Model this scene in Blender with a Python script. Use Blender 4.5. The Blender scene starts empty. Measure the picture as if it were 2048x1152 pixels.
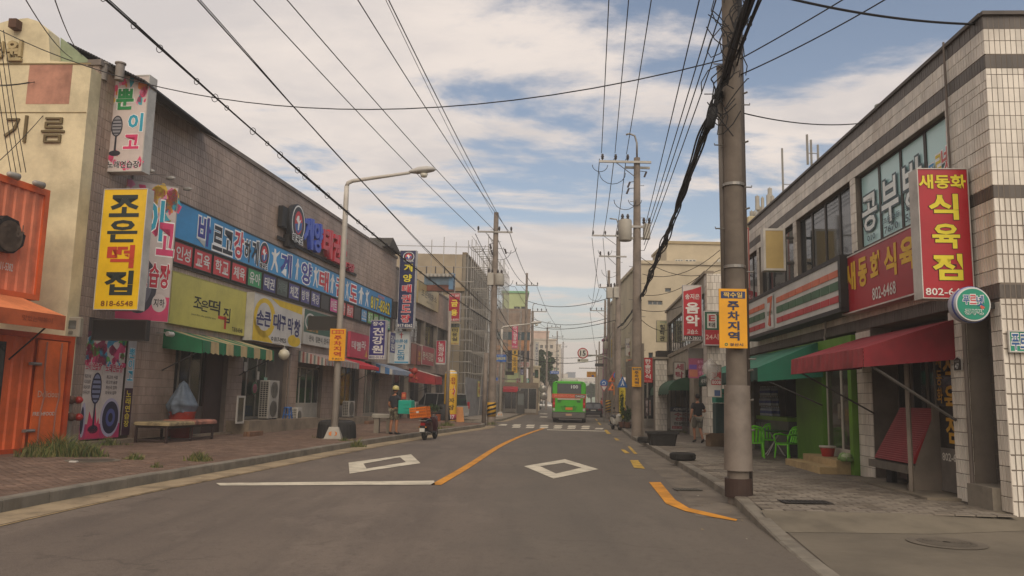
import bpy, bmesh, random
from math import *
from mathutils import Vector, Matrix
random.seed(7)
R = random.random
sc = bpy.context.scene
COL = sc.collection
# ---------------------------------------------------------------- camera
FPX, CAMZ = 1600.0, 1.65
PITCH, ROLL = atan(221.3/FPX), atan(.0214)
cam = bpy.data.objects.new('camera', bpy.data.cameras.new('camera'))
COL.objects.link(cam)
cam.data.sensor_width = 36; cam.data.lens = 36*FPX/2048
cam.data.clip_start = .1; cam.data.clip_end = 3000
MC = Matrix.Rotation(pi/2+PITCH, 4, 'X') @ Matrix.Rotation(ROLL, 4, 'Z')
cam.matrix_world = Matrix.Translation((0, 0, CAMZ)) @ MC
sc.camera = cam
# ---------------------------------------------------------------- world
CLOUD_AT = (11.4, .4, 0)
SUN_EL, SUN_AZ = radians(42), radians(171)     # azimuth clockwise from +Y
world = bpy.data.worlds.new('World'); sc.world = world; world.use_nodes = True
nt = world.node_tree; nt.nodes.clear(); N = nt.nodes.new; L = nt.links.new
def mth(op, a, b=None, c=None, tree=None, clamp=False):
    t = tree or nt
    n = t.nodes.new('ShaderNodeMath'); n.operation = op; n.use_clamp = clamp
    for i, v in enumerate((a, b, c)):
        if v is None: continue
        if isinstance(v, (int, float)): n.inputs[i].default_value = v
        else: t.links.new(v, n.inputs[i])
    return n.outputs[0]
def mixc(f, a, b, tree=None, mode='MIX'):
    t = tree or nt
    n = t.nodes.new('ShaderNodeMix'); n.data_type = 'RGBA'; n.blend_type = mode
    for i, v in ((0, f), (6, a), (7, b)):
        if isinstance(v, (int, float)): n.inputs[i].default_value = v
        elif isinstance(v, tuple): n.inputs[i].default_value = (*v[:3], 1)
        else: t.links.new(v, n.inputs[i])
    return n.outputs[2]
def ramp(f, a, b, tree=None):
    t = tree or nt
    n = t.nodes.new('ShaderNodeMapRange'); n.interpolation_type = 'SMOOTHSTEP'
    n.inputs[1].default_value = a; n.inputs[2].default_value = b
    t.links.new(f, n.inputs[0]); return n.outputs[0]
tc = N('ShaderNodeTexCoord'); sep = N('ShaderNodeSeparateXYZ'); L(tc.outputs['Generated'], sep.inputs[0])
sky = N('ShaderNodeTexSky'); sky.sky_type = 'NISHITA'; sky.sun_disc = False
sky.sun_elevation = SUN_EL; sky.sun_rotation = SUN_AZ; sky.dust_density = 1.5; sky.air_density = 1.0
blue = mixc(1.0, sky.outputs[0], (.15, .135, .122), mode='MULTIPLY')
zc = mth('MAXIMUM', sep.outputs[2], 0.012)
den = mth('ADD', zc, .10)
cx = mth('DIVIDE', sep.outputs[0], den); cy = mth('DIVIDE', sep.outputs[1], den)
comb = N('ShaderNodeCombineXYZ'); L(cx, comb.inputs[0]); L(cy, comb.inputs[1]); comb.inputs[2].default_value = 3.7
def noise(vec, scale, detail=6, rough=.55, dist=0.0):
    n = N('ShaderNodeTexNoise'); n.inputs['Scale'].default_value = scale; n.inputs['Detail'].default_value = detail
    n.inputs['Roughness'].default_value = rough; n.inputs['Distortion'].default_value = dist
    L(vec, n.inputs['Vector']); return n.outputs[0]
mp = N('ShaderNodeMapping'); mp.inputs['Scale'].default_value = (.62, .95, 1); mp.inputs['Location'].default_value = CLOUD_AT
L(comb.outputs[0], mp.inputs[0])
n1 = noise(mp.outputs[0], 1.0, 12, .60, .35)
n2 = noise(mp.outputs[0], 2.6, 8, .6, .3)
# more cloud towards the left of the street and near the horizon
bias = mth('MULTIPLY', sep.outputs[0], -.22)
lowb = mth('MULTIPLY', ramp(sep.outputs[2], .26, .02), .03)
dens = mth('ADD', mth('ADD', n1, bias), mth('ADD', lowb, .067))
cov = mth('MAXIMUM', ramp(dens, .475, .565), ramp(sep.outputs[2], .065, .02))
shade = ramp(mth('ADD', mth('MULTIPLY', n2, .55), mth('MULTIPLY', dens, .45)), .44, .66)
cloud = mixc(shade, (.95, .84, .76), (.72, .66, .635))
warm = ramp(sep.outputs[2], .22, .0)
cloud2 = mixc(mth('MULTIPLY', warm, .75), cloud, (.95, .83, .70))
bluew = mixc(mth('MULTIPLY', warm, .55), blue, (.66, .60, .53))
skyc = mixc(mth('MULTIPLY', cov, .95), bluew, cloud2)
below = ramp(sep.outputs[2], -.005, -.03)
skyf = mixc(below, skyc, (.10, .085, .07))
bg = N('ShaderNodeBackground'); bg.inputs[1].default_value = 1.0; L(skyf, bg.inputs[0])
wo = N('ShaderNodeOutputWorld'); L(bg.outputs[0], wo.inputs[0])
world.cycles.sampling_method = 'MANUAL'; world.cycles.sample_map_resolution = 512
sun = bpy.data.objects.new('sun', bpy.data.lights.new('sun', 'SUN')); COL.objects.link(sun)
sun.data.energy = 2.2; sun.data.angle = radians(50); sun.data.color = (1, .87, .72)
sd = Vector((sin(SUN_AZ)*cos(SUN_EL), cos(SUN_AZ)*cos(SUN_EL), sin(SUN_EL)))
sun.rotation_euler = sd.to_track_quat('Z', 'Y').to_euler()
vs = sc.view_settings; sc.display_settings.display_device = 'sRGB'
vs.view_transform = 'Standard'; vs.look = 'None'; vs.exposure = 0.0; vs.gamma = 1; vs.use_curve_mapping = False
sc.cycles.max_bounces = 6; sc.cycles.diffuse_bounces = 3; sc.cycles.glossy_bounces = 3
sc.cycles.transmission_bounces = 6; sc.cycles.transparent_max_bounces = 12
sc.cycles.caustics_reflective = False; sc.cycles.caustics_refractive = False
sc.cycles.use_denoising = True
# ---------------------------------------------------------------- materials
def lin(h):
    if isinstance(h, tuple): return h
    v = [int(h[i:i+2], 16)/255 for i in (0, 2, 4)]
    return tuple(c/12.92 if c <= .04045 else ((c+.055)/1.055)**2.4 for c in v)
_M = {}
def M(h, rough=.65, var=.18, metal=0., bump=0., scale=1.3, kind='', spec=.4):
    key = (h, rough, var, metal, bump, scale, kind)
    if key in _M: return _M[key]
    c = lin(h); m = bpy.data.materials.new('surface_%s' % (h if isinstance(h, str) else 'x')); m.use_nodes = True
    t = m.node_tree; b = t.nodes['Principled BSDF']
    b.inputs['Roughness'].default_value = rough; b.inputs['Metallic'].default_value = metal
    b.inputs['Specular IOR Level'].default_value = spec
    tcn = t.nodes.new('ShaderNodeTexCoord')
    def nz(s, d=5, r=.6):
        n = t.nodes.new('ShaderNodeTexNoise'); n.inputs['Scale'].default_value = s; n.inputs['Detail'].default_value = d
        n.inputs['Roughness'].default_value = r; t.links.new(tcn.outputs['Object'], n.inputs['Vector']); return n.outputs[0]
    col = None
    if var > 0:
        f = ramp(nz(scale), .35, .75, t)
        dk = tuple(x*(1-var*1.6) for x in c); lt = tuple(min(1, x*(1+var*.5)) for x in c)
        col = mixc(f, lt, dk, t)
        f2 = ramp(nz(scale*11, 3), .3, .8, t)
        col = mixc(mth('MULTIPLY', f2, var*.9, tree=t), col, tuple(x*.55+.02*d for x, d in zip(c, (1.2, 1, .8))), t)
    if kind in ('tile', 'paver'):
        gi = t.nodes.new('ShaderNodeNewGeometry'); oi = t.nodes.new('ShaderNodeObjectInfo')
        s = mth('FRACT', mth('ADD', gi.outputs['Random Per Island'], oi.outputs['Random'], tree=t), tree=t)
        col = mixc(mth('MULTIPLY', ramp(s, .2, 1.0, t), .34 if kind == 'tile' else .5, tree=t), col or c, tuple(x*.5 for x in c), t)
        # rain streaks and grime that run down over many tiles, fixed to the wall
        mq = t.nodes.new('ShaderNodeMapping'); mq.inputs['Scale'].default_value = (1.6, 1.6, .16) if kind == 'tile' else (.5, .5, .5); t.links.new(gi.outputs['Position'], mq.inputs[0])
        sn = t.nodes.new('ShaderNodeTexNoise'); sn.inputs['Scale'].default_value = 1.3; sn.inputs['Detail'].default_value = 7; sn.inputs['Roughness'].default_value = .65; t.links.new(mq.outputs[0], sn.inputs['Vector'])
        col = mixc(mth('MULTIPLY', ramp(sn.outputs[0], .45, .72, t), .5, tree=t), col, tuple(x*k for x, k in zip(c, (.52, .45, .38))), t)
    if col is not None: t.links.new(col, b.inputs['Base Color'])
    else: b.inputs['Base Color'].default_value = (*c, 1)
    if bump > 0:
        bp = t.nodes.new('ShaderNodeBump'); bp.inputs['Strength'].default_value = bump; bp.inputs['Distance'].default_value = .02
        t.links.new(nz(scale*20, 4), bp.inputs['Height']); t.links.new(bp.outputs[0], b.inputs['Normal'])
    _M[key] = m; return m
def glass(h='20262a', rough=.06, alpha=.55, key='g'):
    k = ('glass', h, rough, alpha)
    if k in _M: return _M[k]
    m = bpy.data.materials.new('window_glass'); m.use_nodes = True; t = m.node_tree; b = t.nodes['Principled BSDF']
    b.inputs['Base Color'].default_value = (*lin(h), 1); b.inputs['Roughness'].default_value = rough
    b.inputs['Specular IOR Level'].default_value = .9; b.inputs['Alpha'].default_value = alpha
    _M[k] = m; return m
def stripes(cols, w, axis=0, rough=.8, off=0.):
    """woven or painted bands of equal width w along an object axis"""
    k = ('st', tuple(cols), w, axis)
    if k in _M: return _M[k]
    m = bpy.data.materials.new('striped_fabric'); m.use_nodes = True; t = m.node_tree; b = t.nodes['Principled BSDF']
    b.inputs['Roughness'].default_value = rough
    tcn = t.nodes.new('ShaderNodeTexCoord'); s = t.nodes.new('ShaderNodeSeparateXYZ'); t.links.new(tcn.outputs['Object'], s.inputs[0])
    f = mth('FRACT', mth('DIVIDE', mth('ADD', s.outputs[axis], 100*w*len(cols)+off, tree=t), w*len(cols), tree=t), tree=t)
    col = tuple(lin(cols[0])); n = len(cols)
    for i in range(1, n):
        col = mixc(mth('GREATER_THAN', f, i/n, tree=t), col, lin(cols[i]), t)
    nz = t.nodes.new('ShaderNodeTexNoise'); nz.inputs['Scale'].default_value = 2.; nz.inputs['Detail'].default_value = 6; t.links.new(tcn.outputs['Object'], nz.inputs['Vector'])
    col = mixc(mth('MULTIPLY', ramp(nz.outputs[0], .4, .8, t), .35, tree=t), col, (.12, .10, .08), t)
    t.links.new(col, b.inputs['Base Color']); _M[k] = m; return m
# ---------------------------------------------------------------- geometry helpers
class MB:
    def __init__(s): s.v = []; s.f = []; s.mi = []; s.m = []; s.cur = 0
    def mat(s, m):
        if m not in s.m: s.m.append(m)
        s.cur = s.m.index(m); return s
    def add(s, vs, fs):
        o = len(s.v); s.v += [tuple(v) for v in vs]; s.f += [tuple(i+o for i in f) for f in fs]; s.mi += [s.cur]*len(fs); return s
    def box(s, x0, x1, y0, y1, z0, z1):
        return s.add([(x0,y0,z0),(x1,y0,z0),(x1,y1,z0),(x0,y1,z0),(x0,y0,z1),(x1,y0,z1),(x1,y1,z1),(x0,y1,z1)],
                     [(0,3,2,1),(4,5,6,7),(0,1,5,4),(1,2,6,5),(2,3,7,6),(3,0,4,7)])
    def bbox(s, x0, x1, y0, y1, z0, z1, b=.01):
        """box with chamfered upright edges and top"""
        p = [(x0+b,y0),(x1-b,y0),(x1,y0+b),(x1,y1-b),(x1-b,y1),(x0+b,y1),(x0,y1-b),(x0,y0+b)]
        q = [(x0+b*1.7,y0+b),(x1-b*1.7,y0+b),(x1-b,y0+b*1.7),(x1-b,y1-b*1.7),(x1-b*1.7,y1-b),(x0+b*1.7,y1-b),(x0+b,y1-b*1.7),(x0+b,y0+b*1.7)]
        vs = [(*a, z0) for a in p]+[(*a, z1-b) for a in p]+[(*a, z1) for a in q]
        fs = [tuple(range(7,-1,-1)), tuple(range(16,24))]
        for k in (0, 8):
            for i in range(8): j = (i+1) % 8; fs.append((k+i, k+j, k+8+j, k+8+i))
        return s.add(vs, fs)
    def prism(s, pts, y0, y1):
        """outline in the x,z plane run from y0 to y1"""
        n = len(pts)
        vs = [(x, y0, z) for x, z in pts]+[(x, y1, z) for x, z in pts]
        return s.add(vs, [tuple(range(n)), tuple(range(2*n-1, n-1, -1))]+[(i, i+n, (i+1) % n+n, (i+1) % n) for i in range(n)])
    def zprism(s, pts, z0, z1):
        n = len(pts)
        vs = [(x, y, z0) for x, y in pts]+[(x, y, z1) for x, y in pts]
        return s.add(vs, [tuple(range(n-1, -1, -1)), tuple(range(n, 2*n))]+[(i, (i+1) % n, (i+1) % n+n, i+n) for i in range(n)])
    def poly(s, pts): return s.add(pts, [tuple(range(len(pts)))])
    def tube(s, path, r, n=6, cap=True):
        path = [Vector(p) for p in path]; rr = r if isinstance(r, (list, tuple)) else [r]*len(path)
        vs = []; up = None
        for i, p in enumerate(path):
            d = (path[min(i+1, len(path)-1)]-path[max(i-1, 0)])
            if d.length < 1e-9: d = Vector((0, 0, 1))
            d.normalize()
            if up is None: up = Vector((0, 0, 1)) if abs(d.z) < .9 else Vector((1, 0, 0))
            a = d.cross(up)
            if a.length < 1e-4: a = d.cross(Vector((1, .3, 0)))
            a.normalize(); b = a.cross(d); up = b
            for k in range(n):
                t = 2*pi*k/n; vs.append(p+(a*cos(t)+b*sin(t))*rr[i])
        fs = []
        for i in range(len(path)-1):
            for k in range(n):
                j = (k+1) % n; fs.append((i*n+k, i*n+j, (i+1)*n+j, (i+1)*n+k))
        if cap: fs += [tuple(range(n-1, -1, -1)), tuple(range((len(path)-1)*n, len(path)*n))]
        return s.add(vs, fs)
    def lathe(s, prof, c=(0, 0, 0), n=16, axis='z'):
        vs = []; c = Vector(c)
        for r, h in prof:
            for k in range(n):
                t = 2*pi*k/n
                p = (r*cos(t), r*sin(t), h) if axis == 'z' else ((h, r*cos(t), r*sin(t)) if axis == 'x' else (r*cos(t), h, -r*sin(t)))
                vs.append(c+Vector(p))
        fs = [(i*n+k, i*n+(k+1) % n, (i+1)*n+(k+1) % n, (i+1)*n+k) for i in range(len(prof)-1) for k in range(n)]
        if prof[0][0] > 1e-6: fs.append(tuple(range(n-1, -1, -1)))
        if prof[-1][0] > 1e-6: fs.append(tuple(range((len(prof)-1)*n, len(prof)*n)))
        return s.add(vs, fs)
    def build(s, name, mat=None, parent=None, smooth=False, loc=None, rz=None, autosmooth=False):
        me = bpy.data.meshes.new(name); me.from_pydata(s.v, [], s.f)
        if mat is not None: me.materials.append(mat)
        else:
            for m in s.m: me.materials.append(m)
            me.polygons.foreach_set('material_index', s.mi)
        if smooth:
            me.polygons.foreach_set('use_smooth', [True]*len(me.polygons))
            if autosmooth: me.set_sharp_from_angle(angle=radians(40))
        me.update()
        o = bpy.data.objects.new(name, me); COL.objects.link(o)
        if parent is not None: o.parent = parent
        if loc is not None: o.location = loc
        if rz is not None: o.rotation_euler = (0, 0, rz)
        return o
def tag(o, label=None, cat=None, group=None, kind=None):
    if label: o['label'] = label
    if cat: o['category'] = cat
    if group: o['group'] = group
    if kind: o['kind'] = kind
    return o
def thing(name, label, cat, loc=(0, 0, 0), rz=0., group=None, kind=None):
    o = bpy.data.objects.new(name, None); COL.objects.link(o); o.location = loc; o.rotation_euler = (0, 0, rz)
    o.empty_display_size = .2
    return tag(o, label, cat, group, kind)
def copy_tree(o, loc, rz, label=None):
    r = o.copy(); COL.objects.link(r); r.location = loc; r.rotation_euler = (0, 0, rz)
    if label: r['label'] = label
    for ch in list(o.children):
        c = ch.copy(); COL.objects.link(c); c.parent = r
        for gch in list(ch.children):
            d = gch.copy(); COL.objects.link(d); d.parent = c
    return r
def pray(px, py):
    return (MC.to_3x3() @ Vector(((px-1024)/FPX, -(py-576)/FPX, -1)))
def gnd(px, py, z=0.):
    d = pray(px, py); t = (z-CAMZ)/d.z; return Vector((d.x*t, d.y*t))
def at_depth(px, py, y):
    d = pray(px, py); t = y/d.y; return Vector((d.x*t, y, CAMZ+d.z*t))
class Fr:
    """upright plane through world point o, running along direction u; local x along it, local -y towards the viewer side"""
    def __init__(s, o, u):
        s.o = Vector(o[:2]); s.u = Vector(u[:2]).normalized(); s.n = Vector((s.u.y, -s.u.x)); s.rz = atan2(s.u.y, s.u.x)
    def at(s, px, py, off=0.):
        d = pray(px, py); o = s.o+s.n*off
        t = (o.dot(s.n))/(Vector((d.x, d.y)).dot(s.n))
        w = Vector((d.x*t, d.y*t)); return ((w-o).dot(s.u), CAMZ+d.z*t)
    def rect(s, x0, t0, b0, x1, t1, b1, off=0.):
        a = s.at(x0, t0, off); b = s.at(x0, b0, off); c = s.at(x1, t1, off); d = s.at(x1, b1, off)
        return ((a[0]+b[0])/2, (c[0]+d[0])/2, (b[1]+d[1])/2, (a[1]+c[1])/2)
    def world(s, x, y=0.):   # local -> world xy
        return s.o+s.u*x-s.n*y
    def root(s, name, label, cat, group=None, kind=None, x=0., y=0., z=0.):
        w = s.world(x, y); return thing(name, label, cat, (w.x, w.y, z), s.rz, group, kind)
# ---------------------------------------------------------------- lettering
_T = {}
_TC = bpy.data.objects.new('lettering_pen', bpy.data.curves.new('lettering_pen', 'FONT')); _TC.data.resolution_u = 2
def glyphs(txt, bold):
    k = (txt, bold)
    if k in _T: return _T[k]
    c = _TC.data; c.offset = bold; c.space_character = 1.0+bold*.6 if len(txt) > 1 else 1.0; c.body = txt
    me = _TC.to_mesh()
    vs = [tuple(v.co) for v in me.vertices]; fs = [tuple(p.vertices) for p in me.polygons]
    _TC.to_mesh_clear()
    if not vs: _T[k] = ([], [], (0, 1, 0, 1)); return _T[k]
    xs = [v[0] for v in vs]; ys = [v[1] for v in vs]
    _T[k] = (vs, fs, (min(xs), max(xs), min(ys), max(ys))); return _T[k]
def put_text(mb, txt, x0, x1, z0, z1, y, bold=.02, grow=0., depth=0.):
    """writes txt into the local rectangle, facing -y; grow fattens the strokes for outlines"""
    bold *= .62; grow *= .9
    vs0, fs0, bb = glyphs(txt, bold)
    vs, fs, _ = glyphs(txt, bold+grow) if grow else (vs0, fs0, bb)
    if not vs: return
    w = max(bb[1]-bb[0], 1e-3); h = max(bb[3]-bb[2], 1e-3)
    P = [(x0+(v[0]-bb[0])/w*(x1-x0), z0+(v[1]-bb[2])/h*(z1-z0)) for v in vs]
    mb.add([(a, y, b) for a, b in P], fs)
    if depth > 0:
        cnt = {}
        for f in fs:
            for i in range(len(f)):
                e = (f[i], f[(i+1) % len(f)]); cnt[e] = 1
        o = len(P)
        vv = [(a, y, b) for a, b in P]+[(a, y+depth, b) for a, b in P]
        mb.add(vv, [(e[1], e[0], e[0]+o, e[1]+o) for e in cnt if (e[1], e[0]) not in cnt])
def V(s, u0, v0, u1, v1, col, gap=.12, **k):
    n = len(s); h = (v1-v0)/n; return [(c, u0, v0+i*h+h*gap/2, u1, v0+(i+1)*h-h*gap/2, col, k) for i, c in enumerate(s) if c != ' ']
def Tx(s, u0, v0, u1, v1, col, **k): return [(s, u0, v0, u1, v1, col, k)]
def H(s, u0, v0, u1, v1, col, gap=.1, **k):
    n = max(len(s), 1); w = (u1-u0)/n; return [(c, u0+i*w+w*gap/2, v0, u0+(i+1)*w-w*gap/2, v1, col, k) for i, c in enumerate(s) if c != ' ']
def letter(root, rect, y, texts, name='lettering'):
    """texts: (string, u0, v0, u1, v1, colour, options) in fractions of rect, v from the top"""
    x0, x1, z0, z1 = rect; by = {}
    for t in texts:
        s, u0, v0, u1, v1, col, k = t
        a = (x0+(x1-x0)*u0, x0+(x1-x0)*u1, z1-(z1-z0)*v1, z1-(z1-z0)*v0)
        ol = k.get('ol')
        if s == '#':     # plain patch
            by.setdefault((1, col), MB()).add([(a[0], y-.001, a[2]), (a[1], y-.001, a[2]), (a[1], y-.001, a[3]), (a[0], y-.001, a[3])], [(0, 1, 2, 3)]); continue
        if s == 'O':     # disc or ring
            cx_, cz_ = (a[0]+a[1])/2, (a[2]+a[3])/2; n = 28; ri = k.get('ri', 0.)
            p = [(cx_+cos(2*pi*i/n)*(a[1]-a[0])/2, cz_+sin(2*pi*i/n)*(a[3]-a[2])/2) for i in range(n)]
            yy = y-.0015-k.get('up', 0)*.0008; mb = by.setdefault((2+k.get('up', 0), col), MB())
            if ri:
                q = [(cx_+(b-cx_)*ri, cz_+(c-cz_)*ri) for b, c in p]
                mb.add([(b, yy, c) for b, c in p+q], [(i, (i+1) % n, (i+1) % n+n, i+n) for i in range(n)])
            else: mb.add([(b, yy, c) for b, c in p], [tuple(range(n))])
            continue
        if s == 'P':     # free polygon in fractions
            yy = y-.0015-k.get('up', 0)*.0008
            by.setdefault((2+k.get('up', 0), col), MB()).add([(x0+(x1-x0)*p[0], yy, z1-(z1-z0)*p[1]) for p in k['pts']], [tuple(range(len(k['pts'])))]); continue
        b = k.get('b', .03)
        if ol: put_text(by.setdefault((5, ol), MB()), s, *a, y-.004, b, k.get('g', .035))
        put_text(by.setdefault((6, col), MB()), s, *a, y-.007-k.get('dp', 0), b, 0., k.get('dp', 0))
    out = []
    for (lv, col), mb in sorted(by.items()):
        if mb.v: out.append(mb.build(name if lv > 4 else 'printed_patch', M(col, .5, .10, scale=2.), root))
    return out
def sign(fr, px, off, th, face, frame, texts, name, label, cat='sign', group=None, border=.02, bracket=None, extra=None, facerough=.35, rim=.03, var=.13):
    """a box sign whose front lies off metres before plane fr; px = (x0,top0,bottom0,x1,top1,bottom1) or a local rect"""
    r = fr.rect(*px, off) if len(px) == 6 else px
    x0, x1, z0, z1 = r; cx_ = (x0+x1)/2
    root = fr.root(name, label, cat, group, None, cx_, -off, z0)
    q = (x0-cx_, x1-cx_, 0., z1-z0)
    MB().box(q[0], q[1], .008, th, q[2], q[3]).build('sign_case', M(frame, .5, .2), root)
    b = min(border, (x1-x0)*.1)
    MB().box(q[0]+b, q[1]-b, 0, .012, q[2]+b, q[3]-b).build('sign_face', M(face, facerough, var, scale=.9), root)
    if rim and border:
        mb = MB()
        for (a0, a1, c0, c1) in ((q[0], q[1], q[2], q[2]+b), (q[0], q[1], q[3]-b, q[3]), (q[0], q[0]+b, q[2]+b, q[3]-b), (q[1]-b, q[1], q[2]+b, q[3]-b)):
            mb.box(a0, a1, -.012, .007, c0, c1)
        mb.build('rim', M(frame, .45, .2), root)
    letter(root, q, -.002, texts)
    if bracket:
        mb = MB()
        for bz in (.2, .8):
            zz = (z1-z0)*bz; mb.box(min(bracket, q[0]) if bracket < 0 else q[1], max(bracket, q[1]) if bracket > 0 else q[0], th*.3, th*.6, zz-.03, zz+.03)
        mb.build('bracket', M('4a4844', .6), root)
    if extra: extra(root, q)
    return root
def tiles(parent, faces, tw, thh, mat, name='tile', depth=.022, joint=.012, bond=True, limit=300, xf=None, jit=.0, skip=0.0):
    """wall tiles: faces = list of (x0,x1,z0,z1,yfront) rectangles in parent's local frame facing -y, or ('y', y0,y1,z0,z1,xfront) facing +-x.
    the largest in view become objects that share one mesh, the rest one joined part"""
    ms = mat if isinstance(mat, list) else [mat]
    L_ = []
    mw = Matrix.LocRotScale(parent.location, parent.rotation_euler, None)
    for fc in faces:
        x0, x1, z0, z1, yf = fc[:5]; m = ms[fc[5]] if len(fc) > 5 else ms[0]
        r = 0; z = z0
        while z < z1-.03:
            zt = min(z+thh, z1); x = x0-(tw*.5 if (bond and r % 2) else 0)
            while x < x1-.02:
                a, b = max(x, x0), min(x+tw, x1); x += tw
                if b-a < .03 or (skip and R() < skip): continue
                c = mw @ Vector(((a+b)/2, yf, (z+zt)/2))
                L_.append((c.length, a+joint/2, b-joint/2, z+joint/2, zt-joint/2, yf+(R()-.5)*jit, m))
            z = zt; r += 1
    L_.sort(key=lambda t: t[0])
    base = {}
    for d, a, b, z, zt, y, m in L_[:limit]:
        if m not in base:
            mb = MB(); e = .06
            mb.add([(-.5,0,-.5),(.5,0,-.5),(.5,0,.5),(-.5,0,.5),(-.5,-.75,-.5),(.5,-.75,-.5),(.5,-.75,.5),(-.5,-.75,.5),
                    (-.5+e,-1,-.5+e*.6),(.5-e,-1,-.5+e*.6),(.5-e,-1,.5-e*.6),(-.5+e,-1,.5-e*.6)],
                   [(0,1,5,4),(1,2,6,5),(2,3,7,6),(3,0,4,7),(4,5,9,8),(5,6,10,9),(6,7,11,10),(7,4,8,11),(8,9,10,11)])
            me = bpy.data.meshes.new(name); me.from_pydata(mb.v, [], mb.f); me.materials.append(m); base[m] = me
        o = bpy.data.objects.new(name, base[m]); COL.objects.link(o); o.parent = parent
        o.location = ((a+b)/2, y, (z+zt)/2); o.scale = (b-a, depth, zt-z)
    rest = {}
    for d, a, b, z, zt, y, m in L_[limit:]:
        rest.setdefault(m, []).append((a, b, y, z, zt))
    mb = MB()
    for m, l in rest.items():
        mb.mat(m)
        for a, b, y, z, zt in l:
            mb.add([(a,y,z),(b,y,z),(b,y,zt),(a,y,zt),(a,y-depth,z),(b,y-depth,z),(b,y-depth,zt),(a,y-depth,zt)], [(0,1,5,4),(1,2,6,5),(2,3,7,6),(3,0,4,7),(4,5,6,7)])
    if mb.v: tag(mb.build(name+'_field', None, parent), kind='stuff')
def free(x0, x1, z0, z1, holes):
    """cut rectangle minus holes -> list of rectangles (x0,x1,z0,z1)"""
    rs = [(x0, x1, z0, z1)]
    for h in holes:
        nr = []
        for r in rs:
            if h[0] >= r[1] or h[1] <= r[0] or h[2] >= r[3] or h[3] <= r[2]: nr.append(r); continue
            if h[2] > r[2]: nr.append((r[0], r[1], r[2], h[2]))
            if h[3] < r[3]: nr.append((r[0], r[1], h[3], r[3]))
            a, b = max(r[2], h[2]), min(r[3], h[3])
            if h[0] > r[0]: nr.append((r[0], h[0], a, b))
            if h[1] < r[1]: nr.append((h[1], r[1], a, b))
        rs = nr
    return rs
# ================================================================ SETTING
asph = M('5e564d', .9, .10, bump=.35, scale=.35)
conc = M('94897a', .85, .22, bump=.25, scale=1.1)
concd = M('6f665b', .85, .25, bump=.25, scale=1.1)
gran = M('7f786b', .8, .25, bump=.25, scale=2.2, kind='tile')
def sheet(name, pts, z, mat, kind='structure', parent=None):
    o = MB().poly([(x, y, z) for x, y in pts]).build(name, mat, parent)
    if parent is None and kind: tag(o, kind=kind)
    return o
_g = MB(); _n = 40
for i in range(_n):
    pass
tag(MB().poly([(-900, -300, -.03), (900, -300, -.03), (900, 1800, -.03), (-900, 1800, -.03)]).build('ground', M('6b6154', .95, .2, scale=.05)), kind='structure')
KL = [(-6.9, -6), (-6.85, 6), (-6.77, 11), (-6.5, 14), (-5.97, 17.9), (-5.05, 26), (-3.55, 35), (-1.75, 44.5), (-1.3, 47.2), (-1.6, 48.9), (-2.8, 49.8)]
KR = [(1.7, -6), (2.55, 4), (3.07, 8.1), (3.47, 11.8), (3.92, 14.8), (4.5, 22.5), (5.12, 31.1), (5.42, 36.3), (6.75, 50), (8.28, 65.3), (10.3, 85), (12.3, 105), (20.5, 185), (38, 360)]
KL2 = [(-4.6, 57.6), (-2.2, 57.), (-.9, 58.2), (-.4, 60.5), (1.11, 83.5), (2.75, 105), (9.2, 185), (24, 360)]
# road: one worn sheet with a darker wide strip
tag(MB().poly([(-30, -8, 0), (30, -8, 0), (30, 57, 0), (60, 420, 0), (0, 420, 0), (-30, 57, 0)]).build('road', None), kind='structure')
road = bpy.data.objects['road']
rm = bpy.data.materials.new('worn_asphalt'); rm.use_nodes = True; t = rm.node_tree; b = t.nodes['Principled BSDF']; b.inputs['Roughness'].default_value = .82; b.inputs['Specular IOR Level'].default_value = .35
tcn = t.nodes.new('ShaderNodeTexCoord')
def _nz(s, d, r=.6, sc3=None):
    n = t.nodes.new('ShaderNodeTexNoise'); n.inputs['Scale'].default_value = s; n.inputs['Detail'].default_value = d; n.inputs['Roughness'].default_value = r
    if sc3:
        q = t.nodes.new('ShaderNodeMapping'); q.inputs['Scale'].default_value = sc3; t.links.new(tcn.outputs['Object'], q.inputs[0]); t.links.new(q.outputs[0], n.inputs['Vector'])
    else: t.links.new(tcn.outputs['Object'], n.inputs['Vector'])
    return n.outputs[0]
c = mixc(ramp(_nz(.25, 4), .35, .7, t), lin('6a5f54'), lin('5d534a'), t)
c = mixc(mth('MULTIPLY', ramp(_nz(1.2, 5, .6, (1.6, .12, 1)), .42, .72, t), .5, tree=t), c, lin('4f4740'), t)
c = mixc(mth('MULTIPLY', ramp(_nz(.6, 6, .7, (1.2, .5, 1)), .52, .60, t), .35, tree=t), c, lin('7a6e62'), t)
c = mixc(mth('MULTIPLY', ramp(_nz(70, 3, .8), .5, .7, t), .45, tree=t), c, lin('988c80'), t)
c = mixc(mth('MULTIPLY', ramp(_nz(28, 4, .8), .52, .68, t), .4, tree=t), c, lin('423a34'), t)
c = mixc(mth('MULTIPLY', ramp(_nz(2.2, 8, .75), .60, .72, t), .5, tree=t), c, lin('473f38'), t)
_sx = t.nodes.new('ShaderNodeSeparateXYZ'); t.links.new(tcn.outputs['Object'], _sx.inputs[0])
c = mixc(mth('MULTIPLY', ramp(mth('ADD', _sx.outputs[0], mth('MULTIPLY', _nz(.5, 4), 1.5, tree=t), tree=t), -.6, 1.6, t), .5, tree=t), c, lin('5d584e'), t)   # the right lane was laid in a greyer mix
c = mixc(mth('MULTIPLY', ramp(_nz(9, 6, .75), .50, .66, t), .38, tree=t), c, lin('4a423b'), t)
c = mixc(mth('MULTIPLY', ramp(_nz(.9, 9, .8), .60, .66, t), .45, tree=t), c, lin('3f3934'), t)
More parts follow.
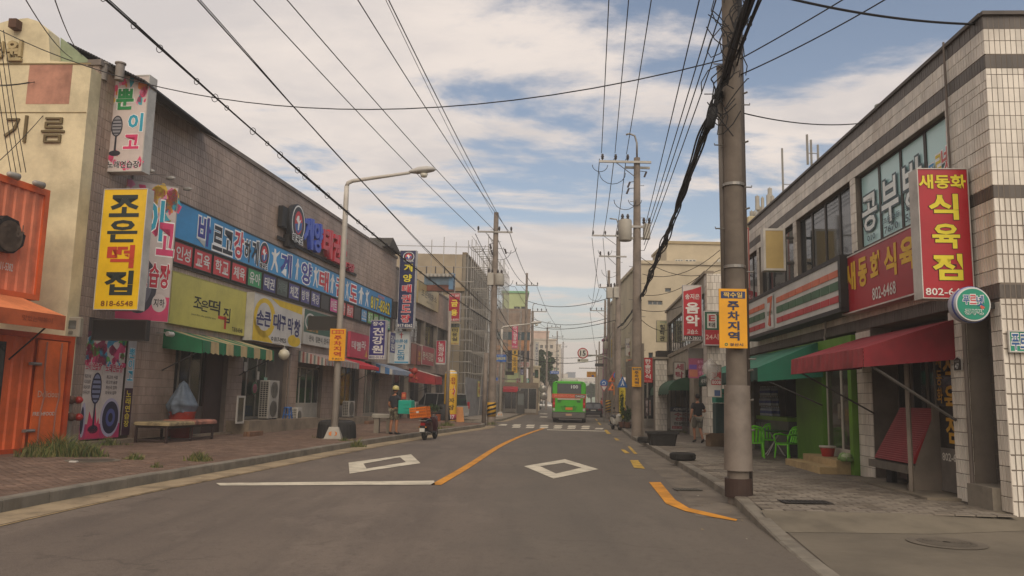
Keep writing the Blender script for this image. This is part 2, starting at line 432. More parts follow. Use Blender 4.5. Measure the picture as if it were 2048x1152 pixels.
# hairline cracks
vo = t.nodes.new('ShaderNodeTexVoronoi'); vo.feature = 'DISTANCE_TO_EDGE'; vo.inputs['Scale'].default_value = .28
wv = t.nodes.new('ShaderNodeVectorMath'); wv.operation = 'ADD'; nn = t.nodes.new('ShaderNodeTexNoise'); nn.inputs['Scale'].default_value = 1.4; nn.inputs['Detail'].default_value = 6
t.links.new(tcn.outputs['Object'], nn.inputs['Vector']); t.links.new(tcn.outputs['Object'], wv.inputs[0]); t.links.new(nn.outputs[1], wv.inputs[1]); t.links.new(wv.outputs[0], vo.inputs['Vector'])
crk = mth('MULTIPLY', mth('SUBTRACT', 1, ramp(vo.outputs[0], .0, .012, t), tree=t), ramp(_nz(.3, 3), .5, .6, t), tree=t)
c = mixc(mth('MULTIPLY', crk, .3, tree=t), c, lin('2e2925'), t)
t.links.new(c, b.inputs['Base Color'])
bp = t.nodes.new('ShaderNodeBump'); bp.inputs['Strength'].default_value = .5; bp.inputs['Distance'].default_value = .01; t.links.new(_nz(60, 4, .8), bp.inputs['Height']); t.links.new(bp.outputs[0], b.inputs['Normal'])
road.data.materials.append(rm)
sheet('alley', [(2.9, -8), (30, -8), (30, 12.6), (7.6, 12.2), (5.6, 11.6), (3.75, 11.4), (3.25, 8.1), (2.75, 4)], .008, M('6b6355', .9, .22, bump=.4, scale=.5))
def offs(pl, d):
    out = []
    for i, p in enumerate(pl):
        a = Vector(pl[max(i-1, 0)]); b = Vector(pl[min(i+1, len(pl)-1)]); t_ = (b-a).normalized()
        out.append(Vector(p)+Vector((t_.y, -t_.x))*d)
    return out
def resample(pl, step):
    pl = [Vector(p) for p in pl]; out = [pl[0]]; acc = 0
    for a, b in zip(pl, pl[1:]):
        l = (b-a).length; d = step-acc
        while d <= l: out.append(a+(b-a)*d/l); d += step
        acc = (acc+l) % step
    out.append(pl[-1]); return out
def smoothpl(pl, k=3):
    pl = [Vector(p) for p in pl]
    for _ in range(k):
        n = [pl[0]]
        for a, b in zip(pl, pl[1:]): n += [a*.75+b*.25, a*.25+b*.75]
        n.append(pl[-1]); pl = n
    return pl
sKL, sKR, sKL2 = smoothpl(KL), smoothpl(KR), smoothpl(KL2)
def kerb(pl, side, name, hf, ymax, w=.19, step=1.0):
    root = thing(name, None, None, kind='structure'); rs = resample(pl, step); far = MB()
    inn = offs(rs, w*side)
    for i in range(len(rs)-1):
        a, b, c_, d_ = rs[i], rs[i+1], inn[i+1], inn[i]
        g_ = .010; tt = (b-a).normalized(); a = a+tt*g_; b = b-tt*g_; c_ = c_-tt*g_; d_ = d_+tt*g_
        j = (R()-.5)*.008
        ha, hb = hf(a.y)+j, hf(b.y)+j; e = (d_-a).normalized()*.02
        mb = MB() if a.y < ymax else far
        mb.add([(*a, -.02), (*b, -.02), (*c_, -.02), (*d_, -.02), (*a, ha-.02), (*b, hb-.02), (*c_, hb), (*d_, ha), (*(a+e), ha), (*(b+e), hb)],
               [(0, 1, 5, 4), (4, 5, 9, 8), (8, 9, 6, 7), (1, 2, 6, 9, 5), (3, 0, 4, 8, 7), (2, 3, 7, 6)] if side < 0 else
               [(1, 0, 4, 5), (5, 4, 8, 9), (9, 8, 7, 6), (2, 1, 5, 9, 6), (0, 3, 7, 8, 4), (3, 2, 6, 7)])
        if mb is not far: mb.build('kerb_stone', gran, root)
    if far.v: far.build('far_kerb_stones', gran, root)
    return inn
kerb(sKL, -1, 'kerb', lambda y: .175, 49)
kerb(sKR, 1, 'kerb', lambda y: .012 if y < 9.5 else (.15 if y > 12.6 else .012+.138*(y-9.5)/3.1), 62)
kerb(sKL2, -1, 'kerb', lambda y: .15, 62)
# gutters: concrete channel strips beside the kerbs
def strip(name, pl, d0, d1, y0, y1, z, mat, parent=None, kind='structure', wob=0.):
    p = [q for q in resample(pl, .6) if y0 <= q.y <= y1]; a = offs(p, d0); b_ = offs(p, d1); mb = MB()
    for i in range(len(p)-1):
        w0 = wob*sin(i*.9)*R(); mb.poly([(*a[i], z), (*a[i+1], z), (*b_[i+1], z), (*(b_[i]+(b_[i]-a[i]).normalized()*w0*0), z)][::1 if d1 > d0 else 1])
    o = mb.build(name, mat, parent)
    if parent is None: tag(o, kind=kind)
    return o
sand = M('958469', .95, .3, bump=.4, scale=1.6)
strip('gutter', sKL, .0, .62, -6, 49, .004, sand)
strip('gutter', sKR, .0, -.75, 11.4, 62, .004, M('6c6357', .9, .28, bump=.3, scale=1.5))
strip('gutter', sKL2, .0, .5, 50, 120, .004, sand)
# painted markings
marks = thing('road_markings', None, None, kind='structure')
wh = M('c9c0ab', .75, .22, scale=2.2); yl = M('c8871f', .75, .25, scale=2.); yl2 = M('b99536', .8, .4, scale=2.)
def mark(name, pts, mat, z=.009): return MB().poly([(*p, z) for p in pts]).build(name, mat, marks)
G = lambda *p: gnd(*p)
mark('stop_line', [G(432, 967), G(440, 972), G(870, 970), G(868, 962)][::1], wh)
cl = [(866, 970, 17), (965, 907, 11), (1030, 878, 7), (1055, 868, 6), (1095, 856, 5)]
ctr = smoothpl([(-1.36, 15.5), (-.95, 20.), (-.45, 27.01), (.15, 33.), (.85, 38.62), (2.0, 46.6)]); ca, cb = offs(ctr, -.1), offs(ctr, .1)
mb = MB()
for i in range(len(ctr)-1): mb.poly([(*ca[i], .009), (*cb[i], .009), (*cb[i+1], .009), (*ca[i+1], .009)])
mb.build('centre_line', yl, marks)
def diamond(o, i_):
    mb = MB()
    for k in range(len(o)):
        j = (k+1) % len(o); mb.poly([(*o[k], .009), (*o[j], .009), (*i_[j], .009), (*i_[k], .009)])
    mb.build('diamond_marking', wh, marks)
diamond([G(697, 926), G(699, 948), G(841, 927), G(822, 909)], [G(727, 928), G(733, 938), G(812, 925), G(800, 915)])
diamond([G(1048, 933), G(1107, 958), G(1197, 939), G(1130, 919)], [G(1080, 933), G(1112, 948), G(1163, 936), G(1128, 926)])
mark('give_way_line', [G(1094, 859.2), G(1094, 860.2), G(1210, 863.2), G(1210, 862)], wh)
for k in range(7):      # chequered hump bars
    u = k/7.
    for r_, (dx, y0) in enumerate(((0, 0), (27, 4.3))):
        xa = 997+dx+k*27.6; ya = 848.5+y0+k*.55
        mark('hump_block', [G(xa+3, ya), G(xa-1, ya+2.7), G(xa+15, ya+2.9), G(xa+18, ya+.2)], wh)
for q in ([(1255, 893), (1260, 893), (1275, 908), (1268, 908)], [(1228, 876), (1234, 877), (1240, 881), (1232, 881)], [(1260, 921), (1276, 921), (1290, 938), (1268, 936)], [(1241, 899), (1248, 899), (1260, 907), (1250, 907)],
          [(1195, 845), (1198, 845), (1203, 850), (1199, 850)], [(1190, 838), (1193, 838), (1196, 842), (1193, 842)], [(1208, 860), (1214, 860), (1222, 868), (1214, 868)]):
    mark('yellow_dash', [G(*p) for p in q], yl2)
for q in ([(1298, 965), (1321, 965), (1350, 1000), (1332, 1008)], [(1332, 1008), (1350, 1000), (1378, 1017), (1370, 1023)], [(1370, 1023), (1378, 1017), (1430, 1029), (1475, 1040), (1472, 1043), (1425, 1035)]):
    mark('yellow_kerb_line', [G(*p) for p in q], yl)
strip('left_yellow_line', sKL, .66, .71, 8, 46, .0075, M('96805a', .85, .5, scale=3.), marks)
for k in range(5):
    mark('far_dash', [G(1082+k*0, 827+k*2.), G(1078, 828+k*2.2), G(1093, 828.5+k*2.2), G(1096, 827.4+k*2)], wh) if k in (0, 3) else None
# drains, manholes
def grate(loc, w, d, rz, name, label, n=9, mat=M('2e2a26', .7, .2)):
    r = thing(name, label, 'drain grate', (*loc, .016 if loc[1] < 11.7 or loc[0] < 4 else .165), rz)
    mb = MB(); mb.box(-w/2, w/2, -d/2, -d/2+.04, 0, .012).box(-w/2, w/2, d/2-.04, d/2, 0, .012).box(-w/2, -w/2+.04, -d/2+.04, d/2-.04, 0, .012).box(w/2-.04, w/2, -d/2+.04, d/2-.04, 0, .012)
    mb.build('rim', mat, r); MB().box(-w/2+.04, w/2-.04, -d/2+.04, d/2-.04, -.004, .002).build('sump', M('0d0c0b', .9, .1), r)
    for i in range(n): x = -w/2+.04+(w-.08)*(i+.5)/n; MB().box(x-.015, x+.015, -d/2+.04, d/2-.04, .003, .011).build('bar', mat, r)
    return r
grate(gnd(1610, 1006, .15), .75, .34, .05, 'drain_grate', 'rusty rectangular grate let into the grey pavers near the big pole')
grate(gnd(1375, 981), .5, .3, .1, 'drain_grate', 'small slotted drain in the gutter beside the yellow kerb line', 7, M('555148', .7))
def manhole(px, z, r_, label, c='4e463c', ring='6e6557'):
    p = gnd(*px, z); t_ = thing('manhole_cover', label, 'manhole cover', (*p, z+.002))
    MB().lathe([(r_+.12, 0), (r_+.12, .006), (r_, .006), (r_, .0)], n=32).build('frame', M(ring, .9, .2), t_)
    MB().lathe([(r_, 0), (r_, .01), (0, .01)], n=32).build('lid', M(c, .75, .2), t_)
    mb = MB()
    for k in range(6):
        a = r_*(.15+.13*k); mb.lathe([(a, .010), (a+.02, .016), (a+.04, .010)], n=28)
    mb.build('ribs', M(c, .7, .2), t_)
manhole((186, 921), .152, .42, 'round iron cover in the reddish pavement by the weeds')
manhole((1893, 1086), .012, .33, 'oval looking ribbed manhole cover in the grey side alley', '575045', '645c50')
# sidewalks
kin = offs(sKL, -.19)
lw = [p for p in kin if p.y < 49.9]
side_l = thing('sidewalk', None, None, kind='structure')
_pl = [(*p,) for p in lw]+[(-7.5, 60), (-30, 60), (-30, -6)]
sheet('bedding', [(p[0], p[1]) for p in _pl], .146, M('6e5242', .95, .25, bump=.4, scale=.9), None, side_l)
def kx(pl, y):
    for a, b in zip(pl, pl[1:]):
        if a.y <= y <= b.y: return a.x+(b.x-a.x)*(y-a.y)/max(b.y-a.y, 1e-6)
    return pl[-1].x
def pave(parent, pl, side, y0, y1, xfar, pw, ph, z, mats, name='paver', limit=300, herring=False, skip=0.):
    L_ = []; y = y0; r_ = 0
    while y < y1:
        x = kx(pl, y)+.01*side; x = x+side*(pw*(.5 if r_ % 2 else 0)); xe = xfar(y)
        while (x+side*pw-xe)*side < 0:
            if not (skip and R() < skip): L_.append((hypot(x, y), x, x+side*pw, y, y+ph))
            x += side*pw
        y += ph; r_ += 1
    L_.sort(key=lambda q: q[0])
    base = []
    for m in mats:
        mb = MB(); e = .04
        mb.add([(-.5, -.5, -1), (.5, -.5, -1), (.5, .5, -1), (-.5, .5, -1), (-.5+e, -.5+e, 0), (.5-e, -.5+e, 0), (.5-e, .5-e, 0), (-.5+e, .5-e, 0)], [(4, 5, 6, 7), (0, 1, 5, 4), (1, 2, 6, 5), (2, 3, 7, 6), (3, 0, 4, 7)])
        me = bpy.data.meshes.new(name); me.from_pydata(mb.v, [], mb.f); me.materials.append(m); base.append(me)
    mb = MB(); j = .006
    for i, (d, a, b_, c_, e_) in enumerate(L_):
        k = int(R()*len(mats)) if len(mats) > 1 else 0
        x0, x1 = min(a, b_)+j, max(a, b_)-j; zz = z+(R()-.5)*.006
        if i < limit:
            o = bpy.data.objects.new(name, base[k]); COL.objects.link(o); o.parent = parent
            o.location = ((x0+x1)/2, (c_+e_)/2, zz); o.scale = (x1-x0, e_-c_-2*j, .02)
        else:
            mb.mat(mats[k]); q = .008
            mb.add([(x0, c_+j, zz-.02), (x1, c_+j, zz-.02), (x1, e_-j, zz-.02), (x0, e_-j, zz-.02), (x0+q, c_+j+q, zz), (x1-q, c_+j+q, zz), (x1-q, e_-j-q, zz), (x0+q, e_-j-q, zz)], [(4, 5, 6, 7), (0, 1, 5, 4), (1, 2, 6, 5), (2, 3, 7, 6), (3, 0, 4, 7)])
    if mb.v: tag(mb.build(name+'_field', None, parent), kind='stuff')
redp = [M('7a6455', .95, .3, kind='paver', scale=1.2, bump=.2), M('705b4d', .95, .32, kind='paver', scale=1.5, bump=.2)]
pave(side_l, lw, -1, 9.5, 46, lambda y: -11.5+.13*max(0, y-21.3)+.35, .20, .10, .152, redp, skip=.012)
kir = offs(sKR, .19)
side_r = thing('sidewalk', None, None, kind='structure')
sheet('bedding', [(p.x, p.y) for p in kir if 11.55 < p.y < 190]+[(40, 190), (20, 60), (20, 12.3), (7.4, 12.3), (5.56, 11.65)], .142, M('5f564b', .95, .2), None, side_r)
grp = [M('81786b', .9, .25, kind='paver', scale=1., bump=.2), M('7b7266', .9, .25, kind='paver', scale=1., bump=.2), M('857c6f', .9, .25, kind='paver', scale=1.2, bump=.2), M('6f665a', .9, .25, kind='paver', scale=1., bump=.2)]
pave(side_r, kir, 1, 11.7, 31, lambda y: 7.38+.055*(y-12.24), .30, .20, .15, grp)
sheet('ramp', [(3.7, 11.35), (5.56, 11.5), (7.35, 12.1), (7.35, 12.35), (5.56, 11.7), (3.7, 11.6)], .15, M('6f6758', .9, .2)).data.vertices.foreach_set('co', [c_ for p in [(3.46, 10.7, .012), (5.56, 10.8, .012), (8.2, 11.6, .012), (8.2, 12.4, .152), (5.56, 11.72, .152), (3.62, 11.72, .152)] for c_ in p])
side_f = thing('sidewalk', None, None, kind='structure')
sheet('paving', [(p.x-.19, p.y) for p in sKL2 if p.y < 190]+[(-15, 190), (-15, 57.6)], .146, M('857a6b', .9, .2), None, side_f)

# ================================================================ BUILDINGS
LF = Fr((-11.63, 21.3), (.13, 1)); RF = Fr((7.35, 12.24), (-.055, -1)); R2F = Fr((7.95, 32.4), (-.085, -1))
tileL = [M('b09a8a', .5, .28, kind='tile', scale=.35), M('a48e7e', .5, .26, kind='tile', scale=.4)]; grout = M('74675b', .9, .2); groutR = M('766c61', .9, .2)
tileR = M('e0d8ca', .42, .16, kind='tile', scale=1.1); tileRd = M('625b54', .5, .2, kind='tile'); tileRb = M('6c5a50', .55, .2, kind='tile')
frameG = M('8e877c', .5, .15); frameD = M('3c3733', .5, .15); dark = M('171412', .9, .2); gl = glass()
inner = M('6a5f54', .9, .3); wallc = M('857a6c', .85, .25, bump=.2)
def sL(px, y=800): return LF.at(px, y)[0]
def sR(px, y=820): return RF.at(px, y)[0]
def shopfront(parent, x0, x1, z0, z1, yb, n, fm, kick=.5, name='shop_window', door=None, g=None):
    """framed glazing set yb behind the facade line: n leaves, each pane its own object"""
    w = (x1-x0)/n; f = .045
    for i in range(n):
        a, b_ = x0+i*w+.004, x0+(i+1)*w-.004; mb = MB()
        mb.box(a, a+f, yb, yb+.05, z0, z1).box(b_-f, b_, yb, yb+.05, z0, z1).box(a+f, b_-f, yb, yb+.05, z1-f, z1).box(a+f, b_-f, yb, yb+.05, z0, z0+f)
        if kick > 0: mb.box(a+f, b_-f, yb+.008, yb+.042, z0+f, z0+kick)
        isd = door is not None and i in door
        fr_ = mb.build('door' if isd else name, fm, parent)
        MB().box(a+f, b_-f, yb+.02, yb+.028, z0+max(kick, f), z1-f).build('pane', g or gl, fr_)
        if isd: MB().box(b_-f-.06, b_-f-.03, yb-.05, yb, z0+.9, z0+1.25).build('handle', M('b0aaa0', .3, .05, metal=.8), fr_)
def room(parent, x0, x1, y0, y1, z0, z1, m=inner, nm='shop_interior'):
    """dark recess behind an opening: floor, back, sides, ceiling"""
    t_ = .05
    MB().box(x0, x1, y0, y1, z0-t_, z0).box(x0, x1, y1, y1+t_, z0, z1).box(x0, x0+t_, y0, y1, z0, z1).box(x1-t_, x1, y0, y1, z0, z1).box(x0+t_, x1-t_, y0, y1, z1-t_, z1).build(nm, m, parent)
    # things inside that can be made out: shelf and counter
    mb = MB(); mb.box(x0+.2, x1-.2, y1-.4, y1-.02, z0, z0+.9)
    k = x0+.3
    while k < x1-.4:
        h = .15+R()*.3; w = .1+R()*.2; mb.box(k, k+w, y1-.35, y1-.1, z0+.9, z0+.9+h); mb.box(k, k+w, y1-.3, y1-.05, z0+1.55, z0+1.55+h*.7); k += w+.05+R()*.1
    mb.box(x0+.2, x1-.2, y1-.33, y1-.02, z0+1.5, z0+1.54)
    mb.build('shelving', M('6a5d4e', .8, .4, scale=3.), parent)
# ---- big brown tiled building on the left
LB = LF.root('tiled_shop_building', 'long brown tiled shop building with a blue banner along its front', 'building')
H1 = 10.72; X1 = 31.0
gapz = (.15, 3.62)
bays = [(sL(165), sL(262)), (sL(345), sL(452)), (sL(482), sL(572)), (sL(592), sL(643)), (sL(676), sL(716)), (sL(727), sL(757)), (sL(779), 30.6)]
mb = MB(); mb.mat(grout)
mb.box(0, X1, .02, 9, gapz[1], H1).box(0, X1, 3.2, 9, .0, gapz[1])
prev = 0.
for a, b_ in bays+[(X1, X1)]:
    if a > prev: mb.box(prev, a, .02, 3.2, 0, gapz[1])
    prev = b_
mb.build('wall', None, LB)
solid = []; prev = 0.
for a, b_ in bays+[(X1, X1)]:
    if a > prev: solid.append((prev, a, .15, gapz[1], .02, 1))
    prev = b_
up = [(a, b_, c_, d_, .02, 0) for a, b_, c_, d_ in free(0, X1, gapz[1], H1-.1, [(4.3, 30.2, 5.72, 7.85)])]
tiles(LB, solid+up, .115, .27, tileL, bond=False, depth=.016, joint=.011, jit=.004)
MB().box(-.05, X1+.05, -.06, .35, H1-.1, H1+.06).build('coping', M('7a7068', .8, .2), LB)
MB().box(4.1, 30.4, -.05, .018, 5.7, 7.87).build('banner_backing', M('4a4540', .8, .2), LB)
# end facet built in its own upright frame at the near corner
EF = Fr(LF.world(0, 0)-Vector((.85, -.11)), (.85, -.11))
EFr = EF.root('tiled_pier', 'tall brown tiled pier between the cream wall and the karaoke entrance', 'pier')
MB().box(0, .845, .02, .5, 0, H1-.02).build('core', wallc, EFr)
tiles(EFr, [(0, .845, .15, H1-.05, .02, 0)], .21, .27, tileL, bond=False, limit=160)
# raised floor / plinths of the shops
pl = MB()
pl.box(sL(262), sL(455), -.25, .0, 0, .22); pl.box(sL(455), sL(600), -.9, .0, 0, .62); pl.box(sL(600), sL(722), -.75, .0, 0, .5); pl.box(sL(722), 31, -.6, .0, 0, .45); pl.box(0.1, sL(262), -.35, .0, 0, .26)
pl.build('plinth', M('8d7d68', .9, .3, bump=.3, scale=1.4), LB)
# shopfronts
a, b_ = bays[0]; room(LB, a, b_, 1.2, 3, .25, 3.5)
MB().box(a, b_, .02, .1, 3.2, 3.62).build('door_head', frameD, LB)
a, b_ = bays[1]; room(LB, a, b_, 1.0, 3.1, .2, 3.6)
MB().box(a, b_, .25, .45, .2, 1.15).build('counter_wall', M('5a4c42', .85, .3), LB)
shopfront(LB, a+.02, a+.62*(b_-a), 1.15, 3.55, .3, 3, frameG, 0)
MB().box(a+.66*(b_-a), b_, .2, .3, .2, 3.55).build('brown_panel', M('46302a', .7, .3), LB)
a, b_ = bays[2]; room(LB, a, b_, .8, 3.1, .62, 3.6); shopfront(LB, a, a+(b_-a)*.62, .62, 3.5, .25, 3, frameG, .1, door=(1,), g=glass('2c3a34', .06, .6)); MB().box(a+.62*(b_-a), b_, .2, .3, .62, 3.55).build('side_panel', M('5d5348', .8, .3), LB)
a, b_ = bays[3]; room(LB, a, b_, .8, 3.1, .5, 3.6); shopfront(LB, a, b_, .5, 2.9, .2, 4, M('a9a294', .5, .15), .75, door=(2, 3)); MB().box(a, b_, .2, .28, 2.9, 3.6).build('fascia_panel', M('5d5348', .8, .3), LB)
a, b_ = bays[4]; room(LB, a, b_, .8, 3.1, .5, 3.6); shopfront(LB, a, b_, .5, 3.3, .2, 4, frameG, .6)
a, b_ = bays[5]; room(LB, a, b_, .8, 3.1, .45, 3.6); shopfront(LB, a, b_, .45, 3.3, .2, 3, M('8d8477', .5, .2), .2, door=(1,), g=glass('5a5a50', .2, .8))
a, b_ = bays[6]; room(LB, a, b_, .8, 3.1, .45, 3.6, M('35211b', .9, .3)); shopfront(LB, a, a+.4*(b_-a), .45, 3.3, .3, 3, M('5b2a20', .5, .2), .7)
for px, py, w_, h_, c_, lab in ((487, 733, .22, .36, 'b8b0a2', 'white'), (513, 751, .2, .34, 'b8b0a2', 'white'), (527, 758, .3, .14, '8fb09a', 'pale green'), (336, 742, .14, .3, 'a8a294', 'pale')):
    p_ = LF.at(px, py, -.2); MB().box(p_[0], p_[0]+w_, .17, .18, p_[1]-h_/2, p_[1]+h_/2).build('notice', M(c_, .7, .1), LB)
p_ = LF.at(508, 777, -.2); mb = MB().lathe([(.26, .165), (.26, .18)], (p_[0], 0, p_[1]), 20, 'y'); mb.build('round_poster', M('3c6a48', .6, .1), LB); MB().lathe([(.19, .155), (.19, .165)], (p_[0], 0, p_[1]), 18, 'y').build('poster_picture', M('a8606e', .6, .4, scale=9.), LB)
# stains, pipes, wires on the wall
for q in ([(1.9, -.03, 3.6), (1.9, -.03, 10.6)], [(sL(573), -.05, 3.4), (sL(573), -.05, .5)]): MB().tube(q, .035).build('downpipe', M('7d7267', .6, .2), LB)
for q in ((12.9, 13.6, -.25, .0, 8.0, 8.5), (30.2, 30.7, -.3, 0, 6.6, 7.7)): MB().box(*q).build('junction_box', M('26221f', .7, .2), LB)
# small dark canopy on the roof
MB().prism([(27.4, H1+.06), (28.2, H1+.75), (30.2, H1+.06)], -.5, 1.6).build('roof_canopy', M('38352f', .8, .3), LB)

# ---- second left building in line with it
X2 = 48.5; H2 = 10.05
LB2 = LF.root('tiled_shop_building', 'lower brown tiled shop building behind the navy taekwondo blade sign', 'building')
mb = MB(); w0, w1 = 5.5, 7.3
mb.box(X1+.03, X2, .02, 9, w1, H2).box(X1+.03, X2, .02, 9, 3.5, w0).box(X1+.03, X2, .5, 9, 0, 3.5).box(X1+.03, X2, .5, 9, w0, w1)
for k in range(5): x = X1+.03+k*(X2-X1-.5)/4; mb.box(x, x+.45, .02, .5, 0, 3.5).box(x, x+.3, .02, .5, w0, w1)
mb.build('wall', wallc, LB2)
tiles(LB2, [(X1+.03, X2, 3.5, w0, .02, 0), (X1+.03, X2, w1, H2-.1, .02, 0)], .33, .27, tileL, bond=False, limit=120)
MB().box(X1+.03, X2+.05, -.05, .35, H2-.1, H2+.06).build('coping', M('6f665d', .8, .2), LB2)
for k in range(4):
    x = X1+.4+k*(X2-X1-.5)/4
    shopfront(LB2, x, x+(X2-X1-.5)/4-.4, w0, w1, .3, 4, M('4d4037', .6, .2), 0, name='window', g=glass('3a3330', .06, .75))
    shopfront(LB2, x, x+(X2-X1-.5)/4-.4, .4, 3.1, .3, 3, M('6d6258', .6, .2), .5)
# ---- cream wall building at the far left
CF = Fr((-24.2, 21.65), (1, -.06))
def cr(px, y): return CF.at(px, y)
CB = CF.root('cream_building', 'cream rendered gable wall with raised letters and a faded pink patch', 'building')
crm = M('d4c7a2', .85, .22, bump=.25, scale=.8)
xr = cr(157, 400)[0]; out = [(0, 0), (xr, 0), (xr+.0, cr(180, 135)[1])]
out += [(cr(150, 124)[0], cr(150, 124)[1]), (cr(100, 122)[0], cr(100, 122)[1])]
for px, py in ((97, 60), (75, 42), (55, 36), (20, 40), (0, 46), (-60, 60), (-160, 120)): out.append(cr(px, py))
out.append((0, cr(-160, 120)[1]))
# right part of the gable steps down to a ledge carrying the roof sheet
MB().prism(out, 0, .5).build('wall', crm, CB)
MB().prism([(cr(96, 200)[0], 9), (xr-.02, 9.0), (xr-.02, cr(180, 128)[1]), (cr(98, 58)[0], cr(98, 58)[1])], .52, .95).build('rear_block', M('8f9a7c', .85, .2), CB)
mb = MB()
for i in range(26):      # corrugated roof sheet rising to the left
    pass
a = Vector((*[cr(98, 55)[0]], -.9)); 
def corr(x0, z0, x1, z1, y0, y1, n=30):
    vs = []; 
    for i in range(n*2+1):
        u = i/(n*2); x = x0+(x1-x0)*u; z = z0+(z1-z0)*u+(.03 if i % 2 else -.03); vs += [(x, y0, z), (x, y1, z), (x, y0, z-.02), (x, y1, z-.02)]
    fs = []
    for i in range(n*2): a_ = i*4; fs += [(a_, a_+4, a_+5, a_+1), (a_+2, a_+3, a_+7, a_+6), (a_, a_+2, a_+6, a_+4), (a_+1, a_+5, a_+7, a_+3)]
    return MB().add(vs, fs)
corr(cr(100, 60)[0], cr(100, 60)[1], cr(262, 142)[0], cr(255, 140)[1], .75, 6.0).build('roof_sheet', M('33302d', .6, .2, metal=.3), CB)
p0, p1 = cr(60, 128), cr(138, 208)
MB().poly([(p0[0], -.006, p1[1]), (p1[0], -.006, p1[1]), (p1[0], -.006, p0[1]), (p0[0], -.006, p0[1])]).build('pink_patch', M('b3826c', .85, .3, scale=1.2), CB)
for (px, y0, y1, s_) in (((8, 58), 232, 285, '기'), ((82, 133), 236, 286, '름')):
    mb = MB(); a0 = cr(px[0], y1); a1 = cr(px[1], y0); put_text(mb, s_, a0[0], a1[0], a0[1], a1[1], -.06, .0, 0, .055); mb.build('raised_letter', M('6b5c3c', .8, .2), CB)
for (px, y0, y1, s_) in (((-8, 12), 85, 118, '병'), ((12, 50), 82, 124, '원')):
    mb = MB(); a0 = cr(px[0], y1); a1 = cr(px[1], y0); put_text(mb, s_, a0[0], a1[0], a0[1], a1[1], -.1, .05, 0, .09); mb.build('raised_letter', M('ab9a70', .8, .2), CB)
mb = MB(); q = cr(28, 62); mb.box(q[0], q[0]+.22, -.25, 0, q[1], q[1]+.25); mb.build('wall_box', M('6b4a35', .8, .3), CB)
mb = MB()
zc_ = cr(100, 225)[1]; mb.box(cr(0, 225)[0]-3, xr-.02, -.015, 0, zc_-.01, zc_+.01); zc_ = cr(60, 128)[1]; mb.box(cr(0, 225)[0]-3, xr-.02, -.02, 0, zc_-.02, zc_+.02); mb.build('render_joint', M('8f7f59', .9, .2), CB)
# vent pipes on top of the tiled pier
for px in (196, 230):
    w = at_depth(px, 128, 21.2); o = MB().lathe([(.12, -.25), (.12, .22), (.15, .22), (.15, .26), (0, .26)], n=12).build('vent_pipe', M('8b837a', .6, .2), None, True, (w.x, w.y+.3, w.z-.1), autosmooth=True)
    tag(o, 'short grey capped pipe on the tiled pier, %s' % ('nearer the cream gable' if px < 200 else 'beside the karaoke sign top'), 'vent pipe')
# ---- cream tiled building on the right
RL = 17.2; HR = 7.8
RB = RF.root('tiled_corner_building', 'two storey cream tiled corner building with dark tile bands on the right', 'building')
w2, w3 = 5.05, 6.74
wins = [(sR(1711, 420), sR(1893, 300), 4), (sR(1593, 500), sR(1702, 450), 4), (sR(1518, 560), sR(1587, 520), 3), (-17.0, sR(1516, 560)-.12, 3)]
A = (sR(1745), sR(1905)); B = (sR(1593), sR(1716)); Cc = (sR(1500), sR(1592)); D = (-17.0, sR(1500)-.25); Z = (sR(1941), sR(1996, 900))
mb = MB()
E0 = .33
mb.box(-RL, E0, .02, 8, w3, HR).box(-RL, E0, .02, 8, 3.3, w2).box(-RL, E0, 3.4, 8, 0, 3.3).box(-RL, E0, 1.0, 8, w2, w3)
def fill(spans, lo, hi, z0, z1, y1):
    prev = lo
    for a, b_ in sorted(spans)+[(hi, hi)]:
        if a > prev+.01: mb.box(prev, a, .02, y1, z0, z1)
        prev = b_
fill([A, B, Cc, D, Z], -RL, E0, 0, 3.3, 3.4)
fill([w[:2] for w in wins], -RL, E0, w2, w3, 1.0)
mb.box(Z[0], Z[1], .35, 3.4, 0, 3.3)
mb.build('wall', groutR, RB)
sol = []; prev = -RL
for a, b_ in sorted([A, B, Cc, D, Z])+[(E0, E0)]:
    if a > prev+.05: sol.append((prev, a, .15, 3.28, .02, 0))
    prev = b_
prev = -RL; uw = []
for a, b_, n in sorted(wins)+[(E0, E0, 0)]:
    if a > prev+.05: uw.append((prev, a, w2, w3, .02, 0))
    prev = b_
band = [(-RL, E0, a_, b_, .02, c_) for a_, b_, c_ in ((3.3, 3.53, 1), (3.53, 4.85, 0), (4.85, w2, 1), (w3, 6.93, 0), (6.93, 7.16, 1), (7.16, 7.58, 0), (7.58, HR, 1))]
tiles(RB, sol+uw+band, .082, .222, [tileR, tileRd], bond=False, depth=.018, joint=.011, jit=.004)
tiles(RB, [(Z[0], Z[1], .5, 3.28, .35, 0)], .09, .222, [tileRd], name='recess_tile', depth=.015)
MB().box(Z[0]-.0, Z[1], -.12, .34, 0, .48).build('concrete_step', M('7f776a', .9, .25, bump=.3), RB)
MB().box(-RL-.05, E0-.03, -.04, .3, HR, HR+.06).build('coping', M('5c5650', .7, .2), RB)
RCF = Fr(RF.world(E0+.004, 0), (1, -.055))
RE = RCF.root('end_wall', 'cream tiled end wall with dark bands facing the alley at the right edge', 'building')
MB().box(.025, 9, .02, .3, 0, HR).build('wall', groutR, RE)
ef = []
for z0, z1, m in ((.1, 3.3, 0), (3.3, 3.53, 1), (3.53, 4.85, 0), (4.85, 5.05, 1), (5.05, 6.93, 0), (6.93, 7.16, 1), (7.16, 7.58, 0), (7.58, HR, 1)): ef.append((.0, 1.3, z0, z1, .02, m))
tiles(RE, ef, .082, .222, [tileR, tileRd], bond=False, depth=.018, joint=.011, limit=300, jit=.004)
MB().box(-.02, 9, -.05, .3, HR, HR+.06).build('coping', M('5c5650', .7, .2), RE)
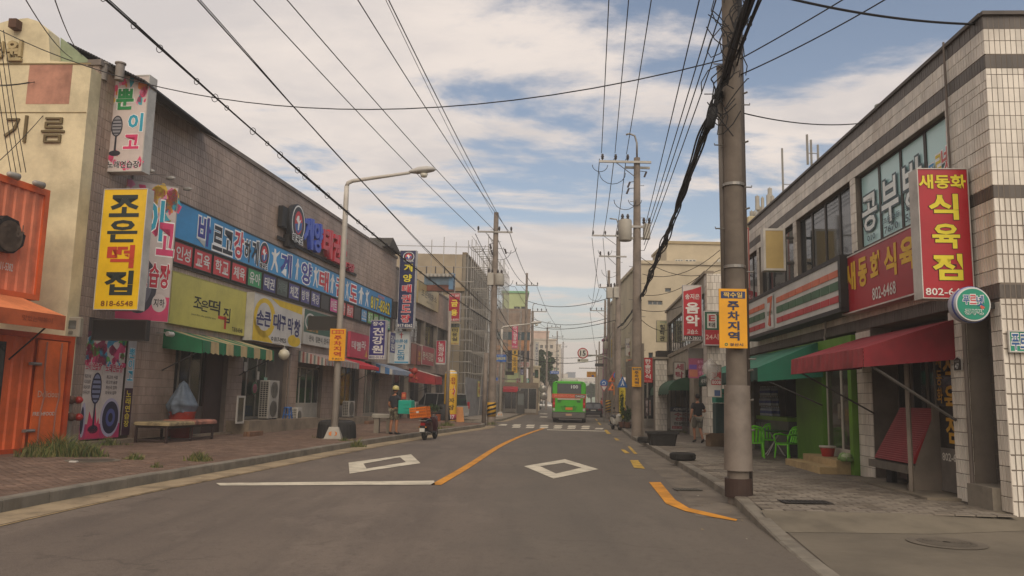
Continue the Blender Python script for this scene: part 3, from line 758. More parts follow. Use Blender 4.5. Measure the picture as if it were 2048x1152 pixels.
MB().box(.35, .55, -.06, 0, 2.6, 2.75).build('vent_cover', M('5c5348', .6), RE)
# rooms and windows
gsky = glass('313b40', .04, .8)
for i, (a, b_, n) in enumerate(wins):
    w = (b_-a)/n
    gg = glass('b4dcdc', .3, 1.) if i == 0 else gsky
    shopfront(RB, a, b_, w2, w3, .12, n, frameD, 0, name='window', g=gg)
    MB().box(a-.05, b_+.05, -.05, .02, w2-.07, w2).build('sill', M('4f4943', .7), RB)
# study-room film lettering
a, b_, n = wins[0]; w = (b_-a)/4
flm = [Tx('공', .06, .30, .9, .80, 'e9efec', ol='4a5f66', g=.05), Tx('부', .06, .26, .92, .82, 'e9efec', ol='4a5f66', g=.05), Tx('방', .06, .22, .92, .8, 'e9efec', ol='4a5f66', g=.05), []]
ex = [Tx('010', .3, .86, .75, .94, '3d5560'), Tx('7670', .15, .86, .85, .95, '3d5560')+Tx('(초등·중등', .05, .62+.12, .95, .83, '3d5560'), Tx('5573', .1, .84, .8, .94, '3d5560')+Tx('전문)', .1, .70+.12-.08, .95, .82, '3d5560'), Tx('푸', .08, .42, .34, .66, '3a8fc0', ol='f0f0ee', g=.06)+Tx('르', .36, .36, .62, .62, 'd8c23a', ol='f0f0ee', g=.06)+Tx('넷', .62, .32, .95, .6, 'd0605c', ol='f0f0ee', g=.06)]
for i in range(4):
    letter(RB, (a+i*w+.05, a+(i+1)*w-.05, w2+.05, w3-.05), .11, flm[i]+ex[i], 'window_lettering')
# butcher bay
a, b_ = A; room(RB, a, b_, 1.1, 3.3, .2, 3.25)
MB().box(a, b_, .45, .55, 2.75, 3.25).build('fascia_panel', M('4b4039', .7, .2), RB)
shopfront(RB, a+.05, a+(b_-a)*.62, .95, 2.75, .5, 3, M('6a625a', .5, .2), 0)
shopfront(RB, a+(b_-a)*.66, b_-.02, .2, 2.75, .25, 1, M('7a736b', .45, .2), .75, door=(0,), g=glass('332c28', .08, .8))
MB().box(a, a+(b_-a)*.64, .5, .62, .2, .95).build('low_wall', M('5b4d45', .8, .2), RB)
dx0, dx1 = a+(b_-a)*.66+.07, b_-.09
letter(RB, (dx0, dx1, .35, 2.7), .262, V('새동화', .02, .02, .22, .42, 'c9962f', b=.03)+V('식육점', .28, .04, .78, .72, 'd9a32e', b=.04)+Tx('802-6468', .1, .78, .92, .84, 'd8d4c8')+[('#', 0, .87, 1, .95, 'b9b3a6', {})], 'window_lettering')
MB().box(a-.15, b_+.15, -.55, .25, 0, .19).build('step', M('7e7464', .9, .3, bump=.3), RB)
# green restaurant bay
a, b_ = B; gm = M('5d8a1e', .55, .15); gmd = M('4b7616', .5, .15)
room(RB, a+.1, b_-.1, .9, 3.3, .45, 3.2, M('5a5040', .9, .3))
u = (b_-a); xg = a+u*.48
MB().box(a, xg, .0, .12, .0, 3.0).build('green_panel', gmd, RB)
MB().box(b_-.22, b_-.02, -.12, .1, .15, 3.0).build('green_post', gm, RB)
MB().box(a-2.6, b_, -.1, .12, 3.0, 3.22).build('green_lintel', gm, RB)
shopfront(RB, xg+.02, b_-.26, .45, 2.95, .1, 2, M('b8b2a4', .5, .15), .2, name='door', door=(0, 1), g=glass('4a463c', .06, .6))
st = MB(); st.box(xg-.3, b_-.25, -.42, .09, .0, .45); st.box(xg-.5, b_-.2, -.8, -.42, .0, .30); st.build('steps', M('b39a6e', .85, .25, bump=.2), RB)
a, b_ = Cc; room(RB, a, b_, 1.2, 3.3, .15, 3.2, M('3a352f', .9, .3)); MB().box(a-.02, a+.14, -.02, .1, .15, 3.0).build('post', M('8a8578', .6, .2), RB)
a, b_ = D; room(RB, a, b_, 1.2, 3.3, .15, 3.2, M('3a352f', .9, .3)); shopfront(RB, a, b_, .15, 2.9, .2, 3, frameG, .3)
mb = MB(); x = sR(1656, 640); mb.tube([(x, -.06, 3.7), (x, -.07, 3.45), (x-.08, -.07, 3.3), (x-.08, -.05, 3.0)], .025, 8); mb.build('vent_hose', M('9a948a', .6), RB)
mb = MB(); x = sR(1940, 820); mb.tube([(x+.05, -.05, .3), (x+.05, -.05, 3.3)], .035, 8); x2 = sR(1899, 220); mb.tube([(x2, -.04, 3.4), (x2, -.04, 7.9)], .02, 8); mb.build('downpipe', M('6a6058', .6, .2), RB)
# house number plate (blue pentagon)
def plate(fr, px, off, s1, s2, label, c='2a2f3c'):
    r = fr.rect(*px, off); rt = fr.root('house_number_plate', label, 'number plate', None, None, (r[0]+r[1])/2, -off, r[2]); w_ = (r[1]-r[0])/2; h = r[3]-r[2]
    MB().prism([(-w_, 0), (w_, 0), (w_, h*.78), (0, h), (-w_, h*.78)], 0, .02).build('plate', M('b9b7b0', .4, .1), rt)
    MB().prism([(-w_*.88, h*.03), (w_*.88, h*.03), (w_*.88, h*.76), (0, h*.94), (-w_*.88, h*.76)], -.004, 0).build('plate_face', M(c, .4, .1), rt)
    letter(rt, (-w_*.8, w_*.8, 0, h), -.006, Tx(s1, .15, .28, .85, .42, 'c9c9c4', b=0)+Tx(s2, .2, .5, .8, .9, 'e2e2dc', b=.02))
plate(RF, (1907, 713, 740, 1923, 713, 742), .03, '옥산로', '47', 'dark pentagon number plate reading 47 on the cream tiled pillar', '3a3531')
plate(EF, (131, 690, 712, 144, 690, 712), .03, '옥산로', '48', 'dark pentagon number plate reading 48 beside the orange container', '23283a')

# roof things on the right building
def roof_thing(px, base_py, Y): w = at_depth(px, base_py, Y); return w
w = at_depth(1735, 250, 17.5)
tk = thing('water_tank', 'pale green domed water tank on the cream tiled roof', 'water tank', (w.x+.35, w.y, HR-.1))
MB().lathe([(.3, 0), (.3, .42), (.27, .5), (.12, .6), (.12, .64), (0, .65)], n=20).build('tank', M('a9b59b', .5, .15), tk, True, autosmooth=True)
MB().lathe([(.08, .64), (.08, .7), (.16, .71), (.16, .77), (0, .79)], n=14).build('lid', M('8f9487', .5), tk, True, autosmooth=True)
w = at_depth(1690, 300, 19.5)
o = thing('roof_hut', 'small pale concrete roof hut with a dark vent on the cream tiled roof', 'roof hut', (w.x+.4, w.y, HR-.1))
MB().box(-.3, .5, 0, 1.2, 0, .6).build('wall', M('a8a493', .8, .2), o); MB().box(-.34, .54, -.05, 1.25, .6, .66).build('roof_slab', M('98927f', .8), o); MB().box(.1, .4, -.03, 0, .4, .56).build('vent', M('2a2927', .8), o)
w = at_depth(1800, 190, 15.5)
o = thing('roof_housing', 'light sloped roof housing above the parapet of the cream tiled building', 'roof housing', (w.x+.35, w.y+.3, HR-.1))
MB().prism([(-.15, 0), (.35, 0), (.35, .38), (.1, .42), (-.05, .3), (-.15, .28)], 0, .5).build('housing', M('b4b2a8', .7, .2), o)
for k in range(13):      # antenna cluster
    px = 1503+k*5.2+R()*3; Y = 27.5+R()*1.2; w = at_depth(px, 430, Y); hgt = .45+R()*.5+(.9 if k == 7 else 0)
    o = MB().tube([(0, 0, 0), (0, 0, hgt)], .02, 5).tube([(0, 0, hgt-.55), (0, 0, hgt-.05)], .055+.03*R(), 8).build('antenna', M('a7a296', .5, .1), None, False, (w.x, w.y, HR+.3))
    tag(o, 'one of the slim pale panel antennas clustered on the roof above the blank beige sign', 'antenna', 'antennas clustered on the roof')
o = thing('roof_hut', 'cream roof hut under the cluster of antennas', 'roof hut', (8.4, 27.2, HR-.1)); MB().bbox(-.25, .9, 0, 1.9, 0, .42, .03).build('wall', M('b5a884', .8, .2), o)
for k in range(4):
    px = (1610, 1618, 1632, 1560)[k]; w = at_depth(px, 400, 20.+k)
    o = MB().tube([(0, 0, 0), (0, 0, .8+.2*k)], .03, 6).tube([(-.0, 0, .3), (.25, 0, .3), (.25, 0, 0)], .015, 5).build('roof_pipe', M('8d8a82', .5), None, False, (w.x+.1, w.y, HR)); tag(o, 'thin grey pipe standing on the roof of the cream tiled building', 'roof pipe', 'thin pipes on the tiled roof')

# ---- second right building (laundry)
R2 = R2F.root('laundry_building', 'low cream tiled building with a laundry and music school behind the big pole', 'building')
X2m = -15.2; H2r = 6.9
def s2(px, y=800): return R2F.at(px, y)[0]
mb = MB(); w4, w5 = 4.35, 6.2
mb.box(X2m, 0, .02, 8, w5, H2r).box(X2m, 0, .02, 8, 3.2, w4).box(X2m, 0, 2.6, 8, 0, 3.2).box(X2m, 0, .6, 8, w4, w5)
dA = (s2(1334), s2(1378)); dB = (s2(1387), s2(1403))
prev = X2m
for a, b_ in [dA, dB, (0, 0)]:
    if a > prev+.01: mb.box(prev, a, .02, 2.6, 0, 3.2)
    prev = b_
mb.box(X2m, X2m+.4, .02, .6, w4, w5).box(-.6, 0, .02, .6, w4, w5)
mb.build('wall', M('a19583', .8, .2), R2)
shopfront(R2, X2m+.4, -.6, w4, w5, .12, 14, M('57524b', .5, .2), 0, name='window', g=gsky)
MB().box(X2m, 0, -.08, .3, H2r, H2r+.12).box(X2m, 0, -.05, .02, w4-.18, w4).build('cornice', M('8a7e6c', .8, .2), R2)
tiles(R2, [(-1.4, 0, .15, w4-.2, .02, 0), (-.6, 0, w4, H2r, .02, 0)], .16, .29, [tileR], limit=0)
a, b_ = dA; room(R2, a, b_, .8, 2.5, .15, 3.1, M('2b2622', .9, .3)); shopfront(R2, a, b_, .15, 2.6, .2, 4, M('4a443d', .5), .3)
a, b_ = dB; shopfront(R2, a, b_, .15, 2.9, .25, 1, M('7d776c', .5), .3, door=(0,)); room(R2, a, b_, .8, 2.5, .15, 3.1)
R2E = Fr((7.96, 32.37), (1, -.06)); r2e = R2E.root('end_wall', 'cream tiled end wall of the laundry building beside the walking man', 'building')
MB().box(0, 6, .02, .3, 0, H2r).build('wall', wallc, r2e); tiles(r2e, [(0, 1.4, .15, H2r, .02, 0)], .16, .29, [tileR], limit=110, jit=.006)
# tiled gate pillar building further on
R2c = Fr(gnd(1312, 862), (-.12, -1))
# ---- big cream building behind
def block(name, label, px0, px1, Y, ytop, depth, col, wins_=[], side=None, winc='3a4448', rz=0., extra=None, cap=None, frame='8a867c'):
    """box building whose front stands at distance Y; ytop is where its roof shows"""
    a = at_depth(px0, ytop, Y); b_ = at_depth(px1, ytop, Y); h = (a.z+b_.z)/2; fr = Fr((a.x, Y), (b_.x-a.x, 0)); w_ = b_.x-a.x
    rt = fr.root(name, label, 'building')
    hs = []
    for q in wins_:
        p0 = fr.at(q[0], q[1]); p1 = fr.at(q[2], q[3]); hs.append((p0[0], p1[0], p1[1], p0[1], q[4] if len(q) > 4 else 2))
    mb = MB()
    for r_ in free(0, w_, 0, h, hs): mb.box(r_[0], r_[1], 0, .4, r_[2], r_[3])
    mb.box(0, w_, .4, depth, 0, h); mb.build('wall', M(col, .85, .15, scale=.4), rt)
    MB().box(-.15, w_+.15, -.12, depth+.1, h, h+.25).build('parapet_cap', M(cap or col, .85, .2), rt)
    for a0, a1, c0, c1, n in hs: shopfront(rt, a0, a1, c0, c1, .12, n, M(frame, .5), 0, name='window', g=glass(winc, .08, .95))
    if extra: extra(rt, fr, w_, h)
    return rt, fr, w_, h
def rear_top(rt, fr, w_, h):
    p = fr.at(1330, 482); d = 5; a = at_depth(1333, 482, 60); x0 = a.x-fr.o.x
    MB().box(x0, w_, 3.0, 9.0, h+.25, a.z-.2).build('upper_wall', M('b7aa90', .85, .15, scale=.4), rt)
    MB().box(x0-.1, w_+.1, 2.9, 9.1, a.z-.2, a.z).build('upper_cap', M('9d8d6c', .8), rt)
    for q in ((1350, 519, 1366, 527), (1370, 519, 1392, 527), (1434, 519, 1444, 527)):
        p0 = at_depth(q[0], q[1], 59.9); p1 = at_depth(q[2], q[3], 59.9); shopfront(rt, p0.x-fr.o.x, p1.x-fr.o.x, p1.z, p0.z, 2.85, 3, M('c9c5b8', .5), 0, name='window', g=glass('3a4448', .08, .95))
block('cream_block', 'large plain cream rendered building rising behind the laundry row', 1281, 1500, 57, 530, 16, 'b7aa90',
      [(1330, 576, 1342, 584, 1), (1296, 601, 1325, 610, 3), (1297, 705, 1306, 722, 1)], extra=rear_top)
# lower tiled unit with gate beyond the laundry
q = gnd(1311, 861, .15); fr = Fr(q, (-.1, -1)); rt = Fr((q.x, q.y), (1, -.05)).root('tiled_gate_pillar', 'white tiled gate pillar between the red vertical sign and the laundry', 'pillar')
wp = .62; MB().box(0, wp, .02, .8, 0, 3.9).build('core', wallc, rt); tiles(rt, [(0, wp, .15, 3.85, .02, 0)], .18, .29, [tileR], limit=80)
MB().box(-.1, wp+.1, -.08, .9, 3.9, 4.02).build('cap', M('8b8170', .8), rt)
rt = Fr((q.x+1.35, q.y+5), (1, 0)).root('shop_row', 'dim low shopfront beside the white tiled gate pillar', 'building')
MB().box(-1.5, 0, .0, 5, 3.1, 4.2).box(-1.5, -1.3, 0, 5, 0, 3.1).box(-1.3, 0, 1.5, 5, 0, 3.1).build('wall', M('756a5c', .8, .2), rt); shopfront(rt, -1.3, 0, .15, 3.0, .3, 3, frameG, .5)
rt = Fr((8.1, 47.6), (1, -.05)).root('shop_row', 'tan infill wall between the gate pillar and the laundry with a dark canopy', 'building'); MB().box(.6, 3, 0, 5, 0, 4.2).build('wall', M('a08a68', .8, .2), rt)
MB().box(.5, 3, -1., 0, 4.2, 4.6).build('canopy', M('3a342d', .8, .2), rt)

# ---- scaffolded building on the left
def scaf_face(rt, fr, w_, h):
    pass
SY = 72.
a = at_depth(745, 505, SY); b_ = at_depth(925, 505, SY); HS = a.z
SF = Fr((a.x, SY), (1, 0)); W_ = b_.x-a.x
SB = SF.root('building_under_scaffold', 'tan concrete building wrapped in steel scaffolding on the left', 'building')
tan_ = M('a1927a', .9, .15, scale=.5); SD = 17.
wn = []
for r_ in range(3):
    for k in range(5): wn.append((k*3.3+.9, k*3.3+2.3, 2.9+r_*3.7, 4.9+r_*3.7))
mb = MB(); mb.box(0, W_-.4, 0, SD, 0, HS-.02)
SG = Fr((b_.x, SY), (.1, 1)); SGr = SG.root('concrete_shell', 'street side of the scaffolded building with dark empty window openings', 'building')
MB().box(0, W_, 0, SD, 0, HS).build('wall', tan_, SB)
MB().box(-.2, W_+.3, -.3, 1.4, 11.2, 11.5).build('ledge', M('8f7a5c', .9, .2), SB)
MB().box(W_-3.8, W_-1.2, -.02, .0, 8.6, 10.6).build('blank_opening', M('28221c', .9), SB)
mb = MB()
for r_ in free(.0, SD, 0, HS, wn): mb.box(r_[0], r_[1], -.35, -.01, r_[2], r_[3])
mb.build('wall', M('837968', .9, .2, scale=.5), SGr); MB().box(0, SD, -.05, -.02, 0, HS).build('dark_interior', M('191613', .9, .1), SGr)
MB().box(0, SD, -.42, -.0, HS, HS+.2).build('ledge', M('7a6a50', .9, .2), SGr)
SC = SG.root('scaffolding', 'galvanised steel pipe scaffolding with many levels around the tan building', 'scaffold')
SC.location.z = 0; pm = M('9a948a', .45, .2, metal=.1)
nlev = 8; lv = [1.9*k for k in range(1, nlev+1)]
for k in range(16):
    for yy in (-1.0, -2.5):
        x = -.9+k*1.24; MB().tube([(x, yy, 0), (x, yy, HS+.6+R()*1.6)], .035, 5).build('upright', pm, SC)
for z in lv:
    for yy in (-1.0, -2.5):
        MB().tube([(-1.1, yy, z), (SD+.6, yy, z)], .03, 5).build('ledger', pm, SC)
        MB().tube([(-1.1, yy, z+.9), (SD+.6, yy, z+.9)], .022, 5).build('guard_rail', pm, SC)
    for k in range(16): x = -.9+k*1.24; MB().tube([(x, -.95, z-.04), (x, -2.55, z-.04)], .03, 5).build('transom', pm, SC)
for k in range(6): x = -.9+k*3.3; MB().tube([(x, -2., 0.2+(k % 2)*0), (x+3.3, -2., 7.6)], .025, 5).tube([(x+3.3, -2., 7.6), (x, -2., 15)], .025, 5).build('brace', pm, SC)
SC2 = SF.root('scaffolding', 'steel pipe scaffolding over the front of the tan building facing the camera', 'scaffold')
for k in range(8):
    x = W_+.6-k*(1.1 if k < 4 else 2.2); MB().tube([(x, -1.3, 0), (x, -1.3, HS+.9+R()*.5)], .035, 5).build('upright', pm, SC2)
for z in [.95*k for k in range(1, 12)]: MB().tube([(W_-3.2, -1.3, z), (W_+1.2, -1.3, z)], .028, 5).build('ledger', pm, SC2); MB().tube([(W_-3.2, -2.3, z), (W_+1.2, -2.3, z)], .028, 5).build('ledger', pm, SC2)
for z in [HS+.45, 13.2, 11.9]: MB().tube([(W_-15, -1.3, z), (W_+1.2, -1.3, z)], .03, 5).build('ledger', pm, SC2)
# loose-topped stair tower of scaffolding further on
SC3 = SG.root('scaffolding', 'far end scaffold tower rising beside the transformer pole', 'scaffold', x=SD+1, y=-2.2)
for dx, dy in ((0, 0), (1.6, 0), (0, -1.6), (1.6, -1.6)): MB().tube([(dx, dy, 0), (dx, dy, 11.8)], .035, 5).build('upright', pm, SC3)
for k in range(1, 7):
    z = k*1.9; MB().tube([(0, 0, z), (1.6, 0, z), (1.6, -1.6, z), (0, -1.6, z), (0, 0, z)], .03, 5).build('ring', pm, SC3); MB().tube([(0, -1.6, z-1.9), (1.6, -1.6, z)], .025, 5).build('brace', pm, SC3)
# hoarding along the street
HF = Fr(gnd(930, 838), (Vector(gnd(1000, 827))-Vector(gnd(930, 838))))
hd = HF.root('site_hoarding', 'grey sheet hoarding at the foot of the scaffolded building', 'hoarding')
hl = HF.at(1002, 800)[0]; k = 0; x = 0
while x < hl:
    MB().box(x+.015, x+1.18, 0, .06, .1, 3.25).box(x+.3, x+.34, -.02, 0, .1, 3.25).box(x+.8, x+.84, -.02, 0, .1, 3.25).build('hoarding_panel', M('7f7f80', .5, .2), hd); x += 1.2
for px, t_, c1 in ((955, '안전', 'cf2f2a'), (989, '금지', '2a5ab8')):
    s_ = HF.at(px, 786); sign(HF, (s_[0]-.7, s_[0]+.7, 1.75, 3.1), .12, .02, 'd8cf6a', 'd8cf6a', Tx('임대문의', .08, .12, .92, .4, c1)+Tx('공사중', .1, .5, .9, .85, 'b8322c' if px < 960 else '2b2b2b'), 'banner', 'yellow notice with red print on the hoarding' if px < 960 else 'yellow notice with dark print on the hoarding, further along', border=0, rim=0)
# ---- buildings beyond on the left
def greenside(rt, fr, w_, h):
    a0 = fr.at(1005, 603); MB().box(-1.5, w_+.4, -.6, 3, 9.9, 12.8).build('brown_storey', M('8a7766', .8, .2), rt)
    MB().box(-1.5, w_+.35, -.55, 3, 8.9, 9.9).build('window_band', M('3a4c50', .2, .1), rt)
    MB().box(-1.5, w_+.3, -.5, 2, 7.6, 8.9).build('orange_band', M('a87850', .7, .2), rt); MB().box(w_-2.6, w_+.32, -.52, 0, 5.4, 7.6).build('dark_glazing', M('2c2b2e', .25, .1), rt)
    MB().box(-1.5, w_-2.7, -.3, 0, 0, 7.6).build('pink_wall', M('9c7b6c', .8, .2), rt)
    for k in range(8): MB().box(-1.3+k*.62, -1.3+k*.62+.04, -.62, -.6, 10, 12.7).build('seam', M('6b5a4c', .8), rt)
block('green_topped_building', 'building with pale green upper storey above a brown curved band', 1006, 1056, 100, 586, 25, 'a9b585', [(1028, 613, 1040, 618, 2), (1042, 613, 1050, 618, 1)], extra=greenside, cap='7fae83')
block('white_building', 'plain whitish building past the green topped one', 1066, 1112, 150, 680, 20, 'bdb2a2', [(1070+i*10, 690+j*14, 1076+i*10, 697+j*14, 1) for i in range(4) for j in range(5)], winc='6a6862')
block('pink_roof_building', 'pale building with a pinkish upper wall behind the clinic signs', 1060, 1098, 175, 664, 15, 'c2a896', [])
block('pale_tower', 'pale cream slab block far down the left side', 1098, 1122, 200, 690, 15, 'cdc3b2', [(1100+i*7, 700+j*9, 1104+i*7, 704+j*9, 1) for i in range(3) for j in range(7)], winc='77746c')
block('far_apartments', 'long pale apartment block closing the street at the horizon', 1120, 1232, 420, 757, 30, 'd2c9b9', [(1124+i*9, 763+j*7, 1130+i*9, 766+j*7, 1) for i in range(11) for j in range(3)], winc='8a877e')
block('far_green_block', 'far pale green block behind the bus', 1166, 1200, 380, 768, 20, '9fb19b', [(1169+i*8, 774+j*6, 1174+i*8, 777+j*6, 1) for i in range(4) for j in range(3)], winc='6c7770')
block('far_dark_block', 'small bluish tower on the skyline over the bus', 1136, 1151, 520, 745, 20, '66717a', [], winc='6c7770')
block('far_stepped_block', 'pale stepped block on the skyline left of the bluish tower', 1122, 1136, 500, 748, 20, 'cfc4ae', [])
# right side far row
block('pink_fronted_building', 'narrow magenta fronted building beyond the traffic signs', 1243, 1262, 88, 660, 18, 'a8507a', [(1244, 690, 1250, 712, 1)], winc='2f4a52')
block('style_sign_building', 'grey cream building carrying the blue lettered sign', 1250, 1290, 75, 585, 12, 'b0a48e', [])
block('tan_far_building', 'tan building at the far right of the street beyond the poles', 1226, 1246, 125, 700, 22, 'a89b86', [(1229, 712+j*16, 1240, 720+j*16, 2) for j in range(4)])
block('pale_far_building', 'pale low building far right past the yellow overhead sign', 1210, 1232, 190, 748, 22, 'b8ad99', [(1213, 755+j*9, 1226, 759+j*9, 3) for j in range(3)])
# street-level shops under them
# ================================================================ SIGNS AND AWNINGS
def BL(s): return Fr(LF.world(s), LF.n)
def BR_(s): return Fr(RF.world(s), -RF.n)
def B2(s): return Fr(R2F.world(s), -R2F.n)
def BX(x, y, dx=1., dy=-.06): return Fr((x, y), (dx, dy))
W_K, W_W, W_R, W_N, W_Y = '1e1c1c', 'd8d4cc', 'c2283a', '2b3a86', 'e0c437'
# --- blue banner with its row of small panels
ban = LF.root('banner_sign', 'long blue taekwondo banner with outlined letters along the tiled wall', 'sign', None, None, 4.32, -.07, 6.62)
bw, bh = 29.95-4.32, 7.82-6.62
MB().box(0, bw, 0, .05, 0, bh).build('banner_face', M('2f8fc6', .4, .14, scale=.6), ban)
MB().box(-.04, bw+.04, -.02, .06, bh, bh+.05).box(-.04, bw+.04, -.02, .06, -.05, 0).build('rim', M('3a3836', .5), ban)
def cb(x): return 320+x/3.2
def ub(x, y=520): return (LF.at(cb(x), 380+y/3.2, .07)[0]-4.32)/bw
slope = lambda x: 330+(x-240)*.36
def bt(s, xa, xb, v0, v1, col, **k): return (s, ub(xa, slope(xa)), v0, ub(xb, slope(xb)), v1, col, k)
T = [bt('바', 237, 320, .08, .93, '3c3f94', ol='f2f2ee', b=.05, g=.06), bt('르', 333, 396, .2, .93, '23262e', ol='f2f2ee', b=.05, g=.06), bt('고', 400, 462, .2, .93, '23262e', ol='f2f2ee', b=.05, g=.06), bt('강', 468, 528, .05, .93, 'c9303e', ol='f2f2ee', b=.05, g=.06),
     bt('하', 535, 578, .22, .93, '23262e', ol='f2f2ee', b=.05, g=.06), bt('게', 583, 627, .12, .93, '23262e', ol='f2f2ee', b=.05, g=.06), bt('계', 768, 838, .1, .93, '3c3f94', ol='f2f2ee', b=.05, g=.06), bt('양', 900, 967, .1, .93, '3c3f94', ol='f2f2ee', b=.05, g=.06),
     bt('태', 1016, 1076, .12, .93, 'c9303e', ol='f2f2ee', b=.05, g=.06), bt('권', 1123, 1170, .12, .93, 'c9303e', ol='f2f2ee', b=.05, g=.06), bt('도', 1213, 1258, .16, .93, 'c9303e', ol='f2f2ee', b=.05, g=.06), bt('817-8362', 1347, 1469, .28, .9, 'e6d23c', ol='1d1d1d', b=.04, g=.05), bt('관장김동훈', 1392, 1432, .08, .24, 'c9303e', ol='f2f2ee', b=.02)]
def emblem(u0, u1, v0, v1):
    cu = (u0+u1)/2
    r = [('O', u0, v0, u1, v1, 'e8e6e0', dict(up=0)), ('O', u0+(u1-u0)*.05, v0+(v1-v0)*.04, u1-(u1-u0)*.05, v1-(v1-v0)*.04, '2a2c33', dict(up=1)), ('O', u0+(u1-u0)*.2, v0+(v1-v0)*.16, u1-(u1-u0)*.2, v1-(v1-v0)*.2, 'c43038', dict(up=2))]
    w, h = u1-u0, v1-v0
    r.append(('P', 0, 0, 0, 0, '2f5f9e', dict(up=3, pts=[(u0+w*.22, v0+h*.55), (cu, v0+h*.5), (u1-w*.22, v0+h*.42), (u1-w*.24, v0+h*.62), (cu, v0+h*.78), (u0+w*.3, v0+h*.7)])))
    r.append(('P', 0, 0, 0, 0, 'e8e6e0', dict(up=4, pts=[(cu-w*.1, v0+h*.3), (cu+w*.02, v0+h*.28), (cu+w*.05, v0+h*.42), (cu+w*.2, v0+h*.35), (cu+w*.08, v0+h*.5), (cu+w*.04, v0+h*.68), (cu-w*.04, v0+h*.68), (cu-w*.04, v0+h*.5), (cu-w*.2, v0+h*.42)])))
    r.append(('태권도', u0+w*.1, v1-h*.17, u1-w*.1, v1+h*.05, '1d1d1d', dict(ol='f2f2ee', b=.05, g=.08)))
    return r
T += emblem(ub(632, 440), ub(697, 460), .02, .93)
KICK = [[(.3, .0), (.5, .02), (.55, .2), (.8, .1), (1., .0), (.95, .14), (.62, .34), (.6, .5), (.8, .72), (.9, 1.), (.72, 1.), (.55, .75), (.42, .62), (.3, .8), (.15, 1.), (0, 1.), (.18, .72), (.25, .5), (.22, .35), (.0, .28), (.02, .2), (.28, .2)],
        [(.35, 0), (.6, 0), (.6, .16), (.85, .3), (.8, .42), (.62, .34), (.64, .55), (.62, 1), (.45, 1), (.42, .66), (.3, 1), (.12, 1), (.26, .5), (.24, .3), (.05, .45), (0, .36), (.3, .17)]]
for i, (xa, xb) in enumerate(((708, 760), (862, 890), (978, 1012), (1086, 1118), (1186, 1208), (1268, 1306), (1312, 1336))):
    k_ = KICK[i % 2]; a_, b_ = ub(xa, slope(xa)), ub(xb, slope(xb))
    T.append(('P', 0, 0, 0, 0, 'e8e4dc', dict(up=1, pts=[(a_+(b_-a_)*p[0], .1+.8*p[1]) for p in k_][::-1])))
letter(ban, (0, bw, 0, bh), -.004, T)
panels = [(85, 205, '인성', 'c8323a'), (213, 328, '교육', 'c8323a'), (336, 447, '학교', 'c8323a'), (455, 550, '체육', 'c8323a'), (558, 647, '유아', '2f8f58'), (655, 738, '태권', '35356f'), (745, 815, '체력', '3a4642'), (820, 890, '체조', '44407e'), (897, 957, '방학', '44407e'), (962, 1022, '특강', '44407e'),
          (1027, 1080, '', '26262b'), (1085, 1133, '어트', 'd0458a'), (1140, 1185, '음악', 'd24f4a'), (1190, 1235, '줄넘기', 'c8323a'), (1240, 1281, '', '2c2b2c'), (1285, 1321, '스포츠', '3c96c8'), (1326, 1360, '중고', '62a046'), (1364, 1395, '성인', '62a046'), (1399, 1432, '선수', '3f9a72'), (1436, 1470, '시범', '3f9a72')]
for xa, xb, s, c in panels:
    x0 = LF.at(cb(xa), 380+(400+(xa-85)*.36)/3.2, .07)[0]; x1 = LF.at(cb(xb), 380+(400+(xb-85)*.36)/3.2, .07)[0]
    pos = {'인성': 'leftmost', '교육': 'second from left', '학교': 'third from left', '체육': 'next to green', '체조': 'first', '방학': 'middle', '특강': 'third', '줄넘기': 'three lettered', '중고': 'first', '성인': 'second', '선수': 'second last', '시범': 'last'}.get(s, '')
    sign(LF, (x0, x1, 5.8, 6.52), .08, .06, c, '2f2c2a', H(s, .1, .18, .9, .82, 'dcd8d0' if s != '체력' else '6f7a72', b=.03), 'panel_sign', ('small %s panel reading %s below the blue banner%s' % ({'c8323a': 'red', '2f8f58': 'green', '35356f': 'navy', '44407e': 'purple', '3a4642': 'faded dark', 'd0458a': 'pink', 'd24f4a': 'coral', '3c96c8': 'light blue', '62a046': 'leaf green', '3f9a72': 'teal green'}[c], s, ', '+pos+' of its colour' if pos else '')) if s else ('black blank panel %s below the blue banner' % ('beside the pink panel' if xa < 1100 else 'beside the light blue panel')), 'sign', 'small panels under the blue banner', border=.03)
# --- raised channel letters
cl_ = LF.root('channel_letters', 'raised blue and red taekwondo letters with a round emblem on the brown wall', 'sign', None, None, 0, -.35, 0)
def cp(x, y): return LF.at(320+x/3.2, 380+y/3.2, .35)
for s, xa, ya, xb, yb, c in (('계', 920, 175, 984, 365, '3550b4'), ('양', 986, 225, 1042, 385, '3550b4'), ('태', 1046, 235, 1106, 430, 'c2303c'), ('권', 1110, 265, 1158, 455, 'c2303c'), ('도', 1162, 300, 1200, 468, 'c2303c'), ('장', 1206, 400, 1250, 460, 'b0303c')):
    p = cp(xa, (ya+yb)/2); q = cp(xb, (ya+yb)/2); zt = cp((xa+xb)/2, ya)[1]; zb = cp((xa+xb)/2, yb)[1]
    if s == '장': zb, zt = 8.15, 8.6
    else: zt, zb = 9.72, 8.28
    mb = MB(); put_text(mb, s, p[0], q[0], zb, zt, -.02, .06, 0, .2); mb.build('channel_letter', M(c, .4, .1), cl_)
p = cp(850, 230); q = cp(920, 230); ex0, ex1 = p[0], q[0]
MB().box(ex0-.9, ex1+8.4, .24, .3, 8.15, 8.3).box(ex0-.9, ex0-.3, .1, .3, 8.7, 9.6).build('mounting_rail', M('211f1e', .6), cl_)
MB().lathe([(.88, .25), (.9, .02), (.86, 0.)], ((ex0+ex1)/2, 0, 9.1), 28, 'y').build('emblem_disc', M('2a2b2e', .5, .1), cl_)
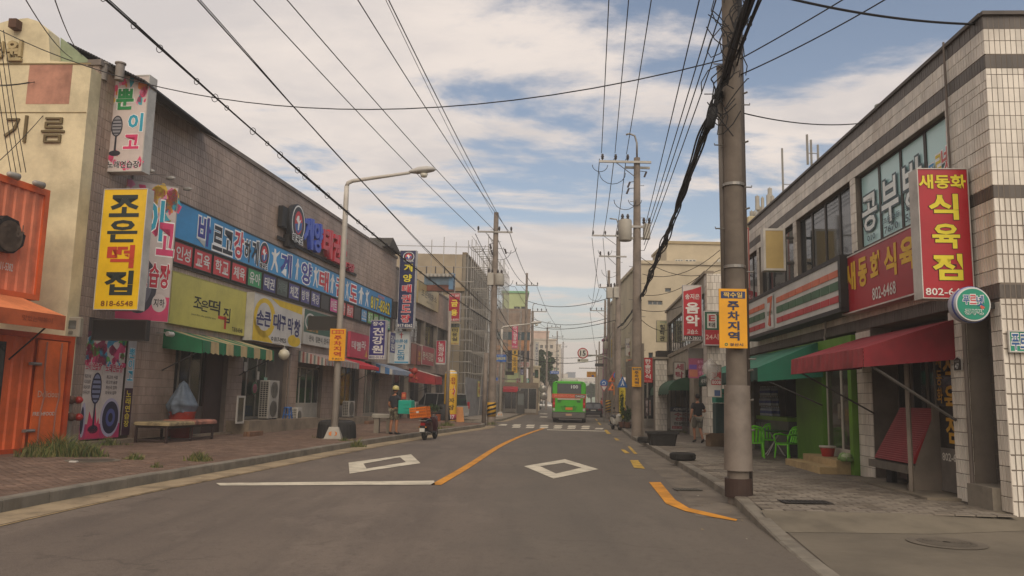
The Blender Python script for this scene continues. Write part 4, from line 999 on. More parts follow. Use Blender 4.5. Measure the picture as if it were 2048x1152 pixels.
letter(cl_, (ex0-.15, ex1+.15, 8.2, 10.), -.004, emblem(.02, .98, .03, .93))
# --- karaoke signs and the rice cake signs at the corner
def splash(n, u0, v0, u1, v1, cols, seed=1):
    rr = random.Random(seed); out = []
    for i in range(n):
        cx_, cy_ = u0+rr.random()*(u1-u0), v0+rr.random()*(v1-v0); k = 7; s_ = .03+rr.random()*.07
        out.append(('P', 0, 0, 0, 0, rr.choice(cols), dict(up=0, pts=[(cx_+cos(-6.283*j/k)*s_*(.4+rr.random()), cy_+sin(-6.283*j/k)*s_*.6*(.4+rr.random())) for j in range(k)])))
    return out
def mic(u0, v0, u1, v1, c1='8f8f93', c2='33323a'):
    w, h = u1-u0, v1-v0; r = [('O', u0+w*.1, v0, u1-w*.1, v0+h*.52, c2, dict(up=1)), ('O', u0+w*.18, v0+h*.03, u1-w*.18, v0+h*.49, c1, dict(up=2))]
    for i in range(5): r.append(('P', 0, 0, 0, 0, c2, dict(up=3, pts=[(u0+w*.2, v0+h*(.1+.08*i)), (u0+w*.2, v0+h*(.13+.08*i)), (u1-w*.2, v0+h*(.13+.08*i)), (u1-w*.2, v0+h*(.1+.08*i))])))
    r.append(('P', 0, 0, 0, 0, c2, dict(up=2, pts=[(u0+w*.44, v0+h*.5), (u0+w*.42, v0+h*.92), (u0+w*.58, v0+h*.92), (u0+w*.56, v0+h*.5)]))); r.append(('O', u0+w*.1, v0+h*.86, u1-w*.1, v1, c2, dict(up=1)))
    return r
sp = ['d04a70', 'd8b03c', '3a9aa8', 'cc7a3a', 'd884a0']
sign(BL(.75), (218, 152, 341, 292, 150, 345), -.0, .38, 'c9bcb4', 'b9b5ac', splash(26, .04, .02, .96, .28, sp, 2)+splash(14, .04, .8, .96, .99, ['d04a70', 'd884a0'], 3)+
     Tx('뿐', .14, .14, .62, .36, '2f8c4e', ol='efece6', b=.06)+Tx('이', .52, .40, .92, .59, '2f9ab2', ol='efece6', b=.06)+Tx('고', .44, .62, .86, .77, 'd0406c', ol='efece6', b=.06)+Tx('노래연습장', .06, .89, .92, .965, '26242a', ol='efece6', b=.04)+mic(.03, .42, .42, .84), 'blade_sign', 'pink splashed karaoke box sign with a microphone, topmost at the corner', border=.03, bracket=None)
bn = Fr((-11.38, 23.0), (.79, .61)); r0 = bn.at(214, 520); r1 = bn.at(346, 520); zt = bn.at(285, 362)[1]; zb = bn.at(290, 642)[1]
sign(bn, (r0[0], r1[0], zb, zt), 0, .15, 'c4b6ae', '9c968d', splash(40, .03, .02, .97, .2, sp, 5)+splash(30, .5, .02, .98, .35, ['d04a70', 'd8b03c', '3a9aa8'], 6)+[('#', 0, .82, 1, 1, 'cc3f66', {}), ('O', .25, .55, .78, .95, '3a3842', dict(up=0)), ('O', .32, .6, .7, .9, '6a6872', dict(up=1))]+
     Tx('이', .50, .12, .80, .42, '2f9ab2', ol='efece6', b=.06)+Tx('고', .72, .28, 1.0, .52, 'd0406c', ol='efece6', b=.06)+Tx('연습장', .48, .58, .97, .76, 'b8283c', ol='efece6', b=.05)+[('O', .72, .80, .95, .93, 'c9bcb4', dict(up=1))]+Tx('지하', .75, .835, .92, .895, '2b2b2b'), 'banner_sign', 'big pink and white karaoke board set at an angle behind the yellow sign', border=.02)
sign(BL(.25), (198, 378, 612, 286, 377, 628), .0, .3, 'e0b81c', 'b9b5ac', V('조은', .16, .04, .84, .46, '26302c', b=.05)+Tx('떡', .2, .47, .82, .66, 'b8402a', b=.05)+Tx('집', .2, .68, .84, .88, '26302c', b=.05)+Tx('818-6548', .16, .925, .88, .97, '7a4a1e', b=.03), 'blade_sign', 'tall yellow rice cake shop box sign with brushed black and red letters', border=.02)
led = sign(BL(.1), (184, 640, 680, 293, 638, 682), .1, .16, '0d0b09', '2a2724', [], 'led_board', 'unlit black LED board under the yellow rice cake sign', 'display board', border=.03)
# poster doors
a, b_ = bays[0]; q = a+(b_-a)*.80
pd = LF.root('poster_doors', 'karaoke entrance doors covered with a microphone and loudspeaker poster', 'door', None, None, a, -.02+.04, .3)
wq = q-a; hq = 2.95
MB().box(0, wq*.44, 0, .05, 0, hq).build('door', M('c2b6ab', .4, .15), pd); MB().box(wq*.45, wq, 0, .05, 0, hq).build('door', M('c2b6ab', .4, .15), pd)
PT = splash(60, .02, .02, .98, .3, ['b8305a', 'c8446c', '8a2a4a', '3a8aa8', '5c9a48'], 9)+[('#', 0, .86, 1, 1, 'b03060', {}), ('#', 0, 0, 1, .06, '5c2a3c', {})]+Tx('노래', -.0+.01, .29, .14, .36, 'b02844', ol='e8e4e0')+Tx('연습장', .16, .29, .40, .36, 'b02844', ol='e8e4e0', b=.05)+Tx('노래연습장', .50, .29, .96, .37, 'b02844', ol='e8e4e0', b=.05)
for i, s in enumerate(('최고의 시설', '최고의 음향', '최신곡 입하', '외국곡 입하')): PT += Tx(s, .55, .40+i*.05, .84, .435+i*.05, '2b2230', b=.01)+Tx(s, .01, .40+i*.05, .16, .435+i*.05, '2b2230', b=.01)
PT += [('O', .48, .62, .98, .99, 'a7a0b4', dict(up=0)), ('O', .53, .65, .95, .96, '23213a', dict(up=1)), ('O', .62, .72, .86, .89, '4a5288', dict(up=2)), ('O', .68, .76, .8, .85, '1a1a28', dict(up=3)), ('O', -.02+.02, .66, .12, .98, 'a7a0b4', dict(up=0)), ('O', .0, .7, .08, .95, '23213a', dict(up=1))]
PT += [('P', 0, 0, 0, 0, 'c8305a', dict(up=1, pts=[(.14, .99), (.5, .99), (.44, .8), (.4, .86), (.34, .7), (.28, .82), (.2, .74)]))]+mic(.16, .38, .48, .95, '7c8098', '23213a')
letter(pd, (0, wq, 0, hq), -.003, PT, 'poster_print')
sign(LF, (q+.04, b_, .35, 3.2), .03, .03, 'a8a09c', '5f574f', [('#', 0, .52, 1, 1, '3c1f2e', {})]+V('뿐이고', .15, .1, .85, .45, '2f9ab2', ol='efece6', b=.04)+V('노래연습장', .2, .54, .8, .92, 'd0b93c', b=.03), 'banner_sign', 'narrow upright karaoke banner with yellow letters beside the poster doors', border=0, rim=0)
# --- shop signs on the left wall
sign(LF, (341, 542, 649.5, 490.5, 581.5, 670.6), .12, .1, 'c3b95a', 'b2aa5c', [('조', .27, .38, .37, .60, '23221c', dict(b=.02)), ('은', .36, .42, .46, .64, '23221c', dict(b=.02)), ('떡', .46, .36, .62, .66, '23221c', dict(b=.02)), ('ㄱ', .60, .66, .72, .92, 'c0301e', dict(b=.06)), ('집', .67, .46, .77, .78, '23221c', dict(b=.02))]+Tx('Joeun Rice cake specialty store', .25, .72, .57, .77, '5c5a38', b=0)+Tx('T.818-6548', .81, .84, .97, .94, '23221c', b=.02), 'shop_sign', 'plain yellow green rice cake shop sign with brush lettering over the striped awning', border=.02)
sign(LF, (506, 583, 681.5, 603.5, 613, 696.5), .42, .38, 'c9c4bb', 'b4b0a7', [('O', -.0+.01, .06, .42, .9, 'd9b521', dict(up=0)), ('O', .07, .16, .34, .76, 'c9c4bb', dict(up=1)), ('P', 0, 0, 0, 0, 'd9b521', dict(up=0, pts=[(.01, .99), (.4, .99), (.01, .5)])), ('P', 0, 0, 0, 0, 'd9b521', dict(up=0, pts=[(.3, .01), (.99, .01), (.99, .2), (.5, .15)])), ('O', .7, .72, .98, .99, 'd9b521', dict(up=0))]+
     Tx('손', .06, .34, .20, .66, '23245c', ol='d8d4cc', b=.05)+Tx('큰', .20, .34, .33, .66, '23245c', ol='d8d4cc', b=.05)+Tx('대', .38, .32, .53, .68, '23245c', ol='d8d4cc', b=.05)+Tx('구', .53, .34, .64, .68, '23245c', ol='d8d4cc', b=.05)+Tx('막', .68, .34, .8, .72, '23245c', ol='d8d4cc', b=.05)+Tx('창', .82, .34, .96, .76, '23245c', ol='d8d4cc', b=.05)+Tx('817-9925', .42, .84, .66, .94, '2b2b2b', b=.03)+[('O', .36, .85, .40, .93, '2b2b2b', dict(up=2, ri=.5)), ('#', .17, .78, .22, .92, '9a968e', {})], 'shop_sign', 'yellow and white restaurant box sign with navy lettering beside the rice cake sign', border=.02)
sign(LF, (607, 616, 688, 663, 632, 697), .2, .15, '2c5a4c', 'b4b0a7', [('#', 0, .66, 1, 1, 'bdb8ac', {}), ('O', .04, .1, .4, .6, 'c9c4bb', dict(up=1, ri=.8))]+Tx('닭이', .55, .12, .98, .5, 'c9c4bb')+Tx('고불고불', .08, .52, .5, .62, 'c08a3c', b=.01)+Tx('·완숙 ·일본식 ·만두류', .18, .72, .98, .9, '2b2b2b', b=.02), 'shop_sign', 'dark green and white eatery sign half behind the lamp post', border=.02)
sign(LF, (700, 663, 713, 737, 671, 720.6), .2, .15, 'b5284a', 'b03a50', Tx('데', .08, .34, .3, .66, 'd8d4cc')+Tx('렐', .34, .34, .56, .7, 'd8d4cc')+Tx('라', .6, .26, .84, .62, 'd8d4cc')+[('P', 0, 0, 0, 0, 'cda046', dict(up=1, pts=[(.8, .9), (.95, .9), (.9, .6)]))], 'shop_sign', 'crimson clothing repair sign with white letters behind the lamp post', border=.02)
sign(LF, (sL(775, 690), sL(786, 690), 3.7, 5.7), .15, .12, 'c4c0b6', 'b0aca2', [('#', 0, .0, 1, .65, '3c3a74', {})]+V('강원', .15, .08, .85, .6, 'd8d4cc'), 'shop_sign', 'short white and purple sign plate right behind the purple blade sign')
sign(BL(sL(733)), (738, 641, 718, 771, 639, 719), -.0, .35, '352f74', 'b9b5b0', [('#', 0, .9, 1, 1, 'c9c4bb', {})]+Tx('장수', .18, .04, .85, .15, 'd8d4cc', b=.04)+V('건강원', .2, .18, .86, .86, 'd8d4cc', b=.05)+Tx('802-3116', .06, .92, .92, .975, '352f74', b=.03), 'blade_sign', 'purple health shop blade sign with large white letters', border=.04)
sign(BL(sL(781)), (785.5, 662, 727, 819, 663, 728), 0, .35, 'bcc0bc', 'b9b5b0', [('#', 0, .93, 1, 1, '4a8aa6', {}), ('#', .46, .04, .52, .22, 'b02e34', {}), ('#', .38, .09, .6, .115, 'b02e34', {})]+Tx('바른샘', .12, .25, .86, .37, '3a7c9c', b=.04)+V('기도원', .28, .4, .72, .9, '3a7c9c', b=.05), 'blade_sign', 'white blade sign with a small red cross and blue letters', border=.03)
sign(BL(30.4), (797, 501, 656, 830, 500.5, 657), 0, .4, '1f2650', 'b4b0aa', emblem(.2, .88, .02, .145)+Tx('계', .28, .175, .8, .275, 'd8c832', ol='111111', b=.05)+Tx('양', .24, .31, .78, .41, 'd8c832', ol='111111', b=.05)+[(c, .22, .445+i*.128, .78, .545+i*.128, 'c23240', dict(ol='dcd8d0', b=.05)) for i, c in enumerate('태권도장')]+Tx('817-8362', .04, .945, .93, .985, 'dcd8d0', b=.03), 'blade_sign', 'tall navy taekwondo blade sign with yellow and red letters', border=.03)
sign(LF, (822, 686, 728, 833, 688, 730), .2, .15, '8c4a38', '4a2a20', [], 'shop_sign', 'small brown red sign plate just past the white cross sign')
sign(LF, (834, 690, 730, 843, 692, 731), .2, .15, '7c2424', '4a2a20', V('풍년', .25, .3, .75, .8, 'c9a032'), 'shop_sign', 'narrow dark red sign plate with yellow letters')
sign(LF, (844, 690, 730, 868, 697, 732), .25, .2, 'a02c38', 'b0a49a', Tx('분식', .05, .28, .45, .74, 'd8c8b0', ol='5c1c20')+Tx('김밥', .5, .28, .95, .74, 'd8c8b0', ol='5c1c20'), 'shop_sign', 'red sign with crowded pale letters beside the fruit stall sign')
sign(BL(sL(866)), (872, 681, 729, 891, 681, 729), 0, .3, 'b02844', 'b9b5b0', [('#', 0, .93, 1, 1, 'c4c0b6', {})]+V('노점과일', .2, .04, .8, .9, 'd8d4cc', b=.04), 'blade_sign', 'red fruit shop blade sign with white letters beside the thin pole', border=.03)
sign(LF, (836, 563, 607, 877, 583, 624), .3, .15, 'b3a172', '9a8a60', Tx('조은이용소', .15, .28, .9, .6, '3a352a', b=.01)+Tx('802-3316', .4, .72, .7, .8, '6a5c40', b=0), 'shop_sign', 'beige barber sign high on the second tiled building', border=.02)
def bulb_row(root, q):
    pass
sign(BL(sL(886, 620)), (897, 586, 643, 920, 586, 643), 0, .4, '9a1f2c', 'a8a096', Tx('속나 30년', .1, .04, .9, .14, 'd8d4cc', b=.02)+Tx('금', .22, .24, .8, .48, 'd8c23a', b=.06)+Tx('용', .22, .58, .8, .8, 'd8c23a', b=.06)+Tx('58-8370', .08, .9, .92, .97, 'd8d4cc', b=.02), 'blade_sign', 'dark red blade sign with two big yellow letters at the scaffold corner', border=.03)
sign(BL(sL(888, 670)), (899, 647, 690, 919, 647, 690), 0, .4, 'b8a868', 'a8a096', [('#', 0, 0, 1, .18, '4a5a4c', {})]+Tx('조은', .3, .03, .9, .15, 'd8d4cc', b=.02)+V('미용실', .25, .22, .8, .82, '2b2620', b=.04)+Tx('02-0831', .1, .9, .9, .97, '9c4a30', b=.0), 'blade_sign', 'cream hair salon blade sign below the dark red one', border=.03)
rs = BL(sL(846, 570)); r_ = rs.rect(848, 556, 583, 907, 547, 580, 0)
o = rs.root('roof_signboard', 'old blue grey roof signboard with a rusty lower panel and row of lamps', 'sign', None, None, r_[0], 0, r_[2]); w_ = r_[1]-r_[0]; h_ = r_[3]-r_[2]
MB().box(0, w_, 0, .5, h_*.4, h_).build('board', M('5f7482', .5, .3), o); MB().box(0, w_, 0, .5, 0, h_*.38).build('rusty_panel', M('6e3c28', .8, .4), o); MB().box(w_-.35, w_, -.04, .55, .1, h_+.2).build('end_post', M('5a7c98', .5, .2), o)
for k in range(7): MB().lathe([(.0, .0), (.14, .05), (.2, .25), (0, .26)], (.3+k*w_/7.4, -.25, h_-.15), 8).build('lamp', M('b8b4aa', .4, .1), o)
for k in range(4): MB().tube([(k*w_/3.2, .6, h_), (k*w_/3.2, .6, h_+.8)], .05, 5).build('strut', M('3c3834', .6), o)
# --- far left signs
def fsign(x0, x1, y0, y1, Y, face, texts, label, frame='8a867e', **k): return sign(BX(0, Y, 1, 0), (x0, y0, y1, x1, y0, y1), 0, .4, face, frame, texts, 'blade_sign', label, **k)
fsign(1023.6, 1036, 650, 697, 88, 'c23a62', V('라인업광막', .22, .03, .78, .82, 'dcd8d0')+Tx('802-6662', .1, .88, .9, .95, 'dcd8d0', b=0), 'pink blade sign with white letters past the scaffolding', border=.03)
fsign(1023.6, 1035.5, 700, 746, 87, 'c69a26', [('O', .3, .03, .7, .18, '2c3c2c', dict(up=1))]+V('한의원', .25, .3, .75, .95, '2b2620'), 'yellow oriental clinic blade sign below the pink one', border=.03)
fsign(1069, 1077.5, 684, 733, 120, 'b8b4ac', V('서울내과C의원', .25, .05, .75, .95, '44486c'), 'tall white clinic blade sign in front of the tree', border=.03)
fsign(1069, 1077, 739, 756, 118, 'cfa82a', V('농원', .2, .1, .8, .9, '2c5a34'), 'small yellow and green blade sign beside the tree', border=.03)
fsign(1035, 1045, 711, 719, 96, 'bdb8ae', Tx('TER', .1, .2, .9, .8, '3a4a6a'), 'small white sign reading TER')
fsign(1036, 1059, 723, 735, 97, 'bdb8ae', Tx('LOTTO', .06, .15, .94, .85, 'b02e34'), 'white sign with red round letters on the clinic building')
fsign(1032, 1042, 756, 766, 92, 'bdb8ae', Tx('25', .1, .1, .9, .9, 'b02e34', b=.05), 'white shop sign with a red number 25')
fsign(1051, 1058, 757, 766, 92, '4aa89a', [('#', .4, .1, .6, .9, 'd8d4cc', {}), ('#', .1, .4, .9, .6, 'd8d4cc', {})], 'small teal pharmacy cross sign')
fsign(1049, 1055, 771, 790, 90, 'b8b09a', V('약국', .2, .1, .8, .5, '3a6a4a'), 'pale upright sign under the teal cross sign')
# --- awnings
def awning(fr, px0, px1, off, ztop, zfr, zbot, mat, name_label, matv=None, mate=None, arms=True, sc_=.05):
    """sloping fabric roof: px0 / px1 are where the front corners show at the valance"""
    s0 = fr.at(px0, 720, off)[0] if px0 > 100 else px0; s1 = fr.at(px1, 720, off)[0] if px1 > 100 else px1
    rt = fr.root('awning', name_label, 'awning', None, None, s0, 0, 0); w = s1-s0; n = 24
    top = MB(); val = MB(); vs = []
    for i in range(n+1):
        x = w*i/n; sag = .03*sin(pi*i/n*3)**2
        for j in range(7): u_ = j/6; vs.append((x, -off*u_, ztop+(zfr-ztop)*u_-sag*sin(pi*u_)))
    top.add(vs, [(i*7+j, i*7+j+1, i*7+j+8, i*7+j+7) for i in range(n) for j in range(6)])
    t1 = top.build('canopy', mat, rt, True)
    v2 = []
    m2 = n*4
    for i in range(m2+1):
        x = w*i/m2; v2 += [(x, -off-.004, zfr), (x, -off-.02-.015*sin(i*1.1), zbot+sc_*abs(sin(i*pi/6)))]
    val.add(v2, [(2*i, 2*i+1, 2*i+3, 2*i+2) for i in range(m2)]); val.build('valance', matv or mat, rt, True)
    for x in (-.003, w+.003): MB().poly([(x, 0, ztop), (x, 0, zbot+.15), (x, -off, zbot), (x, -off, zfr)]).build('end_flap', mate or matv or mat, rt)
    if arms:
        a_ = MB()
        for x in (.05, w-.05): a_.tube([(x, -off+.03, zbot+.12), (x, -.02, zbot-.55)], .02, 6); a_.tube([(x, -off+.03, zfr-.03), (x, 0, zfr-.03)], .015, 5)
        a_.tube([(0, -off+.03, zfr-.05), (w, -off+.03, zfr-.05)], .02, 6); a_.build('frame', M('3c3a38', .5), rt)
    return rt
gs = ['1f6a44', 'b39d70']
awning(LF, 403, 547, 1.35, 3.62, 3.27, 2.86, stripes(gs, .52), 'green and cream striped awning over the rice cake shop', stripes(gs, .52, off=.2), M('1f6a44', .8, .25))
rp = ['a8948a', '8a4f48', 'a8a094', '5f6a66']
awning(LF, 652, 719, 1.3, 3.62, 3.27, 2.95, stripes(rp, .09), 'pale finely striped awning over the white shop doors', stripes(rp, .09), stripes(rp, .09, axis=1))
awning(LF, 722, 759, 1.3, 3.62, 3.2, 3.0, M('b02230', .75, .2), 'bright red awning between the pale striped and blue striped ones', M('b8242f', .75, .2))
bs = ['356a9a', 'b0aca4']
awning(LF, 786, 824, 1.3, 3.62, 3.2, 2.9, stripes(bs, .14), 'blue and white striped awning beyond the red one', stripes(bs, .07), stripes(bs, .28, axis=1))
awning(LF, 872, 885, 1.9, 3.62, 3.1, 2.5, M('b8a89a', .8, .2), 'faded red drooping awning of the last tiled shop', M('a02a2c', .8, .25), M('a02a2c', .8, .25))
# --- right side signs
sign(RF, (1683, 517, 629, 1838, 447, 591), .28, .24, 'a3222c', 'c0bcb4', [], 'shop_sign', 'wide red butcher shop sign with yellow letters on the wall', border=.03)
rr_ = RF.rect(1683, 517, 629, 1838, 447, 591, .28); o = [x for x in sc.objects if x.get('label') == 'wide red butcher shop sign with yellow letters on the wall'][0]
cx_ = (rr_[0]+rr_[1])/2; hh = rr_[3]-rr_[2]
def rx_(px, y): return (RF.at(px, y, .28)[0]-rr_[0])/(rr_[1]-rr_[0])
letter(o, (rr_[0]-cx_, rr_[1]-cx_, 0, hh), -.002, [('새', rx_(1691, 560), .13, rx_(1712, 555), .62, 'd8ac2a', dict(b=.06)), ('동', rx_(1717, 550), .13, rx_(1735, 545), .62, 'd8ac2a', dict(b=.06)), ('화', rx_(1741, 540), .13, rx_(1764, 535), .62, 'd8ac2a', dict(b=.06)), ('식', rx_(1769, 530), .13, rx_(1794, 525), .62, 'd8ac2a', dict(b=.06)), ('육', rx_(1800, 515), .13, rx_(1832, 505), .62, 'd8ac2a', dict(b=.06)), ('802-6468', rx_(1746, 600), .70, rx_(1793, 590), .9, 'd8d4cc', dict(b=.02))])
sign(BR_(-.28), (1839, 337, 598, 1942, 336.5, 597), 0, .3, 'a31c26', 'bdb8b0', Tx('새동화', .03, .05, .95, .16, 'd8c82e', ol='3c1418', b=.05, g=.02)+Tx('식', .2, .2, .78, .40, 'd8c82e', ol='3c1418', b=.05, g=.02)+Tx('육', .24, .43, .78, .62, 'd8c82e', ol='3c1418', b=.05, g=.02)+Tx('점', .22, .66, .8, .86, 'd8c82e', ol='3c1418', b=.05, g=.02)+Tx('802-6468', .06, .92, .96, .975, 'd8d4cc', b=.02), 'blade_sign', 'large red butcher blade sign with yellow letters standing out from the corner', border=.015, bracket=.9)
pf = BR_(E0-.05); p = pf.at(1946, 608.5); rad = 37.5*11.7/1600
o = pf.root('round_sign', 'round green and white study room sign on the corner building', 'sign', None, None, p[0], 0, p[1])
MB().lathe([(rad*.9, .26), (rad*.98, .22), (rad, .12), (rad*.98, .02), (rad*.92, 0.)], n=40, axis='y').build('drum', M('a9adb8', .35, .1), o, True, autosmooth=True)
MB().lathe([(rad*.93, .0), (rad*.93, -.008), (0, -.008)], n=40, axis='y').build('face', M('d0d0cc', .35, .05), o); MB().lathe([(rad*.86, -.008), (rad*.86, -.014), (0, -.014)], n=40, axis='y').build('green_disc', M('1f8a6e', .35, .08), o)
mb = MB().lathe([(rad+.004, .04), (rad+.004, .08)], n=40, axis='y'); mb.build('blue_band', M('46589a', .4), o)
letter(o, (-rad, rad, -rad, rad), -.016, Tx('푸', .22, .26, .40, .50, '2f5a8c', ol='e0e0dc', g=.07)+Tx('르', .4, .24, .58, .50, 'c04a50', ol='e0e0dc', g=.07)+Tx('넷', .58, .26, .78, .56, '2f5a8c', ol='e0e0dc', g=.07)+[('P', 0, 0, 0, 0, 'c85a4a', dict(up=5, pts=[(.66, .58), (.72, .64), (.8, .6), (.72, .5)]))]+Tx('공부방', .26, .64, .76, .79, '1f8a6e', ol='e0e0dc', g=.07))
MB().box(rad*.9, rad+.12, .1, .2, -.05, .05).build('arm', M('3a3836', .5), o)
fr = RCF; r_ = fr.rect(2017, 661, 705, 2075, 661, 705, .05)
sign(fr, (r_[0], r_[1], r_[2], r_[3]), .05, .03, '1f8a6e', 'c4c0b6', Tx('푸르넷', .1, .12, .95, .9, '2f5a8c', ol='e0e0dc', g=.07), 'wall_sign', 'green wall sign with outlined letters at the right picture edge', border=.02)
r7 = (RF.at(1489, 650, .45)[0], RF.at(1677, 590, .45)[0], 3.78, 4.84)
o = RF.root('striped_shop_sign', 'long white convenience store sign with orange green and red stripes', 'sign', None, None, r7[0], -.45, r7[2]); w_ = r7[1]-r7[0]; h_ = r7[3]-r7[2]
MB().box(0, w_, .02, .42, 0, h_).build('sign_case', M('c4c2bc', .35, .1), o)
MB().box(-.12, w_+.14, .0, .44, h_, h_+.1).box(w_, w_+.14, .0, .44, -.06, h_).box(-.12, w_+.14, .0, .44, -.1, 0).build('black_surround', M('1f1d1c', .5), o)
n = 14; c0 = w_*.62-.0
for k in range(n):
    x = k*w_/n; e = .03; xm = x+w_/n/2
    for z0, z1, c in ((.62, .80, 'c8623c'), (.34, .56, '2c5c3c'), (.08, .26, 'b0262c')):
        if abs(xm-w_*.36) < w_/n*.55: continue
        z0 += .04; MB().box(x+e, x+w_/n-e, .005, .02, h_*z0, h_*z1).build('stripe_panel', M(c, .4, .12), o)
xm = w_*.36
letter(o, (xm-.36, xm+.36, .04, h_-.04), .0, [('#', .0, .0, 1, 1, 'cac8c2', {})]+Tx('7', .12, .06, .92, .94, 'c8623c', b=.04)+[('P', 0, 0, 0, 0, 'b0262c', dict(up=9, pts=[(.42, .93), (.62, .93), (.62, .68), (.5, .68)][::-1]))]+Tx('ELEVEN', .12, .48, .84, .60, '2c5c3c', ol='cac8c2', b=.03, g=.12))
sign(BR_(sR(1592, 500)-.1), (1527, 458, 541, 1571, 456, 541), 0, .3, 'b8a068', 'c2bdb2', [('P', 0, 0, 0, 0, 'c8c4ba', dict(up=1, pts=[(.0, 1.), (1, 1.), (1, .94), (.9, .98), (.0, .98)]))], 'blade_sign', 'blank beige blade sign with a white frame above the striped store sign', border=.08, bracket=.9)
sign(BR_(sR(1512, 520)), (1462, 456, 578, 1499, 455, 580), 0, .3, 'bcb6ae', 'a85a50', Tx('학원', .4, .03, .9, .08, '5c4a44', b=0)+V('스쿨스낙', .35, .14, .9, .8, '38302e', b=.02)+Tx('교습소', .3, .88, .92, .94, '38302e', b=.02), 'blade_sign', 'white blade sign with a red rim half hidden behind the big pole', border=.04)
fs_ = B2(-.4); sign(fs_, (1366, 570, 680, 1404, 570, 682), 0, .3, 'b02330', 'b9b5b0', [('#', 0, .91, 1, 1, '26221f', {}), ('P', 0, 0, 0, 0, 'c4bcb4', dict(up=1, pts=[(.0, .0), (.0, .12), (.5, .08), (1., .02), (1, 0)]))]+Tx('송지은', .12, .16, .88, .26, 'd8d4cc', b=.03)+V('음악', .14, .30, .86, .76, 'dcd8d0', b=.06)+Tx('교습소', .2, .80, .78, .885, 'd8d4cc', b=.03)+Tx('817-2832', .06, .93, .94, .985, 'd8d4cc', b=.02), 'blade_sign', 'red music school blade sign with rounded white letters', border=.02)
sign(B2(.3), (1408, 622, 691, 1440, 622, 691), 0, .3, '1f5a40', 'b9b5b0', [('#', 0, .55, 1, 1, 'a8242e', {}), ('#', .2, .08, .8, .5, 'c4c0b6', {})]+Tx('E', .3, .12, .7, .3, 'b02e34', b=.04)+Tx('태', .3, .33, .7, .48, '2b2b2b')+Tx('24시', .1, .66, .9, .84, 'd8b0a0'), 'blade_sign', 'green and red blade sign reading 24 beside the big pole', border=.04)
sign(B2(s2(1337, 680)), (1313, 641, 684, 1335, 641, 684), 0, .3, 'b3ab84', '8f8a76', Tx('수미철', .3, .04, .9, .12, '3a8a8a', b=0)+V('철학관', .28, .18, .76, .96, '23221e', b=.04), 'blade_sign', 'pale fortune teller blade sign with black letters', border=.02)
sign(BX(*gnd(1300, 868, .15)), (1286, 715, 764, 1305, 716, 766), 0, .3, 'b8262e', 'a82028', V('한솔장식', .2, .04, .82, .86, 'dcd4cc', b=.04)+Tx('812-9033', .1, .92, .9, .97, 'd8b0a0', b=0), 'blade_sign', 'red interior shop blade sign behind the second pole', border=.02)
sign(B2(s2(1377, 745)), (1347, 723, 760, 1371, 724, 761), 0, .25, 'b3aea4', '6f675c', V('세탁', .16, .08, .84, .92, '8c2440', b=.04), 'blade_sign', 'square whitish laundry sign with dark red letters', border=.04)
pb = B2(-1.0); sign(pb, (1377, 700, 756, 1410, 693, 757), .0, .05, 'a0506e', '8a8a86', [('#', 0, 0, 1, .34, '76726a', {}), ('#', .05, .55, .5, .7, '6a4a9a', {}), ('#', .05, .72, .55, .95, 'b06a50', {})]+Tx('즐거운', .55, .4, .95, .5, 'd8a0b8')+Tx('수학', .6, .55, .95, .7, 'd8a0b8')+Tx('생활', .6, .75, .95, .88, 'd8a0b8'), 'banner_sign', 'creased pink and violet cloth banner on the laundry building', 'banner', border=.0, rim=0)
awning(R2F, s2(1379)-.3, s2(1379)+.0, 0.1, 3.2, 3.1, 3., M('1f5a3a', .8), 'x') if False else None
def dome_awning(fr, x0, x1, off, z0, z1, mat, label):
    rt = fr.root('awning', label, 'awning', None, None, x0, 0, 0); w = x1-x0; n = 8; vs = []
    for i in (0, 1):
        for j in range(n+1): a_ = pi/2*j/n; vs.append((w*i, -off*sin(a_), z0+(z1-z0)*cos(a_)))
    mb = MB().add(vs, [(j, j+1, n+2+j, n+1+j) for j in range(n)])
    for i in (0, 1): mb.add([(w*i, 0, z0)]+vs[i*(n+1):(i+1)*(n+1)], [tuple(range(n+2))])
    mb.build('canopy', mat, rt, True, autosmooth=True)
    v2 = []; m_ = 40
    for i in range(m_+1): v2 += [(w*i/m_, -off-.003, z0), (w*i/m_, -off-.01, z0-.22+.05*abs(sin(i*pi/5)))]
    MB().add(v2, [(2*i, 2*i+1, 2*i+3, 2*i+2) for i in range(m_)]).add([(0, -off*i/10, z0-(.22-.05*abs(sin(i)))*(k)) for i in range(11) for k in (0, 1)], [(2*i, 2*i+1, 2*i+3, 2*i+2) for i in range(10)]).build('valance', mat, rt, True)
dome_awning(R2F, s2(1334)-.3, s2(1378)+.1, .95, 2.2, 2.82, M('1f4a30', .8, .25), 'rounded dark green awning over the laundry door')
